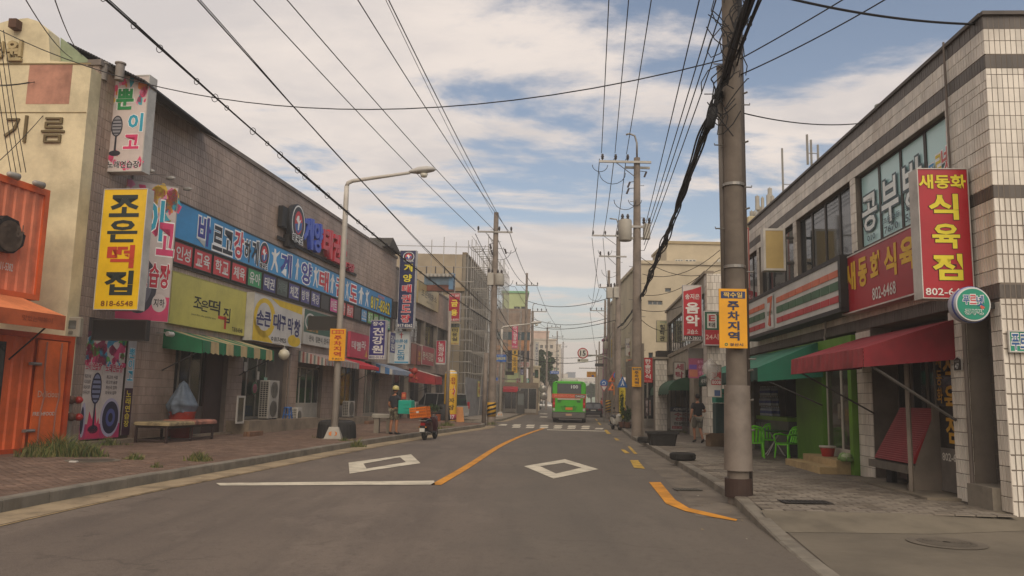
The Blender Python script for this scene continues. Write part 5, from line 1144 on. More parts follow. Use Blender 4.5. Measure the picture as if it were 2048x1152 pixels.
# big red awning of the butcher
aw = awning(RF, 1583, -1.1, 1.5, 3.12, 2.62, 2.3, M('86202a', .75, .25, scale=2.), 'big red awning over the butcher and the green restaurant door', M('96363a', .75, .3, scale=2.), M('7e1c26', .75, .25), arms=False, sc_=.0)
wq = -1.1-RF.at(1583, 720, 1.5)[0]; a_ = MB(); a_.tube([(.1, -1.45, 2.4), (.6, 0, 1.5)], .02, 6).tube([(wq-.1, -1.45, 2.4), (wq-.05, -.02, 1.45)], .025, 6).tube([(0, -1.47, 2.42), (wq, -1.47, 2.42)], .025, 6).tube([(0, -.75, 2.78), (wq, -.75, 2.78)], .02, 6)
for k in range(5): a_.tube([(.05+k*(wq-.1)/4, -1.47, 2.4), (.05+k*(wq-.1)/4, 0, 2.95)], .02, 5)
a_.build('frame', M('4c4844', .5, .2), aw)
q = RF.at(1818, 850, .4)[0]-RF.at(1583, 720, 1.5)[0]; MB().tube([(q, -.4, .19), (q, -.4, 2.75)], .045, 4).build('post', M('7a7064', .6, .3), aw)
# green restaurant awning
ga = awning(RF, -15.9, RF.at(1515, 740, 1.6)[0], 1.6, 3.25, 2.55, 2.2, M('1f6a52', .7, .2), 'teal green awning of the restaurant behind the big pole', M('12362c', .7, .2), M('1f6a52', .7, .2))
letter(ga, (.5, 2.6, 2.25, 2.5), -1.66, Tx('세계맥주', .1, .2, .9, .8, 'c4c0b6', b=.02))
# small spot lamps over signs
for i, (px, py) in enumerate(((302, 342), (344, 356), (378, 378))):
    s_ = LF.at(px-60+i*8, py)[0] if i else 1.2
    fr = BL(1.3+i*1.5); p = fr.at(px, py); o = fr.root('spot_lamp', ['small lamp on a thin arm just under the topmost karaoke sign', 'middle thin armed spot lamp over the karaoke board', 'spot lamp reaching farthest out over the karaoke board'][i], 'lamp', 'thin spot lamps at the corner')
    MB().tube([(0, 0, p[1]+.12), (p[0]-.2, 0, p[1]+.1)], .012, 5).build('arm', M('8a8680', .4), o); MB().lathe([(0, .0), (.05, .02), (.07, .2), (.03, .3), (0, .31)], (p[0]-.2, 0, p[1]), 10, 'x').build('lamp_head', M('b0aca4', .3), o, True)
# ================================================================ POLES, LAMPS, TRAFFIC SIGNS
pc = M('82766a', .85, .25, bump=.15, scale=1.5); stl = M('8f8b84', .4, .15, metal=.6); blk = M('1b1a1a', .6, .1); ins = M('3a3230', .3, .1)
def pole(x, y, h, r0, r1, label, name='utility_pole', mat=None, z=.0):
    rt = thing(name, label, 'utility pole', (x, y, 0))
    MB().tube([(0, 0, z-.1), (0, 0, h*.5), (0, 0, h)], [r0, (r0+r1)/2, r1], 18).build('shaft', mat or pc, rt, True, autosmooth=True)
    n = int((h-2.5)/.75); mb = MB()
    for k in range(n):
        a = (k % 2)*pi; zz = 2.4+k*.75; rr = r0+(r1-r0)*zz/h; mb.tube([(rr*.8*cos(a), 0, zz), ((rr+.16)*cos(a), 0, zz), ((rr+.16)*cos(a), 0, zz+.03)], .012, 4)
    mb.build('climbing_steps', stl, rt); return rt
def crossarm(rt, z, xl, xr, r=.05, insul=(), brace=True, y=-.18, up=True):
    mb = MB().box(xl, xr, y-.045, y+.045, z-.05, z+.05)
    if brace: mb.tube([(xl*.55, y, z-.05), (0, y*.6, z-.75)], .02, 4)
    mb.build('crossarm', stl, rt)
    for x in insul:
        s_ = 1 if up else -1
        MB().lathe([(.03, 0), (.03, .06*s_), (.07, .08*s_), (.05, .14*s_), (.08, .17*s_), (.05, .24*s_), (.06, .28*s_), (0, .32*s_)], (x, y, z+.05*s_), 8).build('insulator', ins, rt, True)
def transformer(rt, x, z, r=.3, h=.95, y=-.1, box=False):
    mb = MB()
    if box: mb.bbox(x-r, x+r, y-r, y+r, z, z+h, .04)
    else: mb.lathe([(r*.9, 0), (r, .04), (r, h-.05), (r*.95, h), (r*.4, h+.05), (0, h+.06)], (x, y, z), 16)
    o = mb.build('transformer', M('a39d90', .5, .15), rt, not box, autosmooth=True)
    for dx in (-.12, .12): MB().lathe([(.05, 0), (.08, .05), (.05, .12), (.08, .16), (.04, .28), (0, .3)], (x+dx, y, z+h), 8).build('bushing', ins, o, True)
def zt(px, py, Y): return at_depth(px, py, Y).z
def xt(px, Y, py=700): return at_depth(px, py, Y).x
# big pole
BP = pole(3.83, 13.6, 14, .18, .13, 'biggest concrete pole with the yellow even day sign, nearest on the right kerb', mat=M('71675c', .85, .3, bump=.2, scale=.9))
bpx, bpyy = 3.83, 13.6
MB().tube([(.19, .05, .15), (.155, .05, 14)], [.065, .06], 12).build('riser_pipe', M('4e4640', .5, .2), BP, True)
MB().tube([(-.14, .12, 2.6), (-.17, .12, 7.65)], .06, 12).tube([(-.17, .12, 7.6), (-.17, .12, 7.66)], .068, 12).build('capped_pipe', M('6d655c', .5), BP, True)
vs = []; n = 20
for k in range(n+1):
    a_ = pi+pi*(k/n)*1.0; vs += [(.235*cos(a_)*1., .235*sin(a_), .55), (.215*cos(a_), .215*sin(a_), 1.95)]
MB().add(vs, [(2*i, 2*i+2, 2*i+3, 2*i+1) for i in range(n)]).build('sleeve', M('7a7066', .5, .2, scale=2.), BP, True)
MB().tube([(0, 0, .12), (0, 0, .42)], [.222, .222], 20).build('base_collar', M('3b2a22', .8, .25), BP)
mb = MB()
for z in (2.95, 3.95, 5.4): mb.lathe([(.178, 0), (.186, .0), (.186, .05), (.178, .05)], (0, 0, z), 20)
for z in (1.2, 1.7, 2.2, 5.0, 6.2, 7.1): mb.tube([(.2, 0, z), (.27, -.04, z+.02)], .018, 5)
mb.build('band', stl, BP)
# its yellow sign
pf = BX(bpx, bpyy-.27, 1, -.04)
sign(pf, (1438.5, 577, 697, 1494, 578, 695.5), .0, .03, 'dd9c10', 'c98a10', [('#', .07, .045, .95, .165, '24365c', {})]+Tx('짝수일', .16, .06, .84, .15, 'd8b45c', b=.03)+V('주차지역', .3, .2, .72, .88, '26304c', b=.05)+[('O', .18, .915, .3, .965, '1f6a4a', dict(up=1, ri=.5))]+Tx('경산시', .36, .915, .84, .965, '26304c', b=.03), 'parking_sign', 'orange yellow even day parking sign on the big pole', border=.0, rim=0)
# white board with plastic bag on its far side
kf = BX(bpx, bpyy+.6, 1, 0)
o = sign(kf, (1414, 730, 795, 1443, 729, 794), 0, .03, 'b9b3a8', '8a857c', Tx('경제', .3, .22, .95, .42, 'b02e34', b=.04)+[('#', .3, .46, .98, .62, 'b02e34', {})]+Tx('8008', .34, .48, .94, .6, 'd8d4cc', b=.03)+[('#', .5, .78, .9, .96, '4a5a7a', {})], 'notice_board', 'white notice board with red print tied behind the big pole', 'notice board', border=.01)
pgl = MB(); rr = random.Random(4); vs = []; 
for i in range(9):
    for j in range(14):
        a_ = 2*pi*j/14; t_ = i/8; rad_ = .17*sin(pi*min(1, t_*.9+.05))*(1+.25*rr.random()); vs.append((rad_*cos(a_)*.75, rad_*sin(a_)*.4, .36*t_+.03*rr.random()))
pgl.add(vs, [(i*14+j, i*14+(j+1) % 14, (i+1)*14+(j+1) % 14, (i+1)*14+j) for i in range(8) for j in range(14)])
w = at_depth(1421, 752, bpyy+.45); o = pgl.build('plastic_bag', glass('b4b0aa', .25, .4), None, True, (w.x, w.y, w.z-.08)); tag(o, 'clear plastic bag caught on the notice board behind the big pole', 'plastic bag')
# pole A with street lamp bracket
PA = pole(5.6, 35.5, 12.7, .25, .14, 'tall pole with wide crossarm and grey transformer can beyond the big pole')
crossarm(PA, 12.45, -1.75, .62, insul=(-1.6, -1.0, -.45)); crossarm(PA, 12.3, -.5, .62, insul=(), brace=False, y=.2)
MB().tube([(0, 0, 12.7), (0, 0, 13.4), (-.1, 0, 13.75), (-.35, 0, 13.85), (-.5, 0, 13.8)], .045, 8).build('lamp_bracket', stl, PA, True)
transformer(PA, -.55, 8.8, .3, .95); transformer(PA, .42, 8.9, .15, .7, box=True); MB().box(-.6, .5, -.05, .05, 8.9, 9.0).box(-.3, .3, -.2, -.12, 9.4, 9.5).build('bracket', stl, PA)
for x, z in ((-.35, 11.5), (-.4, 11.2), (.4, 12.0)): MB().tube([(x, -.2, z), (x-.1, -.22, z-.25)], .05, 6).tube([(0, 0, z+.1), (x, -.2, z)], .015, 4).build('cutout_fuse', ins, PA)
MB().box(.2, .3, -.1, .1, .15, 4.2).build('conduit', M('6d6459', .6), PA)
sign(BX(5.6, 35.15), (1264, 734, 773, 1282.5, 734.5, 774), 0, .03, 'cf9414', 'b98412', [('#', .07, .04, .95, .16, '3a4048', {})]+Tx('짝수일', .16, .06, .84, .14, 'c9a45c', b=.03)+V('주차지역', .28, .2, .72, .88, '23283a', b=.05)+Tx('경산시', .3, .915, .84, .965, '26304c', b=.02), 'parking_sign', 'small yellow even day parking sign on the second pole', border=0, rim=0)
def mkpole(px, Y, pytop, r0, r1, label, arms=(), tr=(), lamp=None):
    x = xt(px, Y); h = zt(px, pytop, Y); p = pole(x, Y, h, r0, r1, label)
    for py, pl, pr, inss in arms:
        z = zt(px, py, Y); xl = (pl-px)*Y/1600; xr = (pr-px)*Y/1600; crossarm(p, z, xl, xr, insul=tuple(xl+(xr-xl)*k for k in inss), brace=abs(xl) > .5)
    for pa, pb, ya, yb, bx_ in tr: transformer(p, ((pa+pb)/2-px)*Y/1600, zt(px, yb, Y), (pb-pa)/2*Y/1600, (yb-ya)*Y/1600, box=bx_)
    if lamp: h2 = h; l = lamp*Y/1600; MB().tube([(0, 0, h2), (0, 0, h2+.5), (l*.2, 0, h2+.85), (l, 0, h2+.9)], .05, 6).build('lamp_bracket', stl, p, True)
    return p
PB = mkpole(1236, 56, 462, .24, .14, 'pole carrying two grey transformer boxes behind the tall transformer pole', [(473, 1183, 1240, (.02, .45, .9)), (514, 1196, 1252, (.05, .35))], [(1212, 1224, 575, 597, True), (1226, 1237, 574, 596, True)], -18)
PC = mkpole(1217, 74, 541, .2, .12, 'thin topped pole beside the round blue arrow sign', [(576, 1197, 1220, (.1, .8))], [(1206, 1216, 684, 698, False)])
PD = mkpole(1210, 92, 600, .2, .12, 'pole with a short crossarm behind the speed limit arm', [(622, 1179, 1212, (.03, .4, .7))])
mkpole(1193, 128, 700, .17, .1, 'bare slim pole by the yellow overhead plate'); mkpole(1198.5, 118, 683, .17, .1, 'taller bare slim pole by the yellow overhead plate')
mkpole(1227, 62, 645, .14, .11, 'steel sign mast that holds the speed limit arm')
P1 = mkpole(986, 49.4, 425, .26, .15, 'left pole with crossarm and transformer in front of the scaffolding', [(465, 949, 1020, (.02, .62, .96))], [(971, 984, 546, 571, True), (985.5, 1006, 548, 571, False)])
MB().tube([(-.46, -.1, 0), (-.40, -.1, 4.4)], .13, 12).build('strut_pole', pc, P1, True)
for x, z in ((-.35, 11.2), (-.25, 10.8), (.6, 10.9)): MB().tube([(x, -.2, z), (x+.08, -.22, z-.3)], .06, 6).tube([(0, 0, z+.1), (x, -.2, z)], .015, 4).build('cutout_fuse', ins, P1)
P2 = mkpole(1051, 88, 546, .2, .12, 'left pole with plain crossarm in front of the green topped building', [(571, 1029, 1074, (.03, .7, .97))])
P3 = mkpole(1064, 94, 622, .2, .15, 'thicker left pole just past the plain crossarm pole', [(623, 1066, 1092, (.3, .6, .97))], lamp=8)
P4 = mkpole(1094, 126, 655, .18, .12, 'left pole near the tree with a crossarm to its right', [(655, 1095, 1121, (.3, .6, .97))], lamp=7)
P5 = mkpole(1114, 162, 662, .18, .12, 'far left pole with a two sided crossarm', [(674, 1104, 1126, (.03, .5, .97))], [(1110, 1116, 705, 716, False)])
P6 = mkpole(1126, 195, 684, .18, .12, 'farthest pole on the left kerb', [(694, 1118, 1134, (.03, .5, .97))])
mkpole(1123, 230, 697, .16, .1, 'last thin pole before the skyline on the left')
# hazard bands on the poles
def hazard(x, y, r, z0, z1, label):
    o = thing('hazard_wrap', label, 'hazard wrap', (x, y, z0)); h = z1-z0
    MB().lathe([(r, 0), (r, h)], n=20).build('yellow_sleeve', M('b88c1c', .5, .15), o, True); mb = MB(); n = 8
    for k in range(int(h/.22)):
        vs = []
        for i in range(n+1): a_ = pi+pi*i/n; z = k*.26+.22*i/n; vs += [((r+.006)*cos(a_), (r+.006)*sin(a_), min(z, h)), ((r+.006)*cos(a_), (r+.006)*sin(a_), min(z+.12, h))]
        mb.add(vs, [(2*i, 2*i+2, 2*i+3, 2*i+1) for i in range(n)])
    mb.build('black_stripe', M('1a1918', .5, .1), o)
w = at_depth(986, 700, 49.4); hazard(w.x, w.y, .275, .55, 1.4, 'yellow and black striped wrap on the left transformer pole')
hazard(xt(1051, 88), 88, .25, .6, 1.7, 'yellow and black striped wrap on the pole at the far kerb')
hazard(xt(1217, 74), 74, .25, .6, 1.7, 'yellow and black striped wrap on the pole behind the dark car')
# thin pole left
o = thing('steel_pole', 'plain slim grey steel pole on the left kerb before the yellow balloon sign', 'pole', (-3.42, 44.33, 0)); MB().tube([(0, 0, .1), (0, 0, zt(897, 622, 44.3))], [.1, .085], 12).build('shaft', M('8a8074', .5, .15), o, True)
# street lamp left
def street_lamp(x, y, h, arm, label, rise=.55, base=True, mat=None, rz=0.):
    o = thing('street_lamp', label, 'street lamp', (x, y, 0), rz); m = mat or M('bdb6aa', .45, .12)
    MB().tube([(0, 0, .1), (0, 0, h-.45), (0, 0, h)], [.125, .09, .085], 14).build('shaft', m, o, True)
    MB().tube([(0, 0, h), (.04, 0, h+.12), (.2, 0, h+.2), (arm*.55, 0, h+.2+rise*.5), (arm, 0, h+.2+rise)], [.075, .075, .07, .06, .055], 10).build('arm', m, o, True)
    z = h+.2+rise
    vs = MB(); prof = [(0, .05, .03), (.1, .12, .07), (.35, .2, .12), (.65, .21, .12), (.88, .14, .08), (.97, .04, .03)]
    q = []
    for d, w_, t_ in prof:
        for k in range(10): a_ = 2*pi*k/10; q.append((arm-.05+d, w_*cos(a_), z+.02+d*.12+t_*sin(a_)*(1.3 if sin(a_) > 0 else .8)))
    vs.add(q, [(i*10+k, i*10+(k+1) % 10, (i+1)*10+(k+1) % 10, (i+1)*10+k) for i in range(5) for k in range(10)]+[tuple(range(9, -1, -1)), tuple(range(50, 60))])
    hd_ = vs.build('lamp_head', M('b4b0a8', .4, .1), o, True)
    MB().lathe([(.0, -.2), (.1, -.17), (.15, -.06), (0, -.05)], (arm+.5, 0, z+.02), 14).build('lens', M('c9c4b4', .2, .05), hd_, True)
    if base:
        MB().zprism([(-.34, -.28), (.34, -.28), (.34, .28), (-.34, .28)], .13, .17).build('footing', conc, o)
        r = MB(); b0 = [(-.3, -.24), (.3, -.24), (.3, .24), (-.3, .24)]; t0 = [(-.16, -.14), (.16, -.14), (.16, .14), (-.16, .14)]
        r.add([(*p, .17) for p in b0]+[(*p, .56) for p in t0], [(0, 1, 5, 4), (1, 2, 6, 5), (2, 3, 7, 6), (3, 0, 4, 7), (4, 5, 6, 7)]); r.build('cone_base', M('a09a8e', .7, .2), o)
        c_ = MB()
        for sx in (-1, 1):
            c_.add([(sx*.05, -.2, .42), (sx*.14, -.215, .38), (sx*.14, -.23, .30), (sx*.05, -.23, .26), (sx*.10, -.215, .34)][::sx], [(0, 1, 4), (1, 2, 4), (2, 3, 4)])
        c_.build('chevron', M('c8722a', .5), o)
    return o
SL = street_lamp(-6.0, 27.93, zt(694, 372, 27.9), 2.25, 'tall pale street lamp reaching over the road on the left', .35)
sign(BX(-6.0, 27.7, 1, -.05), (659, 657.5, 721, 690.5, 657.5, 722), 0, .03, 'e09c10', 'c08a12', [('#', .1, .04, .88, .16, 'c04a20', {})]+Tx('홀수일', .16, .06, .82, .145, 'e0b030', b=.03)+V('주차지역', .28, .2, .76, .88, 'b04018', b=.05)+[('O', .2, .91, .32, .965, '2b2b2b', dict(up=1, ri=.5))]+Tx('경산시', .38, .915, .84, .965, '2b2b2b', b=.02), 'parking_sign', 'yellow odd day parking sign with red letters on the street lamp', border=0, rim=0)
sign(BX(-6.0, 28.1, 1, -.05), (616, 632, 660, 682, 633, 661), 0, .12, '2a2620', '3a342c', [], 'led_board', 'dark LED board hung on the street lamp', 'display board', border=.02)
sx = xt(1003, 67); SL2 = street_lamp(sx, 67, zt(1004, 658, 67), 2.4, 'second street lamp further along with its head over the left kerb', .3)
sign(BX(sx-.1, 66.8, 1, -.05), (980, 709.5, 724, 1012.5, 708.5, 723), 0, .04, '2a5aa0', '2a4a80', Tx('기독교 대한성결회', .25, .08, .8, .26, 'c8ccd0', b=0)+Tx('경산임례교회', .08, .34, .94, .74, 'd8c860', b=.02)+[('#', .1, .8, .4, .92, 'b0302a', {})], 'church_sign', 'blue direction plate with yellow letters on the second street lamp', border=0, rim=0)
sign(BX(sx-.1, 66.8, 1, -.05), (980.5, 755, 761, 996, 755, 761), 0, .03, '2c56a0', 'c8c8c8', Tx('옥산로', .1, .2, .7, .8, 'd8dce0', b=0), 'street_name_sign', 'small blue street name arrow on the second street lamp', border=.01, rim=0)
sign(BX(sx-.1, 66.8, 1, -.05), (1010.6, 742.5, 750, 1028, 742.5, 750), 0, .12, '22201e', '2a2826', [], 'led_board', 'dark LED board on the second street lamp', 'display board', border=.02)
sign(BX(xt(1114, 118), 118), (1100, 742, 748, 1118, 742, 748), 0, .05, '2c56a0', 'c8c8c8', Tx('중앙로', .1, .2, .9, .8, 'd8dce0', b=0), 'street_name_sign', 'blue street name plate over the far junction', border=.01, rim=0)
MB()
# speed limit on its arm
Y15 = 62.; p = at_depth(1165.5, 706.5, Y15); pm_ = at_depth(1227, 722, Y15)
o = thing('overhead_arm', 'curved grey steel arm reaching over the road from the sign mast', 'sign arm', (pm_.x, Y15, 0)); z1 = at_depth(1180, 710.5, Y15).z; z0 = zt(1227, 735, Y15)
MB().tube([(0, 0, z0), (-.12, 0, z0+.5), (-.45, 0, z1-.15), (-1.0, 0, z1), (p.x-pm_.x, 0, z1)], .055, 8).build('arm', stl, o, True)
rs_ = 10.8*Y15/1600
def round_sign(x, y, z, r, label, name, rim_c, face_c, texts, bar=None, th=.03):
    o = thing(name, label, 'traffic sign', (x, y, z)); MB().lathe([(r, .0), (r, th)], n=32, axis='y').build('back_plate', stl, o); MB().lathe([(r*.99, -.006), (r*.99, 0)], n=32, axis='y').build('rim', M(rim_c, .4, .1), o)
    MB().lathe([(r*.8, -.012), (r*.8, -.006)], n=32, axis='y').build('face', M(face_c, .4, .1), o); letter(o, (-r, r, -r, r), -.014, texts); return o
round_sign(p.x, Y15-.08, p.z, rs_, 'round red rimmed speed limit sign reading 15 over the road', 'speed_limit_sign', 'a8242c', 'cbc8c0', Tx('15', .24, .25, .76, .75, '1d1d1f', b=.05))
sign(BX(p.x, Y15-.06), (1155, 717.5, 724, 1176.5, 717.5, 724), 0, .02, 'b8b6a6', '8a887c', [('O', .05, .15, .25, .85, '33332f', dict(up=1))]+Tx('어린이보호구역', .3, .2, .95, .8, '55534a', b=0), 'sign_plate', 'small pale plate under the speed limit sign', 'traffic sign', border=.01, rim=0)
p = at_depth(1183, 749, 96); o = thing('overhead_arm', 'second thinner sign arm over the road farther away', 'sign arm', (at_depth(1216, 750, 96).x, 96, 0)); z1 = zt(1183, 736.5, 96)
MB().tube([(0, 0, 0), (0, 0, z1), ((1158-1216)*96/1600, 0, z1)], .06, 6).build('arm', stl, o)
sign(BX(p.x, 95.8), (1173.5, 743, 754, 1192, 743.5, 755), 0, .04, 'd09a1c', '8a6a1c', Tx('견인지역', .08, .1, .92, .45, '5c3a1c', b=.0)+[('O', .1, .55, .4, .95, 'a83a2c', dict(up=1, ri=.6)), ('O', .5, .55, .8, .95, '3a4a8a', dict(up=1))], 'sign_plate', 'yellow overhead plate with small symbols above the bus', 'traffic sign', border=.02, rim=0)
sign(BX(xt(1195, 100), 96.1), (1190, 727, 733, 1217, 727, 733), 0, .1, '2a2826', '3a3632', [], 'led_board', 'dark message board on the far right poles', 'display board', border=.02)
# cluster of signs on the right kerb
def tri(x, y, z, w_, h_, label, rim_c, face_c, inv=False, glyph=None):
    o = thing('triangle_sign', label, 'traffic sign', (x, y, z)); P_ = [(-w_/2, 0), (w_/2, 0), (0, h_)] if not inv else [(0, 0), (w_/2, h_), (-w_/2, h_)]
    MB().prism(P_, 0, .03).build('back_plate', M(rim_c, .4, .1), o); cx0 = 0; cz = h_*(.36 if not inv else .64)
    Q = [(a_*.74, cz+(b_-cz)*.74) for a_, b_ in P_]; MB().prism(Q, -.01, 0).build('face', M(face_c, .4, .1), o)
    if glyph: letter(o, (-w_/2, w_/2, 0, h_), -.014, glyph)
Ys = 60.
def pt(px, py, Y=Ys): return at_depth(px, py, Y)
p = pt(1232.6, 751); round_sign(p.x, Ys-.4, p.z, .34, 'red rimmed blue no parking disc on the right kerb', 'no_parking_sign', 'a8303c', '2f62a8', Tx('주차금지', .24, .42, .76, .6, 'd0d4d8', b=.01))
p = pt(1211, 766); round_sign(p.x, Ys+1, p.z, .29, 'blue roundabout disc with white circling arrows', 'roundabout_sign', '2a5a9c', '2a5a9c', [('O', .25, .25, .75, .75, 'd0d4d8', dict(up=1, ri=.7)), ('P', 0, 0, 0, 0, '2a5a9c', dict(up=2, pts=[(.2, .45), (.5, .5), (.2, .6)]))])
o = thing('sign_post', 'thin steel post of the blue roundabout disc', 'post', (p.x, Ys+1.06, 0)); MB().tube([(0, 0, .1), (0, 0, p.z+.3)], .035, 6).build('shaft', stl, o)
p = pt(1224, 764); tri(p.x, Ys-.1, p.z, .62, .56, 'upper orange red warning triangle on the right pole', 'b8402c', 'd0803a', glyph=[('P', 0, 0, 0, 0, '2b2b2b', dict(up=1, pts=[(.42, .8), (.45, .45), (.55, .45), (.6, .8)]))])
p = pt(1224, 781); tri(p.x, Ys-.1, p.z, .68, .6, 'lower orange red warning triangle on the right pole', 'b8402c', 'd0803a', glyph=[('P', 0, 0, 0, 0, '2b2b2b', dict(up=1, pts=[(.42, .8), (.45, .45), (.55, .45), (.6, .8)]))])
p = pt(1211, 782); tri(p.x, Ys+.9, p.z-.05, .55, .45, 'red rimmed give way triangle below the roundabout disc', 'a8303c', 'c4c0b8', True)
p = pt(1245, 775, 52); tri(p.x, 52, p.z, .72, .72, 'blue pedestrian crossing triangle beside the yellow balloon pillar', '2f62a0', '2f62a0', glyph=[('O', .45, .28, .55, .38, 'd0d4d8', dict(up=1)), ('P', 0, 0, 0, 0, 'd0d4d8', dict(up=2, pts=[(.46, .4), (.56, .4), (.6, .58), (.66, .85), (.58, .85), (.5, .66), (.4, .85), (.33, .85), (.44, .6)]))])
sign(BX(pt(1235, 785).x, Ys-.3), (1227, 772, 790, 1241, 772, 791), 0, .03, 'b06a2a', '8a5a2a', Tx('공사중', .1, .4, .9, .6, '5c3018', b=0), 'sign_plate', 'orange board under the no parking disc', 'traffic sign', border=.01, rim=0)
sign(BX(pt(1233, 808).x, Ys-.3), (1229, 802, 815, 1237, 802, 816), 0, .03, 'b8aaa2', '8a857c', [('#', .1, .3, .9, .5, 'a84a5a', {})], 'notice_board', 'small pale notice low on the kerb pole', 'notice board', border=.01, rim=0)
# far right blade signs
def fr2(x0, x1, y0, y1, Y, face, texts, label, frame='8a867e', **k): return sign(BX(0, Y, 1, 0), (x0, y0, y1, x1, y0, y1), 0, .3, face, frame, texts, 'blade_sign', label, **k)
fr2(1253, 1265, 632, 666, 66, 'b3262e', [('O', .15, .1, .85, .5, 'd0a0a0', dict(up=1, ri=.7))]+Tx('갈비찜', .15, .7, .85, .85, 'd8c8c8', b=0), 'red blade sign with a round motif high on the right', border=.02)
fr2(1251, 1265, 676, 712, 62, 'c0bab0', Tx('눈높이', .1, .28, .75, .4, '2a3a7a', b=.02)+Tx('재로학', .2, .45, .9, .55, '8a3a6a', b=.0)+[('O', .4, .75, .9, .98, '7a4a3a', dict(up=1))], 'white blade sign with blue and violet print on the right', border=.02)
fr2(1251, 1265, 717, 733, 60, 'a89070', Tx('떡', .4, .1, .9, .9, 'a02c34', b=.05), 'tan square sign with one red letter on the right', border=.02)
fr2(1250, 1264, 585, 655, 72, 'a8a496', Tx('style', .2, .2, .9, .35, '4a7a8a', b=.02), 'tall greyish blade sign with blue letters', border=.03)
fr2(1222, 1229, 678, 716, 84, 'b0922c', V('가마솥밥', .2, .1, .8, .9, '4a2a20', b=.02), 'narrow yellow and dark blade sign on the far right', border=.03)
fr2(1236, 1246, 722, 745, 80, 'a8504a', V('미소', .2, .1, .8, .9, 'c8b0a0', b=.02), 'dull red small sign on the far right')
fr2(1246, 1256, 735, 752, 70, 'b0303a', [], 'plain red sign panel above the balloon pillar')

# ---------------------------------------------------------------- wires
wm = M('1d1b1b', .7, 0)
def wire(a, b_, sag, r, label, grp, n=14, ext=0., name='cable'):
    a, b_ = Vector(a), Vector(b_); d = b_-a; L0 = 1+ext; pts = []
    for i in range(n+1):
        u_ = i/n; p = a+d*u_; p.z -= sag*4*u_*(1-u_); pts.append(p)
    o = MB().tube([p-a for p in pts], r, 5, False).build(name, wm, None); o.location = a
    return tag(o, label, 'cable', grp)
def A(px, py, Y): w = at_depth(px, py, Y); return (w.x, w.y, w.z)
def wext(p0, Y0, p1, Y1, sag, r, label, grp, back=22, **k):
    """from the far end p1 through the near point p0 and on, back metres past it, over the camera"""
    a = Vector(A(*p0, Y0)); b_ = Vector(A(*p1, Y1)); d = (a-b_)/(Y1-Y0); c_ = a+d*back; c_.z = a.z+.3
    return wire(c_, b_, sag, r, label, grp, 24, **k)
g1 = 'power lines strung from the left crossarm towards the camera'
for i, (p0, p1, Y1) in enumerate((((535, 0), (951, 462), 49.4), ((600, 0), (990, 462), 49.4), ((735, 0), (1017, 462), 49.4), ((795, 0), (1017, 466), 49.4), ((770, 0), (986, 428), 49.4))):
    wext(p0, 20.5, p1, Y1, .5, .016 if i < 4 else .01, ['leftmost of the power lines running up over the left roofs', 'second power line from the left above the left roofs', 'third power line from the left above the left roofs', 'power line nearest the middle of the left bundle', 'thin line rising from the top of the left crossarm pole'][i], g1)
g2 = 'power lines from the tall transformer pole towards the camera'
for i, (p0, p1) in enumerate((((1217, 0), (1203, 306)), ((1256, 0), (1230, 306)), ((1300, 0), (1253, 308)))):
    wext(p0, 21.7, p1, 35.4, .2, .017, ['leftmost of the three lines rising from the tall crossarm', 'middle one of the three lines rising from the tall crossarm', 'right one of the three lines rising from the tall crossarm'][i], g2)
g3 = 'parallel service lines between the two large poles'
for i, (p0, p1) in enumerate((((1392, 0), (1286, 470)), ((1420, 0), (1287, 480)), ((1432, 0), (1288, 490)), ((1446, 0), (1289, 500)))):
    wext(p0, 14.7, p1, 35.5, .25, .014, ['leftmost of the four parallel lines left of the big pole', 'second of the four parallel lines left of the big pole', 'third of the four parallel lines left of the big pole', 'line closest to the big pole among the four parallel ones'][i], g3)
def bundle(pts, r, n, label, name='cable_bundle', wob=.05, seed=1, loops=True, rw=.014):
    rr = random.Random(seed); rt = thing(name, label, 'cable'); pts = [Vector(p) for p in pts]
    def interp(u_):
        k = min(int(u_*(len(pts)-1)), len(pts)-2); f = u_*(len(pts)-1)-k
        p0, p1, p2, p3 = pts[max(k-1, 0)], pts[k], pts[k+1], pts[min(k+2, len(pts)-1)]
        return .5*((2*p1)+(p2-p0)*f+(2*p0-5*p1+4*p2-p3)*f*f+(3*p1-p0-3*p2+p3)*f**3)
    N_ = 16*(len(pts)-1)
    for s_ in range(n):
        ph, ox, oz = rr.random()*6.28, (rr.random()-.5)*wob*2, (rr.random()-.5)*wob*2; q = []
        for i in range(N_+1):
            u_ = i/N_; p = interp(u_); tt = u_*40; q.append(p+Vector((ox*cos(tt*.3+ph)+wob*.3*sin(tt+ph), 0, oz+wob*.4*cos(tt*.8+ph))))
        MB().tube(q, rw, 5, False).build('strand', wm, rt)
    MB().tube([interp(i/N_) for i in range(N_+1)], r, 6, False).build('core_strand', wm, rt)
    if loops:
        tot = sum((pts[i+1]-pts[i]).length for i in range(len(pts)-1)); m_ = int(tot/.8); mb = MB()
        for k in range(m_):
            c_ = interp((k+.2+.6*rr.random())/m_); R0_ = .035+rr.random()*.03; mb.tube([c_+Vector((R0_*cos(a_*pi/4), .0, R0_*1.3*sin(a_*pi/4)-R0_*.3)) for a_ in range(9)], .007, 4, False)
        mb.build('hanger_loops', wm, rt)
    return rt
bx0 = (3.75, 13.4)
def cat(a, b_, sag, n=5): a, b_ = Vector(a), Vector(b_); return [a+(b_-a)*(i/n)-Vector((0, 0, sag*4*(i/n)*(1-i/n))) for i in range(n+1)]
bundle(cat(A(1437, 190, 13.5), A(1283, 592, 35.3), .15), .04, 8, 'thick twisted cable bundle sloping down from the big pole to the transformer pole', wob=.11, seed=3, rw=.02)
bundle(cat(A(1283, 592, 35.3), A(1236, 655, 56), .2), .035, 4, 'cable bundle running on between the next two right hand poles', wob=.05, seed=5, loops=False, rw=.02)
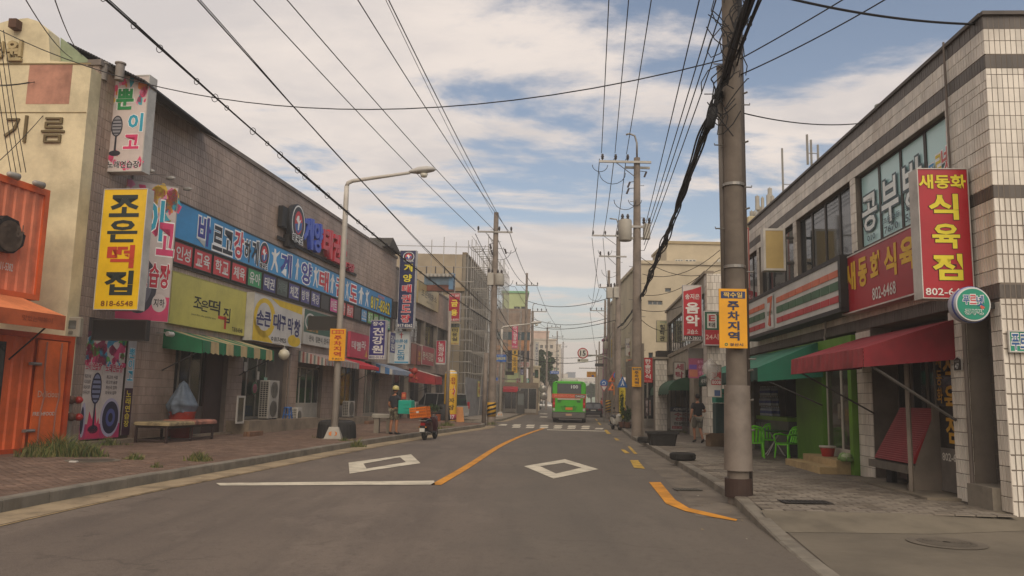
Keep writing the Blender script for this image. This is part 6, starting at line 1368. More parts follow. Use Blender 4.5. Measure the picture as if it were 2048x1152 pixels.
bundle(cat(A(1447, 160, 13.3), (-1.2, -18, 7.9), .35), .03, 5, 'thick dark cables rising from the big pole over the camera', wob=.07, seed=7, rw=.018)
bundle(cat(A(1470, 120, 13.5), (.2, -18, 8.4), .3), .02, 4, 'looser second run of cables rising to the right of the big pole', wob=.1, seed=9, loops=True)
bundle([Vector(A(1425, 250, 13.4)), Vector(A(1440, 170, 13.25)), Vector(A(1462, 110, 13.25)), Vector(A(1478, 40, 13.3)), Vector(A(1480, -20, 13.4))], .03, 6, 'tangle of black cables wrapped up the big pole', 'cable_tangle', .13, 11, True, .012)
for k in range(16):
    a_ = Vector(A(1422+R()*62, -10+R()*250, 13.2)); q = [a_+Vector((.22*cos(t_*.8+k), 0, .3*sin(t_*.8+k*2))) for t_ in range(7)]
    tag(MB().tube(q, .01, 5, False).build('cable_loop', wm), 'one of the slack black cable loops hanging at the big pole', 'cable', 'slack loops at the big pole')
w = A(1424, 235, 13.35); o = thing('splice_box', 'black splice enclosure hanging in the cables left of the big pole', 'splice box', w); MB().lathe([(.04, -.2), (.075, -.17), (.08, .15), (.04, .2), (0, .2)], n=10).build('case', blk, o, True); o.rotation_euler = (0, .2, 0)
bundle(cat((-8.8, -8, 9.2), A(983, 645, 49.2), .8, 7), .017, 2, 'thick black cable sweeping down past the brown tiled facade', wob=.035, seed=13, rw=.010)
bundle(cat((-7.6, -8, 9.6), A(984, 625, 49.2), .6, 7), .012, 2, 'second cable run above the thick one on the left', wob=.03, seed=15, loops=False, rw=.009)
for i, (a_, b_, sag, lab) in enumerate(((A(-40, 40, 20), A(1445, 120, 13.6), 1.6, 'single thin cable slung right across the street overhead'), (A(1480, 118, 13.6), (9.5, 8.2, 10.5), .25, 'cable from the big pole up towards the upper right'), (A(1480, 150, 13.6), (9.5, 8., 10.3), .45, 'slacker cable from the big pole towards the upper right'),
                                       (A(1550, -10, 11), (7.5, 12.2, 7.8), .1, 'thick cable coming in over the corner building parapet'), (A(1485, 226, 13.7), (7.75, 17, 7.86), .12, 'thin line from the big pole to the tiled roof'), (A(1560, 470, 24), A(1815, 160, 15.2), .05, 'thin line along the roof of the tiled corner building'))):
    wire(a_, b_, sag, .012 if i not in (3,) else .02, lab, None, 24)
g4 = 'thin lines from the transformer pole to the cream block'
for i, (p0, p1) in enumerate((((1282, 515), (1441, 540)), ((1285, 548), (1440, 500)), ((1285, 590), (1440, 515)), ((1283, 620), (1440, 560)), ((1283, 640), (1366, 640)))):
    wire(A(*p0, 35.4), A(*p1, 33. if i < 4 else 40), .5, .014, 'one of the thin drop lines crossing in front of the cream block', g4)
g5 = 'lines crossing the street far down'
for i, (p0, y0, p1, y1, sg) in enumerate((((1051, 600, 88), 0, (1236, 590, 56), 0, .8), ((1064, 637, 94), 0, (1216, 636, 74), 0, .7), ((1064, 652, 94), 0, (1232, 640, 56), 0, .5), ((1094, 674, 126), 0, (1216, 673, 74), 0, .3), ((1094, 712, 126), 0, (1216, 706, 74), 0, .4), ((1000, 700, 67), 0, (1217, 715, 74), 0, .8))):
    wire(A(*p0), A(*p1), sg, .028, 'one of the sagging lines crossing high over the far street', g5)
for i, (p0, p1) in enumerate((((1019, 465, 49.4), (1074, 571, 88)), ((990, 465, 49.4), (1060, 571, 88)), ((951, 468, 49.4), (1030, 573, 88)), ((1074, 573, 88), (1121, 657, 126)), ((1030, 573, 88), (1097, 657, 126)), ((1121, 657, 126), (1134, 694, 195)), ((990, 600, 49.4), (1064, 650, 94)), ((986, 640, 49.4), (1051, 690, 88)), ((986, 655, 49.4), (1051, 700, 88)))):
    wire(A(*p0), A(*p1), .9 if i < 6 else 1.6, .022, 'one of the lines linking the left hand poles down the street', 'lines linking the left poles')
for i, (p0, p1) in enumerate((((1199, 318, 35.4), (1184, 472, 56)), ((1228, 318, 35.4), (1206, 472, 56)), ((1252, 318, 35.4), (1231, 472, 56)), ((1184, 476, 56), (1198, 576, 74)), ((1206, 476, 56), (1216, 576, 74)), ((1196, 516, 56), (1182, 622, 92)), ((1198, 578, 74), (1180, 622, 92)), ((1180, 624, 92), (1192, 705, 128)), ((1283, 600, 35.4), (1240, 660, 56)), ((1240, 600, 56), (1218, 680, 74)))):
    wire(A(*p0), A(*p1), .35, .02, 'one of the lines linking the right hand poles down the street', 'lines linking the right poles')
# jumper loops on the crossarms
for (px, py, Y, r_) in ((1200, 330, 35.4, .35), (1225, 345, 35.3, .6), (1250, 400, 35.3, .5), (1270, 400, 35.3, .3), (955, 490, 49.3, .5), (1000, 500, 49.3, .7), (1020, 495, 49.3, .4), (1010, 560, 49.3, .5), (1210, 500, 56, .5), (1220, 540, 56, .6), (1190, 590, 74, .6)):
    a_ = Vector(A(px, py, Y)); q = [a_+Vector((r_*cos(t_), 0, -r_*.9*sin(t_))) for t_ in [pi*k/8 for k in range(9)]]
    tag(MB().tube(q, .014, 4, False).build('jumper_wire', wm), 'one of the black jumper loops hanging under the crossarms', 'cable', 'jumper loops under the crossarms')
# wires at the cream gable
for i, (p0, p1) in enumerate((((0, 170, 20), (145, 132, 22.6)), ((0, 172, 20), (172, 128, 22.6)), ((-5, 325, 19), (150, 150, 22.6)), ((52, 0, 12), (150, 120, 22.6)), ((110, 0, 12), (165, 110, 22.4)))):
    wire(A(*p0), A(*p1), .15, .01, 'one of the thin drop wires meeting at the eaves bracket of the cream wall', 'drop wires at the cream wall')
for i in range(4): wire(A(-20+i*9, 60, 18.6), A(22+i*10, 345, 19.3), .1, .01, 'one of the four wires dropping to the orange container roof', 'wires on the container roof')
q = [A(45, 75, 23), A(48, 110, 22.9), A(90, 140, 22.9), (A(148, 125, 22.9))]; tag(MB().tube(q, .015, 5).build('cable', wm), 'slack black cable looping from the gable box to the eaves', 'cable')
q = [A(150, 130, 22.7), A(150, 155, 22.7), A(138, 220, 22.7), A(118, 330, 22.7), A(92, 400, 22.7), A(92, 430, 22.7), A(140, 478, 22.6), A(147, 520, 22.), A(143, 560, 22.), A(143, 628, 22.)]; tag(MB().tube(q, .018, 5).build('cable', wm), 'black cable running down the cream wall to the meter box', 'cable')
q = [A(178, 130, 22.), A(176, 250, 22.), A(200, 300, 21.6)]; tag(MB().tube(q, .012, 5).build('cable', wm), 'thin cable down the tiled pier to the karaoke sign', 'cable')
# ================================================================ CONTAINER SHOP
KF = Fr((-11.62, 18.3), (.2, 1)); KR_ = KF.root('container_shop', 'two stacked orange shipping containers with a fabric awning between', 'container shop')
orp = M('d8622e', .5, .22, scale=1.); ord_ = M('b8491f', .5, .25); xa = KF.at(139, 780)[0]; xu = KF.at(90, 470)[0]
def corrug(x0, x1, z0, z1, mat, name, pitch=.28):
    mb = MB(); x = x0; n = int((x1-x0)/pitch)
    pts = []
    for k in range(n):
        a = x0+k*(x1-x0)/n; w = (x1-x0)/n; pts += [(a, 0), (a+w*.3, 0), (a+w*.42, .035), (a+w*.88, .035)]
    pts.append((x1, 0)); m = len(pts)
    mb.add([(p, q, z0) for p, q in pts]+[(p, q, z1) for p, q in pts], [(i, i+1, i+1+m, i+m) for i in range(m-1)])
    return mb.build(name, mat, KR_)
MB().box(-6, xa-.02, .05, 2.3, .15, 2.95).build('lower_body', ord_, KR_); corrug(-6, KF.at(60, 780)[0], .25, 2.85, orp, 'lower_side_panel')
MB().box(-6, xa, -.03, .05, 2.85, 2.98).box(-6, xa, -.03, .05, .12, .25).box(xa-.14, xa, -.03, .05, .25, 2.85).build('lower_frame', ord_, KR_)
d0, d1 = KF.at(66, 780)[0], KF.at(124, 780)[0]
dr = MB().box(d0, d1, -.05, .0, .22, 2.82).build('door', M('de682e', .5, .2), KR_)
for x in (d0+.2*(d1-d0), d0+.72*(d1-d0)):
    MB().tube([(x, -.1, .3), (x, -.1, 1.1), (x+.06, -.12, 1.5), (x, -.1, 2.0), (x, -.1, 2.78)], .02, 6).build('locking_bar', M('9c6a58', .5, .2), dr)
for z in (.62, 2.2): MB().box(d0-.25, d0+.1, -.09, -.03, z, z+.07).tube([(d0-.2, -.1, z+.035), (d0+.05, -.1, z+.035)], .03, 6).build('hinge', M('9a938a', .4, .2, metal=.5), dr)
letter(dr, (d0, d1, .22, 2.82), -.055, Tx('Delicious', .1, .47, .85, .53, 'd0a890', b=.02)+Tx('FRESHFOOD', -.0, .665, .75, .70, 'd8c8b8', b=.03))
MB().box(-3.2, KF.at(16, 640)[0], -.03, 0, 1.0, 2.7).build('window_frame', M('2c2724', .5), KR_); MB().box(-3.1, KF.at(13, 640)[0], -.045, -.03, 1.1, 2.6).build('pane', glass('23282a', .08, 1), KR_)
MB().box(-6, xu-.02, .05, 2.3, 3.75, 6.45).build('upper_body', ord_, KR_); corrug(-6, xu-.12, 3.88, 6.32, M('dd7c56', .5, .2), 'upper_side_panel'); MB().box(-6, xu, -.03, .05, 6.32, 6.48).box(-6, xu, -.03, .05, 3.75, 3.88).box(xu-.14, xu, -.03, .05, 3.88, 6.32).build('upper_frame', orp, KR_)
p = KF.at(22, 470, .15); sb = MB(); 
o = KF.root('brush_sign', 'black cut out sign board with coiled lettering on the upper container', 'sign', None, None, p[0], -.05, 0); zc = p[1]
MB().prism([(-1.6, zc-.4), (.05, zc-.42), (.3, zc-.2), (.34, zc+.05), (.2, zc+.12), (.1, zc+.34), (-.25, zc+.4), (-.4, zc+.28), (-1.6, zc+.36)], -.18, 0).build('board', M('211a17', .7, .2), o)
mb = MB()
for r_ in (.12, .22, .32): mb.lathe([(r_, -.2), (r_+.04, -.2)], (-.12, 0, zc-.05), 20, 'y')
mb.build('ring_letter', M('6b5a4a', .6), o); letter(o, (-1.5, .28, zc-.45, zc+.35), -.2, Tx('아', .86, .1, .99, .6, '6b5a4a', b=.02)+[('P', 0, 0, 0, 0, '6b5a4a', dict(up=1, pts=[(.62, .05), (.65, .2), (.7, .22), (.66, .3)]))])
letter(KR_, (KF.at(-22, 540)[0], KF.at(24, 540)[0], 4.32, 4.5), -.01, Tx('053-811-5382', .0, .0, 1, 1, 'd8cfc4', b=.02))
aw = MB(); q0 = KF.at(128, 620, .9)[0]
at_ = KF.root('awning', 'orange fabric awning jutting out between the stacked containers', 'awning')
MB().add([(-5, -.05, 3.75), (q0-.35, -.05, 3.75), (q0, -.95, 3.36), (-5, -.95, 3.36)], [(0, 3, 2, 1)]).build('canopy', M('e08452', .7, .2), at_)
MB().box(-5, q0, -.97, -.93, 3.02, 3.36).build('valance', M('b85a30', .7, .25), at_)
letter(at_, (q0-1.3, q0-.2, 3.1, 3.3), -.975, Tx('맛있는떡볶이', .0, .2, .8, .8, '7c3a20', b=0))
MB().tube([(q0-.5, -.9, 3.05), (q0-.5, 0, 2.3)], .02, 5).build('stay', M('2b2320', .8), at_)
for k in range(2):
    p = KF.at(10+k*52, 362+k*8); MB().lathe([(.04, 0), (.07, .05), (.09, .3), (0, .32)], (p[0]-.1, -.15, 6.5), 8, 'x').build('flood_lamp', M('a09a90', .4, .1), KR_, True)
# meter box, valves on the pier
MTR = at_depth(143, 650, 21.0); o = thing('meter_box', 'pale electricity meter box on the tiled pier', 'meter box', (MTR.x, MTR.y, MTR.z-.3))
MB().bbox(-.2, .22, 0, .2, 0, .52, .03).build('case', M('9a9382', .6, .15), o); MB().box(-.12, .12, -.012, 0, .2, .42).build('window', glass('55564e', .1, .9), o); MB().box(-.05, .05, -.02, 0, .06, .14).build('latch', M('6a655a', .5), o)
for i, (px, py) in enumerate(((150, 800), (150, 834))):
    w = at_depth(px-4, py, 21.0); o = thing('standpipe_valve', ['upper red capped fire inlet pipe by the poster doors', 'lower red capped fire inlet pipe by the poster doors'][i], 'valve', w)
    MB().lathe([(.1, -.12), (.11, 0), (.08, .02), (.08, .1), (.1, .12)], (0, 0, 0), 12, 'x').build('pipe', M('6b4a3a', .6, .3), o, True); MB().lathe([(.1, .12), (.09, .2), (.04, .25), (0, .26)], (0, 0, 0), 12, 'x').build('cap', M('9a2420', .4, .2), o, True)
    MB().tube([(-.1, .02, 0), (-.1, .02, -.3-.4*i)], .07, 8).build('riser', M('8c8478', .6, .2), o)
# ================================================================ PROPS LEFT
def localxy(fr, px, py, z=.15): w = gnd(px, py, z); return w
# low platform bench
w = gnd(300, 889, .15); w2_ = gnd(440, 887, .15); bf = LF
o = LF.root('low_platform', 'low wooden platform with a peeling pinkish cover on a rusty iron frame', 'bench', None, None, LF.at(324, 860, 1.2)[0], 0, .15)
bw_ = 2.7
fm_ = MB()
for x in (0, 1.35, bw_):
    for y in (-1.35, -.4): MB().box(x-.03, x+.03, y-.03, y+.03, 0, .5).build('leg', M('3a2620', .8, .3), o)
fm_.box(0, bw_, -1.38, -1.33, .42, .5).box(0, bw_, -.43, -.38, .42, .5).box(0, .05, -1.33, -.43, .42, .5).box(bw_-.05, bw_, -1.33, -.43, .42, .5).box(0, bw_, -1.37, -1.34, .06, .1).box(0, bw_, -.42, -.39, .06, .1).box(0, .03, -1.34, -.42, .06, .1)
fm_.build('frame', M('40302a', .8, .3), o); MB().bbox(-.08, 1.4, -1.45, -.32, .5, .6, .03).build('board', M('9c8a66', .8, .5, scale=4.), o); MB().bbox(1.41, bw_+.12, -1.45, -.32, .5, .63, .05).build('mat_cover', M('a8705c', .7, .5, scale=3.), o)
# tarp covered tub behind it
cx0 = LF.at(340, 800, .1)[0]; o = LF.root('covered_tub', 'red tub under a grey blue tarpaulin knotted over something tall', 'covered tub', None, None, cx0, -.55, .2)
MB().lathe([(.36, 0), (.40, .75), (.42, .78), (.42, .82), (.36, .82)], n=20).build('tub', M('8a2c1e', .6, .25), o, True, autosmooth=True)
rr = random.Random(8); vs = []; nr, nc = 22, 48
for i in range(nr+1):
    t_ = i/nr; z = .75+1.05*t_
    for j in range(nc):
        a_ = 2*pi*j/nc; r_ = (.40+.12*t_/.28 if t_ < .28 else .52-.44*((t_-.28)/.72)**.9)*(.9+.2*abs(sin(a_*3.5+1.2*t_))+.07*sin(a_*9+t_*3)*(1-t_)+.05*sin(t_*19+a_*2)*(1-t_)+.02*rr.random()); r_ *= 1 if t_ < .93 else (1-t_)/.07*.8+.1
        if i == 0: r_ *= 1.05; 
        vs.append((r_*cos(a_)-.05*t_, r_*sin(a_)*.8, z-(.06*sin(a_*3) if i == 0 else 0)))
MB().add(vs, [(i*nc+j, i*nc+(j+1) % nc, (i+1)*nc+(j+1) % nc, (i+1)*nc+j) for i in range(nr) for j in range(nc)]).build('tarpaulin', M('616c77', .6, .3, scale=3.), o, True)
MB().tube([(.42*cos(a_*.5), .34*sin(a_*.5), .98+.03*sin(a_)) for a_ in range(13)], .012, 5).build('rope', M('4c4438', .8), o)
# cctv
p = LF.at(338, 668, .5); o = LF.root('security_camera', 'white bullet camera at the left end of the striped awning', 'camera', None, None, p[0], -.5, p[1]); MB().lathe([(.07, 0), (.08, .02), (.08, .3), (0, .3)], (-.1, 0, 0), 12, 'x').build('housing', M('c4bfb4', .4, .1), o, True, autosmooth=True); MB().tube([(.1, 0, 0), (.15, .25, .05), (.15, .5, .05)], .02, 5).build('bracket', M('a8a49a', .4), o)
# globe lamp
p = LF.at(568, 709, .9); o = LF.root('globe_lamp', 'white globe lamp on a curved arm under the yellow restaurant sign', 'lamp', None, None, p[0], -.9, p[1]); MB().lathe([(.02, -.23), (.13, -.19), (.22, -.07), (.23, .03), (.17, .16), (.06, .22), (0, .23)], n=20).build('globe', M('c4bca4', .25, .06), o, True); MB().tube([(0, 0, .2), (0, 0, .36), (-.06, .2, .46), (-.05, .9, .42)], .018, 6).build('arm', M('a8a298', .4), o); MB().lathe([(.09, .18), (.07, .27), (0, .28)], n=12).build('cap', M('8a867e', .4), o)
def ac_unit(fr, s_, y, z, label, w_=.85, d=.33, h=.62, fans=1, col='a8a296', rz=0.):
    o = fr.root('air_conditioner', label, 'air conditioner', None, None, s_, y, z); o.rotation_euler.z += rz
    MB().bbox(0, w_, -d, 0, .05, h, .015).build('casing', M(col, .5, .15), o); MB().box(.05, .15, -d+.03, -.03, 0, .05).box(w_-.15, w_-.05, -d+.03, -.03, 0, .05).build('feet', blk, o)
    for k in range(fans):
        hz = h/fans; zc = .05+hz*(k+.5)*(h-.05)/h; r_ = min(hz*.42, w_*.4); cx0 = w_*.45 if fans == 1 else w_*.5
        MB().lathe([(r_, 0), (r_, .004), (0, .004)], (cx0, -d-.004, zc), 20, 'y').build('fan_recess', blk, o); mb = MB()
        for q in range(5): rr0 = r_*(q+1)/5; mb.lathe([(rr0-.012, -.012), (rr0, -.012)], (cx0, -d-.002, zc), 18, 'y')
        for q in range(4): a_ = q*pi/4; mb.tube([(cx0-r_*cos(a_), -d-.012, zc-r_*sin(a_)), (cx0+r_*cos(a_), -d-.012, zc+r_*sin(a_))], .006, 4)
        mb.build('fan_guard', M('8a857a', .5), o)
    g_ = MB(); n = int(h/.09)      # louvred / gridded end facing down the street
    g2 = MB().box(-.006, 0, -d+.04, -.04, .12, h-.06).build('end_recess', blk, o)
    for q in range(n): zz = .1+q*(h-.14)/n; g_.box(-.016, -.004, -d+.03, -.03, zz, zz+.022)
    for q in range(4): yy = -d+.03+q*(d-.08)/3; g_.box(-.018, -.006, yy, yy+.02, .1, h-.05)
    g_.build('end_grille', M(col, .5, .1), o); 
    return o
ac_unit(LF, LF.at(527, 840, .5)[0], -.25, .62, 'tall two fan air conditioner beside the restaurant glass', .95, .42, 1.55, 2)
ac_unit(LF, LF.at(588, 850, .6)[0], -.45, .35, 'small off-white air conditioner next to the blue stool', .5, .28, .72, 1, 'b4aea2')
ac_unit(LF, LF.at(691, 835, .5)[0], -.3, .5, 'single fan air conditioner behind the street lamp', .95, .36, .85, 1)
ac_unit(LF, LF.at(826, 835, .5)[0], -.3, .45, 'pale air conditioner behind the teal box', .8, .36, .85, 1)
x = LF.at(476, 840, .9)[0]; o = LF.root('window_frame_panel', 'white framed glass panel leaning at the restaurant pillar', 'window panel', None, None, x, -.8, .15); mb = MB(); mb.box(0, .6, -.04, 0, .4, .47).box(0, .6, -.04, 0, 1.33, 1.4).box(0, .07, -.04, 0, .47, 1.33).box(.53, .6, -.04, 0, .47, 1.33); mb.build('frame', M('b8b2a6', .5, .1), o); MB().box(.07, .53, -.025, -.015, .47, 1.33).build('pane', glass('4a463e', .1, .9), o)
def stool(fr, s_, y, z, label):
    o = fr.root('plastic_stool', label, 'stool', None, None, s_, y, z); m = M('2a5f9e', .45, .12)
    MB().lathe([(.17, .46), (.18, .44), (.17, .485), (0, .49)], n=16).build('seat', m, o, True, autosmooth=True)
    for k in range(4): a_ = pi/4+k*pi/2; MB().tube([(.13*cos(a_), .13*sin(a_), .45), (.2*cos(a_), .2*sin(a_), 0)], [.035, .028], 6).build('leg', m, o)
    MB().tube([(.175*cos(k*pi/4), .175*sin(k*pi/4), .16) for k in range(9)], .018, 5).build('ring', m, o)
stool(LF, LF.at(578, 842, .7)[0], -.62, .62, 'blue plastic stool between the air conditioners')
for i, (px, py, w_) in enumerate(((513, 872, 1.2), (646, 846, .8), (743, 848, 1.2))):
    q = gnd(px, py, .15); s_ = (q-LF.o).dot(LF.u); o = LF.root('brick_step', ['low brick step before the restaurant plinth', 'brown step below the white shop doors', 'step of boards below the third shop'][i], 'step', None, None, s_, -(q-LF.o).dot(LF.n), .15)
    for a_ in range(2):
        for b_ in range(int(w_/.22)): MB().bbox(b_*.22-w_/2, b_*.22+.21-w_/2, -.02+a_*.12, .09+a_*.12, 0, .16+.01*R(), .008).build('brick', M('7d5c44', .9, .3, kind='paver'), o)
# tire round the lamp base
def tire(name, label, x, y, z, Ro, Ri, w_, rot=(0, 0, 0), mat=None, grp=None):
    o = thing(name, label, 'tyre', (x, y, z), 0, grp); o.rotation_euler = rot; prof = [(Ri, w_*.22), (Ri+.03, w_*.1), (Ro*.82+.0, 0), (Ro*.95, w_*.08), (Ro, w_*.25), (Ro, w_*.75), (Ro*.95, w_*.92), (Ro*.82, w_), (Ri+.03, w_*.9), (Ri, w_*.78), (Ri+.02, w_*.5), (Ri, w_*.22)]
    m = mat or M('24221f', .85, .25, scale=3.)
    MB().lathe(prof, n=32).build('casing', m, o, True, autosmooth=True); mb = MB(); n = 30
    for k in range(n):
        a_ = 2*pi*k/n; c_, s_ = cos(a_), sin(a_); t = Vector((-s_, c_)); p = Vector((c_, s_))
        for z0, z1 in ((.22, .46), (.54, .78)):
            A_ = p*(Ro+.008)-t*Ro*.07; B_ = p*(Ro+.008)+t*Ro*.05; C_ = p*(Ro-.01)-t*Ro*.07; D_ = p*(Ro-.01)+t*Ro*.05
            mb.add([(*A_, w_*z0), (*B_, w_*z0), (*B_, w_*z1), (*A_, w_*z1), (*C_, w_*z0), (*D_, w_*z0), (*D_, w_*z1), (*C_, w_*z1)], [(0, 1, 2, 3), (0, 4, 5, 1), (1, 5, 6, 2), (2, 6, 7, 3), (3, 7, 4, 0)])
    mb.build('tread', m, o); return o
tr_ = thing('rubber_collar', 'big black ribbed rubber drum standing round the foot of the street lamp', 'planter', (-6.05, 28.55, .15))
MB().lathe([(.68, 0), (.64, .5), (.6, .58), (.5, .62), (.46, .58), (.4, .60), (.34, .56), (.24, .58), (.2, .5), (0, .5)], n=36).build('drum', M('2a2826', .8, .3, scale=2.), tr_, True, autosmooth=True)
mb = MB()
for k in range(30): a_ = 2*pi*k/30; mb.add([(.69*cos(a_), .69*sin(a_), .02), (.69*cos(a_+.1), .69*sin(a_+.1), .02), (.655*cos(a_+.1), .655*sin(a_+.1), .48), (.655*cos(a_), .655*sin(a_), .48)], [(0, 1, 2, 3)])
mb.build('ribs', M('1f1e1c', .8, .2), tr_)
# balloon sign
w = gnd(899, 841, .15); o = thing('balloon_pillar', 'tall yellow inflatable pillar with red and black letters beside the thin pole', 'inflatable sign', (w.x-.05, w.y+.9, .12)); rb = .43; hb = zt(899, 740, w.y+.9)-.12
MB().lathe([(rb*.95, .0), (rb, .1), (rb*.97, .12), (rb, .3), (rb, hb-.5), (rb*.97, hb-.28), (rb*.8, hb-.1), (rb*.5, hb-.02), (0, hb)], n=32).build('body', M('d6a61c', .45, .12), o, True, autosmooth=True)
MB().lathe([(rb*.985, hb-.36), (rb*.9, hb-.16), (rb*.5, hb+.0), (0, hb+.02)], n=32).build('white_top', M('c4beb2', .45, .1), o, True)
def wraptext(o, s, u0, u1, z0, z1, r_, col, b=.04, ol=None, depth=0):
    for grow, c_, d in ((.05, ol, 0), (0, col, .004)):
        if not c_: continue
        mb = MB(); put_text(mb, s, u0, u1, z0, z1, 0, b, grow); vs = [((r_+.006+d)*sin(x/r_), -(r_+.006+d)*cos(x/r_), z) for x, y, z in mb.v]; m2 = MB(); m2.add(vs, mb.f); m2.build('lettering', M(c_, .5, .1), o)
wraptext(o, '금용', -.38, .38, hb-.95, hb-.5, rb, '9c2a1c'); wraptext(o, '돌', -.3, .34, hb-1.75, hb-1.05, rb, 'b8282c', .08, 'd8d0c4'); wraptext(o, '파', -.05, .3, hb-2.2, hb-1.85, rb, '2b2220'); wraptext(o, '장', -.12, .3, hb-2.65, hb-2.28, rb, '2b2220'); 
MB().lathe([(rb+.004, .06), (rb+.004, .42)], n=32).build('red_band', M('a8284a', .5, .1), o, True); wraptext(o, '337', -.2, .35, .1, .38, rb+.004, 'd8d0c8')
o2 = thing('rubber_ballast', 'black rubber base leaning at the foot of the yellow pillar', 'base', (w.x-.45, w.y+.35, .15)); MB().lathe([(.45, 0), (.48, .1), (.36, .95), (.2, 1.05), (0, 1.05)], n=20).build('body', M('232220', .8, .2), o2, True)
# sandwich board
w = gnd(920, 842, .1); o = thing('folding_board', 'narrow orange and white folding board by the silver van', 'signboard', (w.x, w.y+.2, .02), .3)
MB().add([(-.28, 0, 0), (.28, 0, 0), (.22, .22, 1.0), (-.22, .22, 1.0)], [(0, 1, 2, 3)]).add([(-.28, .5, 0), (.28, .5, 0), (.22, .26, 1.0), (-.22, .26, 1.0)], [(1, 0, 3, 2)]).build('leaf', M('b87a3a', .6, .3), o); letter(o, (-.2, .2, .2, .9), -.0, [])
# orange bins behind scooter
for i, px in enumerate((860, 874)):
    q = gnd(px, 843, .15); s_ = (q-LF.o).dot(LF.u); o = LF.root('orange_crate', ['left one of the two orange crates on the kerb of the dim restaurant', 'right one of the two orange crates on the kerb of the dim restaurant'][i], 'crate', 'orange crates by the restaurant', None, s_, -(q-LF.o).dot(LF.n), .15)
    mb = MB(); mb.box(0, .95, 0, .02, 0, .42).box(0, .95, .48, .5, 0, .42).box(0, .02, .02, .48, 0, .42).box(.93, .95, .02, .48, 0, .42).box(.02, .93, .02, .48, 0, .02).box(-.02, .97, -.02, 0, .36, .42); mb.build('crate_body', M('b8521c', .5, .15), o)
# lantern strings
for i, (px, py) in enumerate(((829, 742), (822, 752), (833, 758))):
    w = at_depth(px, py, 47+i); o = thing('paper_lantern', ['red paper lantern under the blue striped awning end', 'small red lantern left of the bigger one', 'lowest small red lantern by the restaurant door'][i], 'lantern', w); r_ = .2-.05*i
    MB().lathe([(r_*.4, -r_*.9), (r_*.9, -r_*.5), (r_, 0), (r_*.9, r_*.5), (r_*.4, r_*.9), (0, r_*.9)], n=14).build('body', M('9c3020', .6, .1), o, True); MB().tube([(0, 0, -r_*1.9), (0, 0, -r_*.9)], .03, 6).tube([(0, 0, r_*.9), (0, 0, r_*2)], .01, 4).build('tassel', M('a8642c', .6), o)
# teal box + orange crate with scooter later; potted plants
leafm = [M('3c5a22', .7, .3), M('4e6a2a', .7, .3), M('2c4418', .7, .3)]; grassm = [M('56622e', .8, .3), M('6d6e38', .8, .3), M('7d7444', .8, .3), M('424f24', .8, .3)]
def tuft(px, py, n, h, spread, label, z=.15, seed=1, w_=.006):
    rr = random.Random(seed); c_ = gnd(px, py, z); mb = MB()
    for k in range(n):
        mb.mat(grassm[int(rr.random()*4)]); a_ = rr.random()*6.28; r_ = spread*rr.random()*(1+.3*sin(a_*3+seed)); x, y = c_.x+r_*cos(a_), c_.y+r_*sin(a_)*.7; hh = h*(.15+rr.random()**1.6*.95)*(1-.6*min(1, r_/spread)); b_ = rr.random()*6.28; l = hh*(.2+rr.random()*.6)
        p0, p1, p2 = Vector((x, y, z)), Vector((x+l*.35*cos(b_), y+l*.35*sin(b_), z+hh*.65)), Vector((x+l*cos(b_), y+l*sin(b_), z+hh)); s_ = Vector((-sin(b_+1), cos(b_+1), 0))*w_*(1+rr.random())
        mb.add([p0-s_, p0+s_, p1+s_*.8, p1-s_*.8, p2], [(0, 1, 2, 3), (3, 2, 4)])
    o = mb.build('grass'); tag(o, label, 'grass', None, 'stuff'); return o
tuft(115, 912, 1300, .6, .8, 'tall weeds growing along the container foot', seed=2); tuft(165, 912, 800, .4, .6, 'weeds spreading onto the pavement', seed=3); tuft(60, 905, 300, .35, .5, 'low weeds at the container', seed=31)
tuft(270, 919, 220, .22, .22, 'small grass clump behind the round cover', seed=4); tuft(398, 922, 380, .28, .3, 'grass clump at the kerb', seed=5); tuft(312, 935, 60, .15, .12, 'tiny weed', seed=6); tuft(215, 890, 260, .3, .5, 'weeds before the poster doors', seed=7)
tuft(714, 894, 260, .3, .22, 'weeds on the kerb by the lamp', seed=8, z=.15); tuft(650, 876, 200, .3, .4, 'weeds round the lamp foot', seed=9); tuft(895, 852, 400, .35, .5, 'weeds at the balloon pillar', seed=10); tuft(870, 858, 300, .25, .7, 'weeds along the kerb near the scooter', seed=11)
tuft(1378, 866, 250, .3, .6, 'weeds at the laundry wall', seed=12); tuft(985, 849, 160, .25, .4, 'weeds at the left pole foot', seed=13); tuft(690, 882, 120, .2, .25, 'weeds by the cone base', seed=14)
rr = random.Random(5); mb = MB()   # litter and leaf scraps
for k in range(70):
    y = 10+rr.random()*30; side = rr.random() < .55; x = (kx(sKL, y)+.1+rr.random()*.5) if side else (kx(sKR, y)-.1-rr.random()*.7); s_ = .02+rr.random()*.03; a_ = rr.random()*3
    mb.mat(M(['8c7a58', 'a8a090', '5c4a30'][int(rr.random()*3)], .8, 0)); mb.add([(x, y, .012), (x+s_*cos(a_), y+s_*sin(a_), .02), (x+s_*cos(a_+1.4), y+s_*sin(a_+1.4), .014)], [(0, 1, 2)])
tag(mb.build('litter'), 'scraps and dry leaves along both gutters', 'litter', None, 'stuff')
for px, py, z in ((428/2.926*1., 925, .15),):
    w = gnd(147, 925, .15); tag(MB().bbox(-.08, .08, -.05, .05, 0, .03, .01).build('paper_scrap', M('b8b2a8', .7, .1), None, False, (w.x, w.y, .155)), 'white scrap of paper beside the round cover', 'litter')
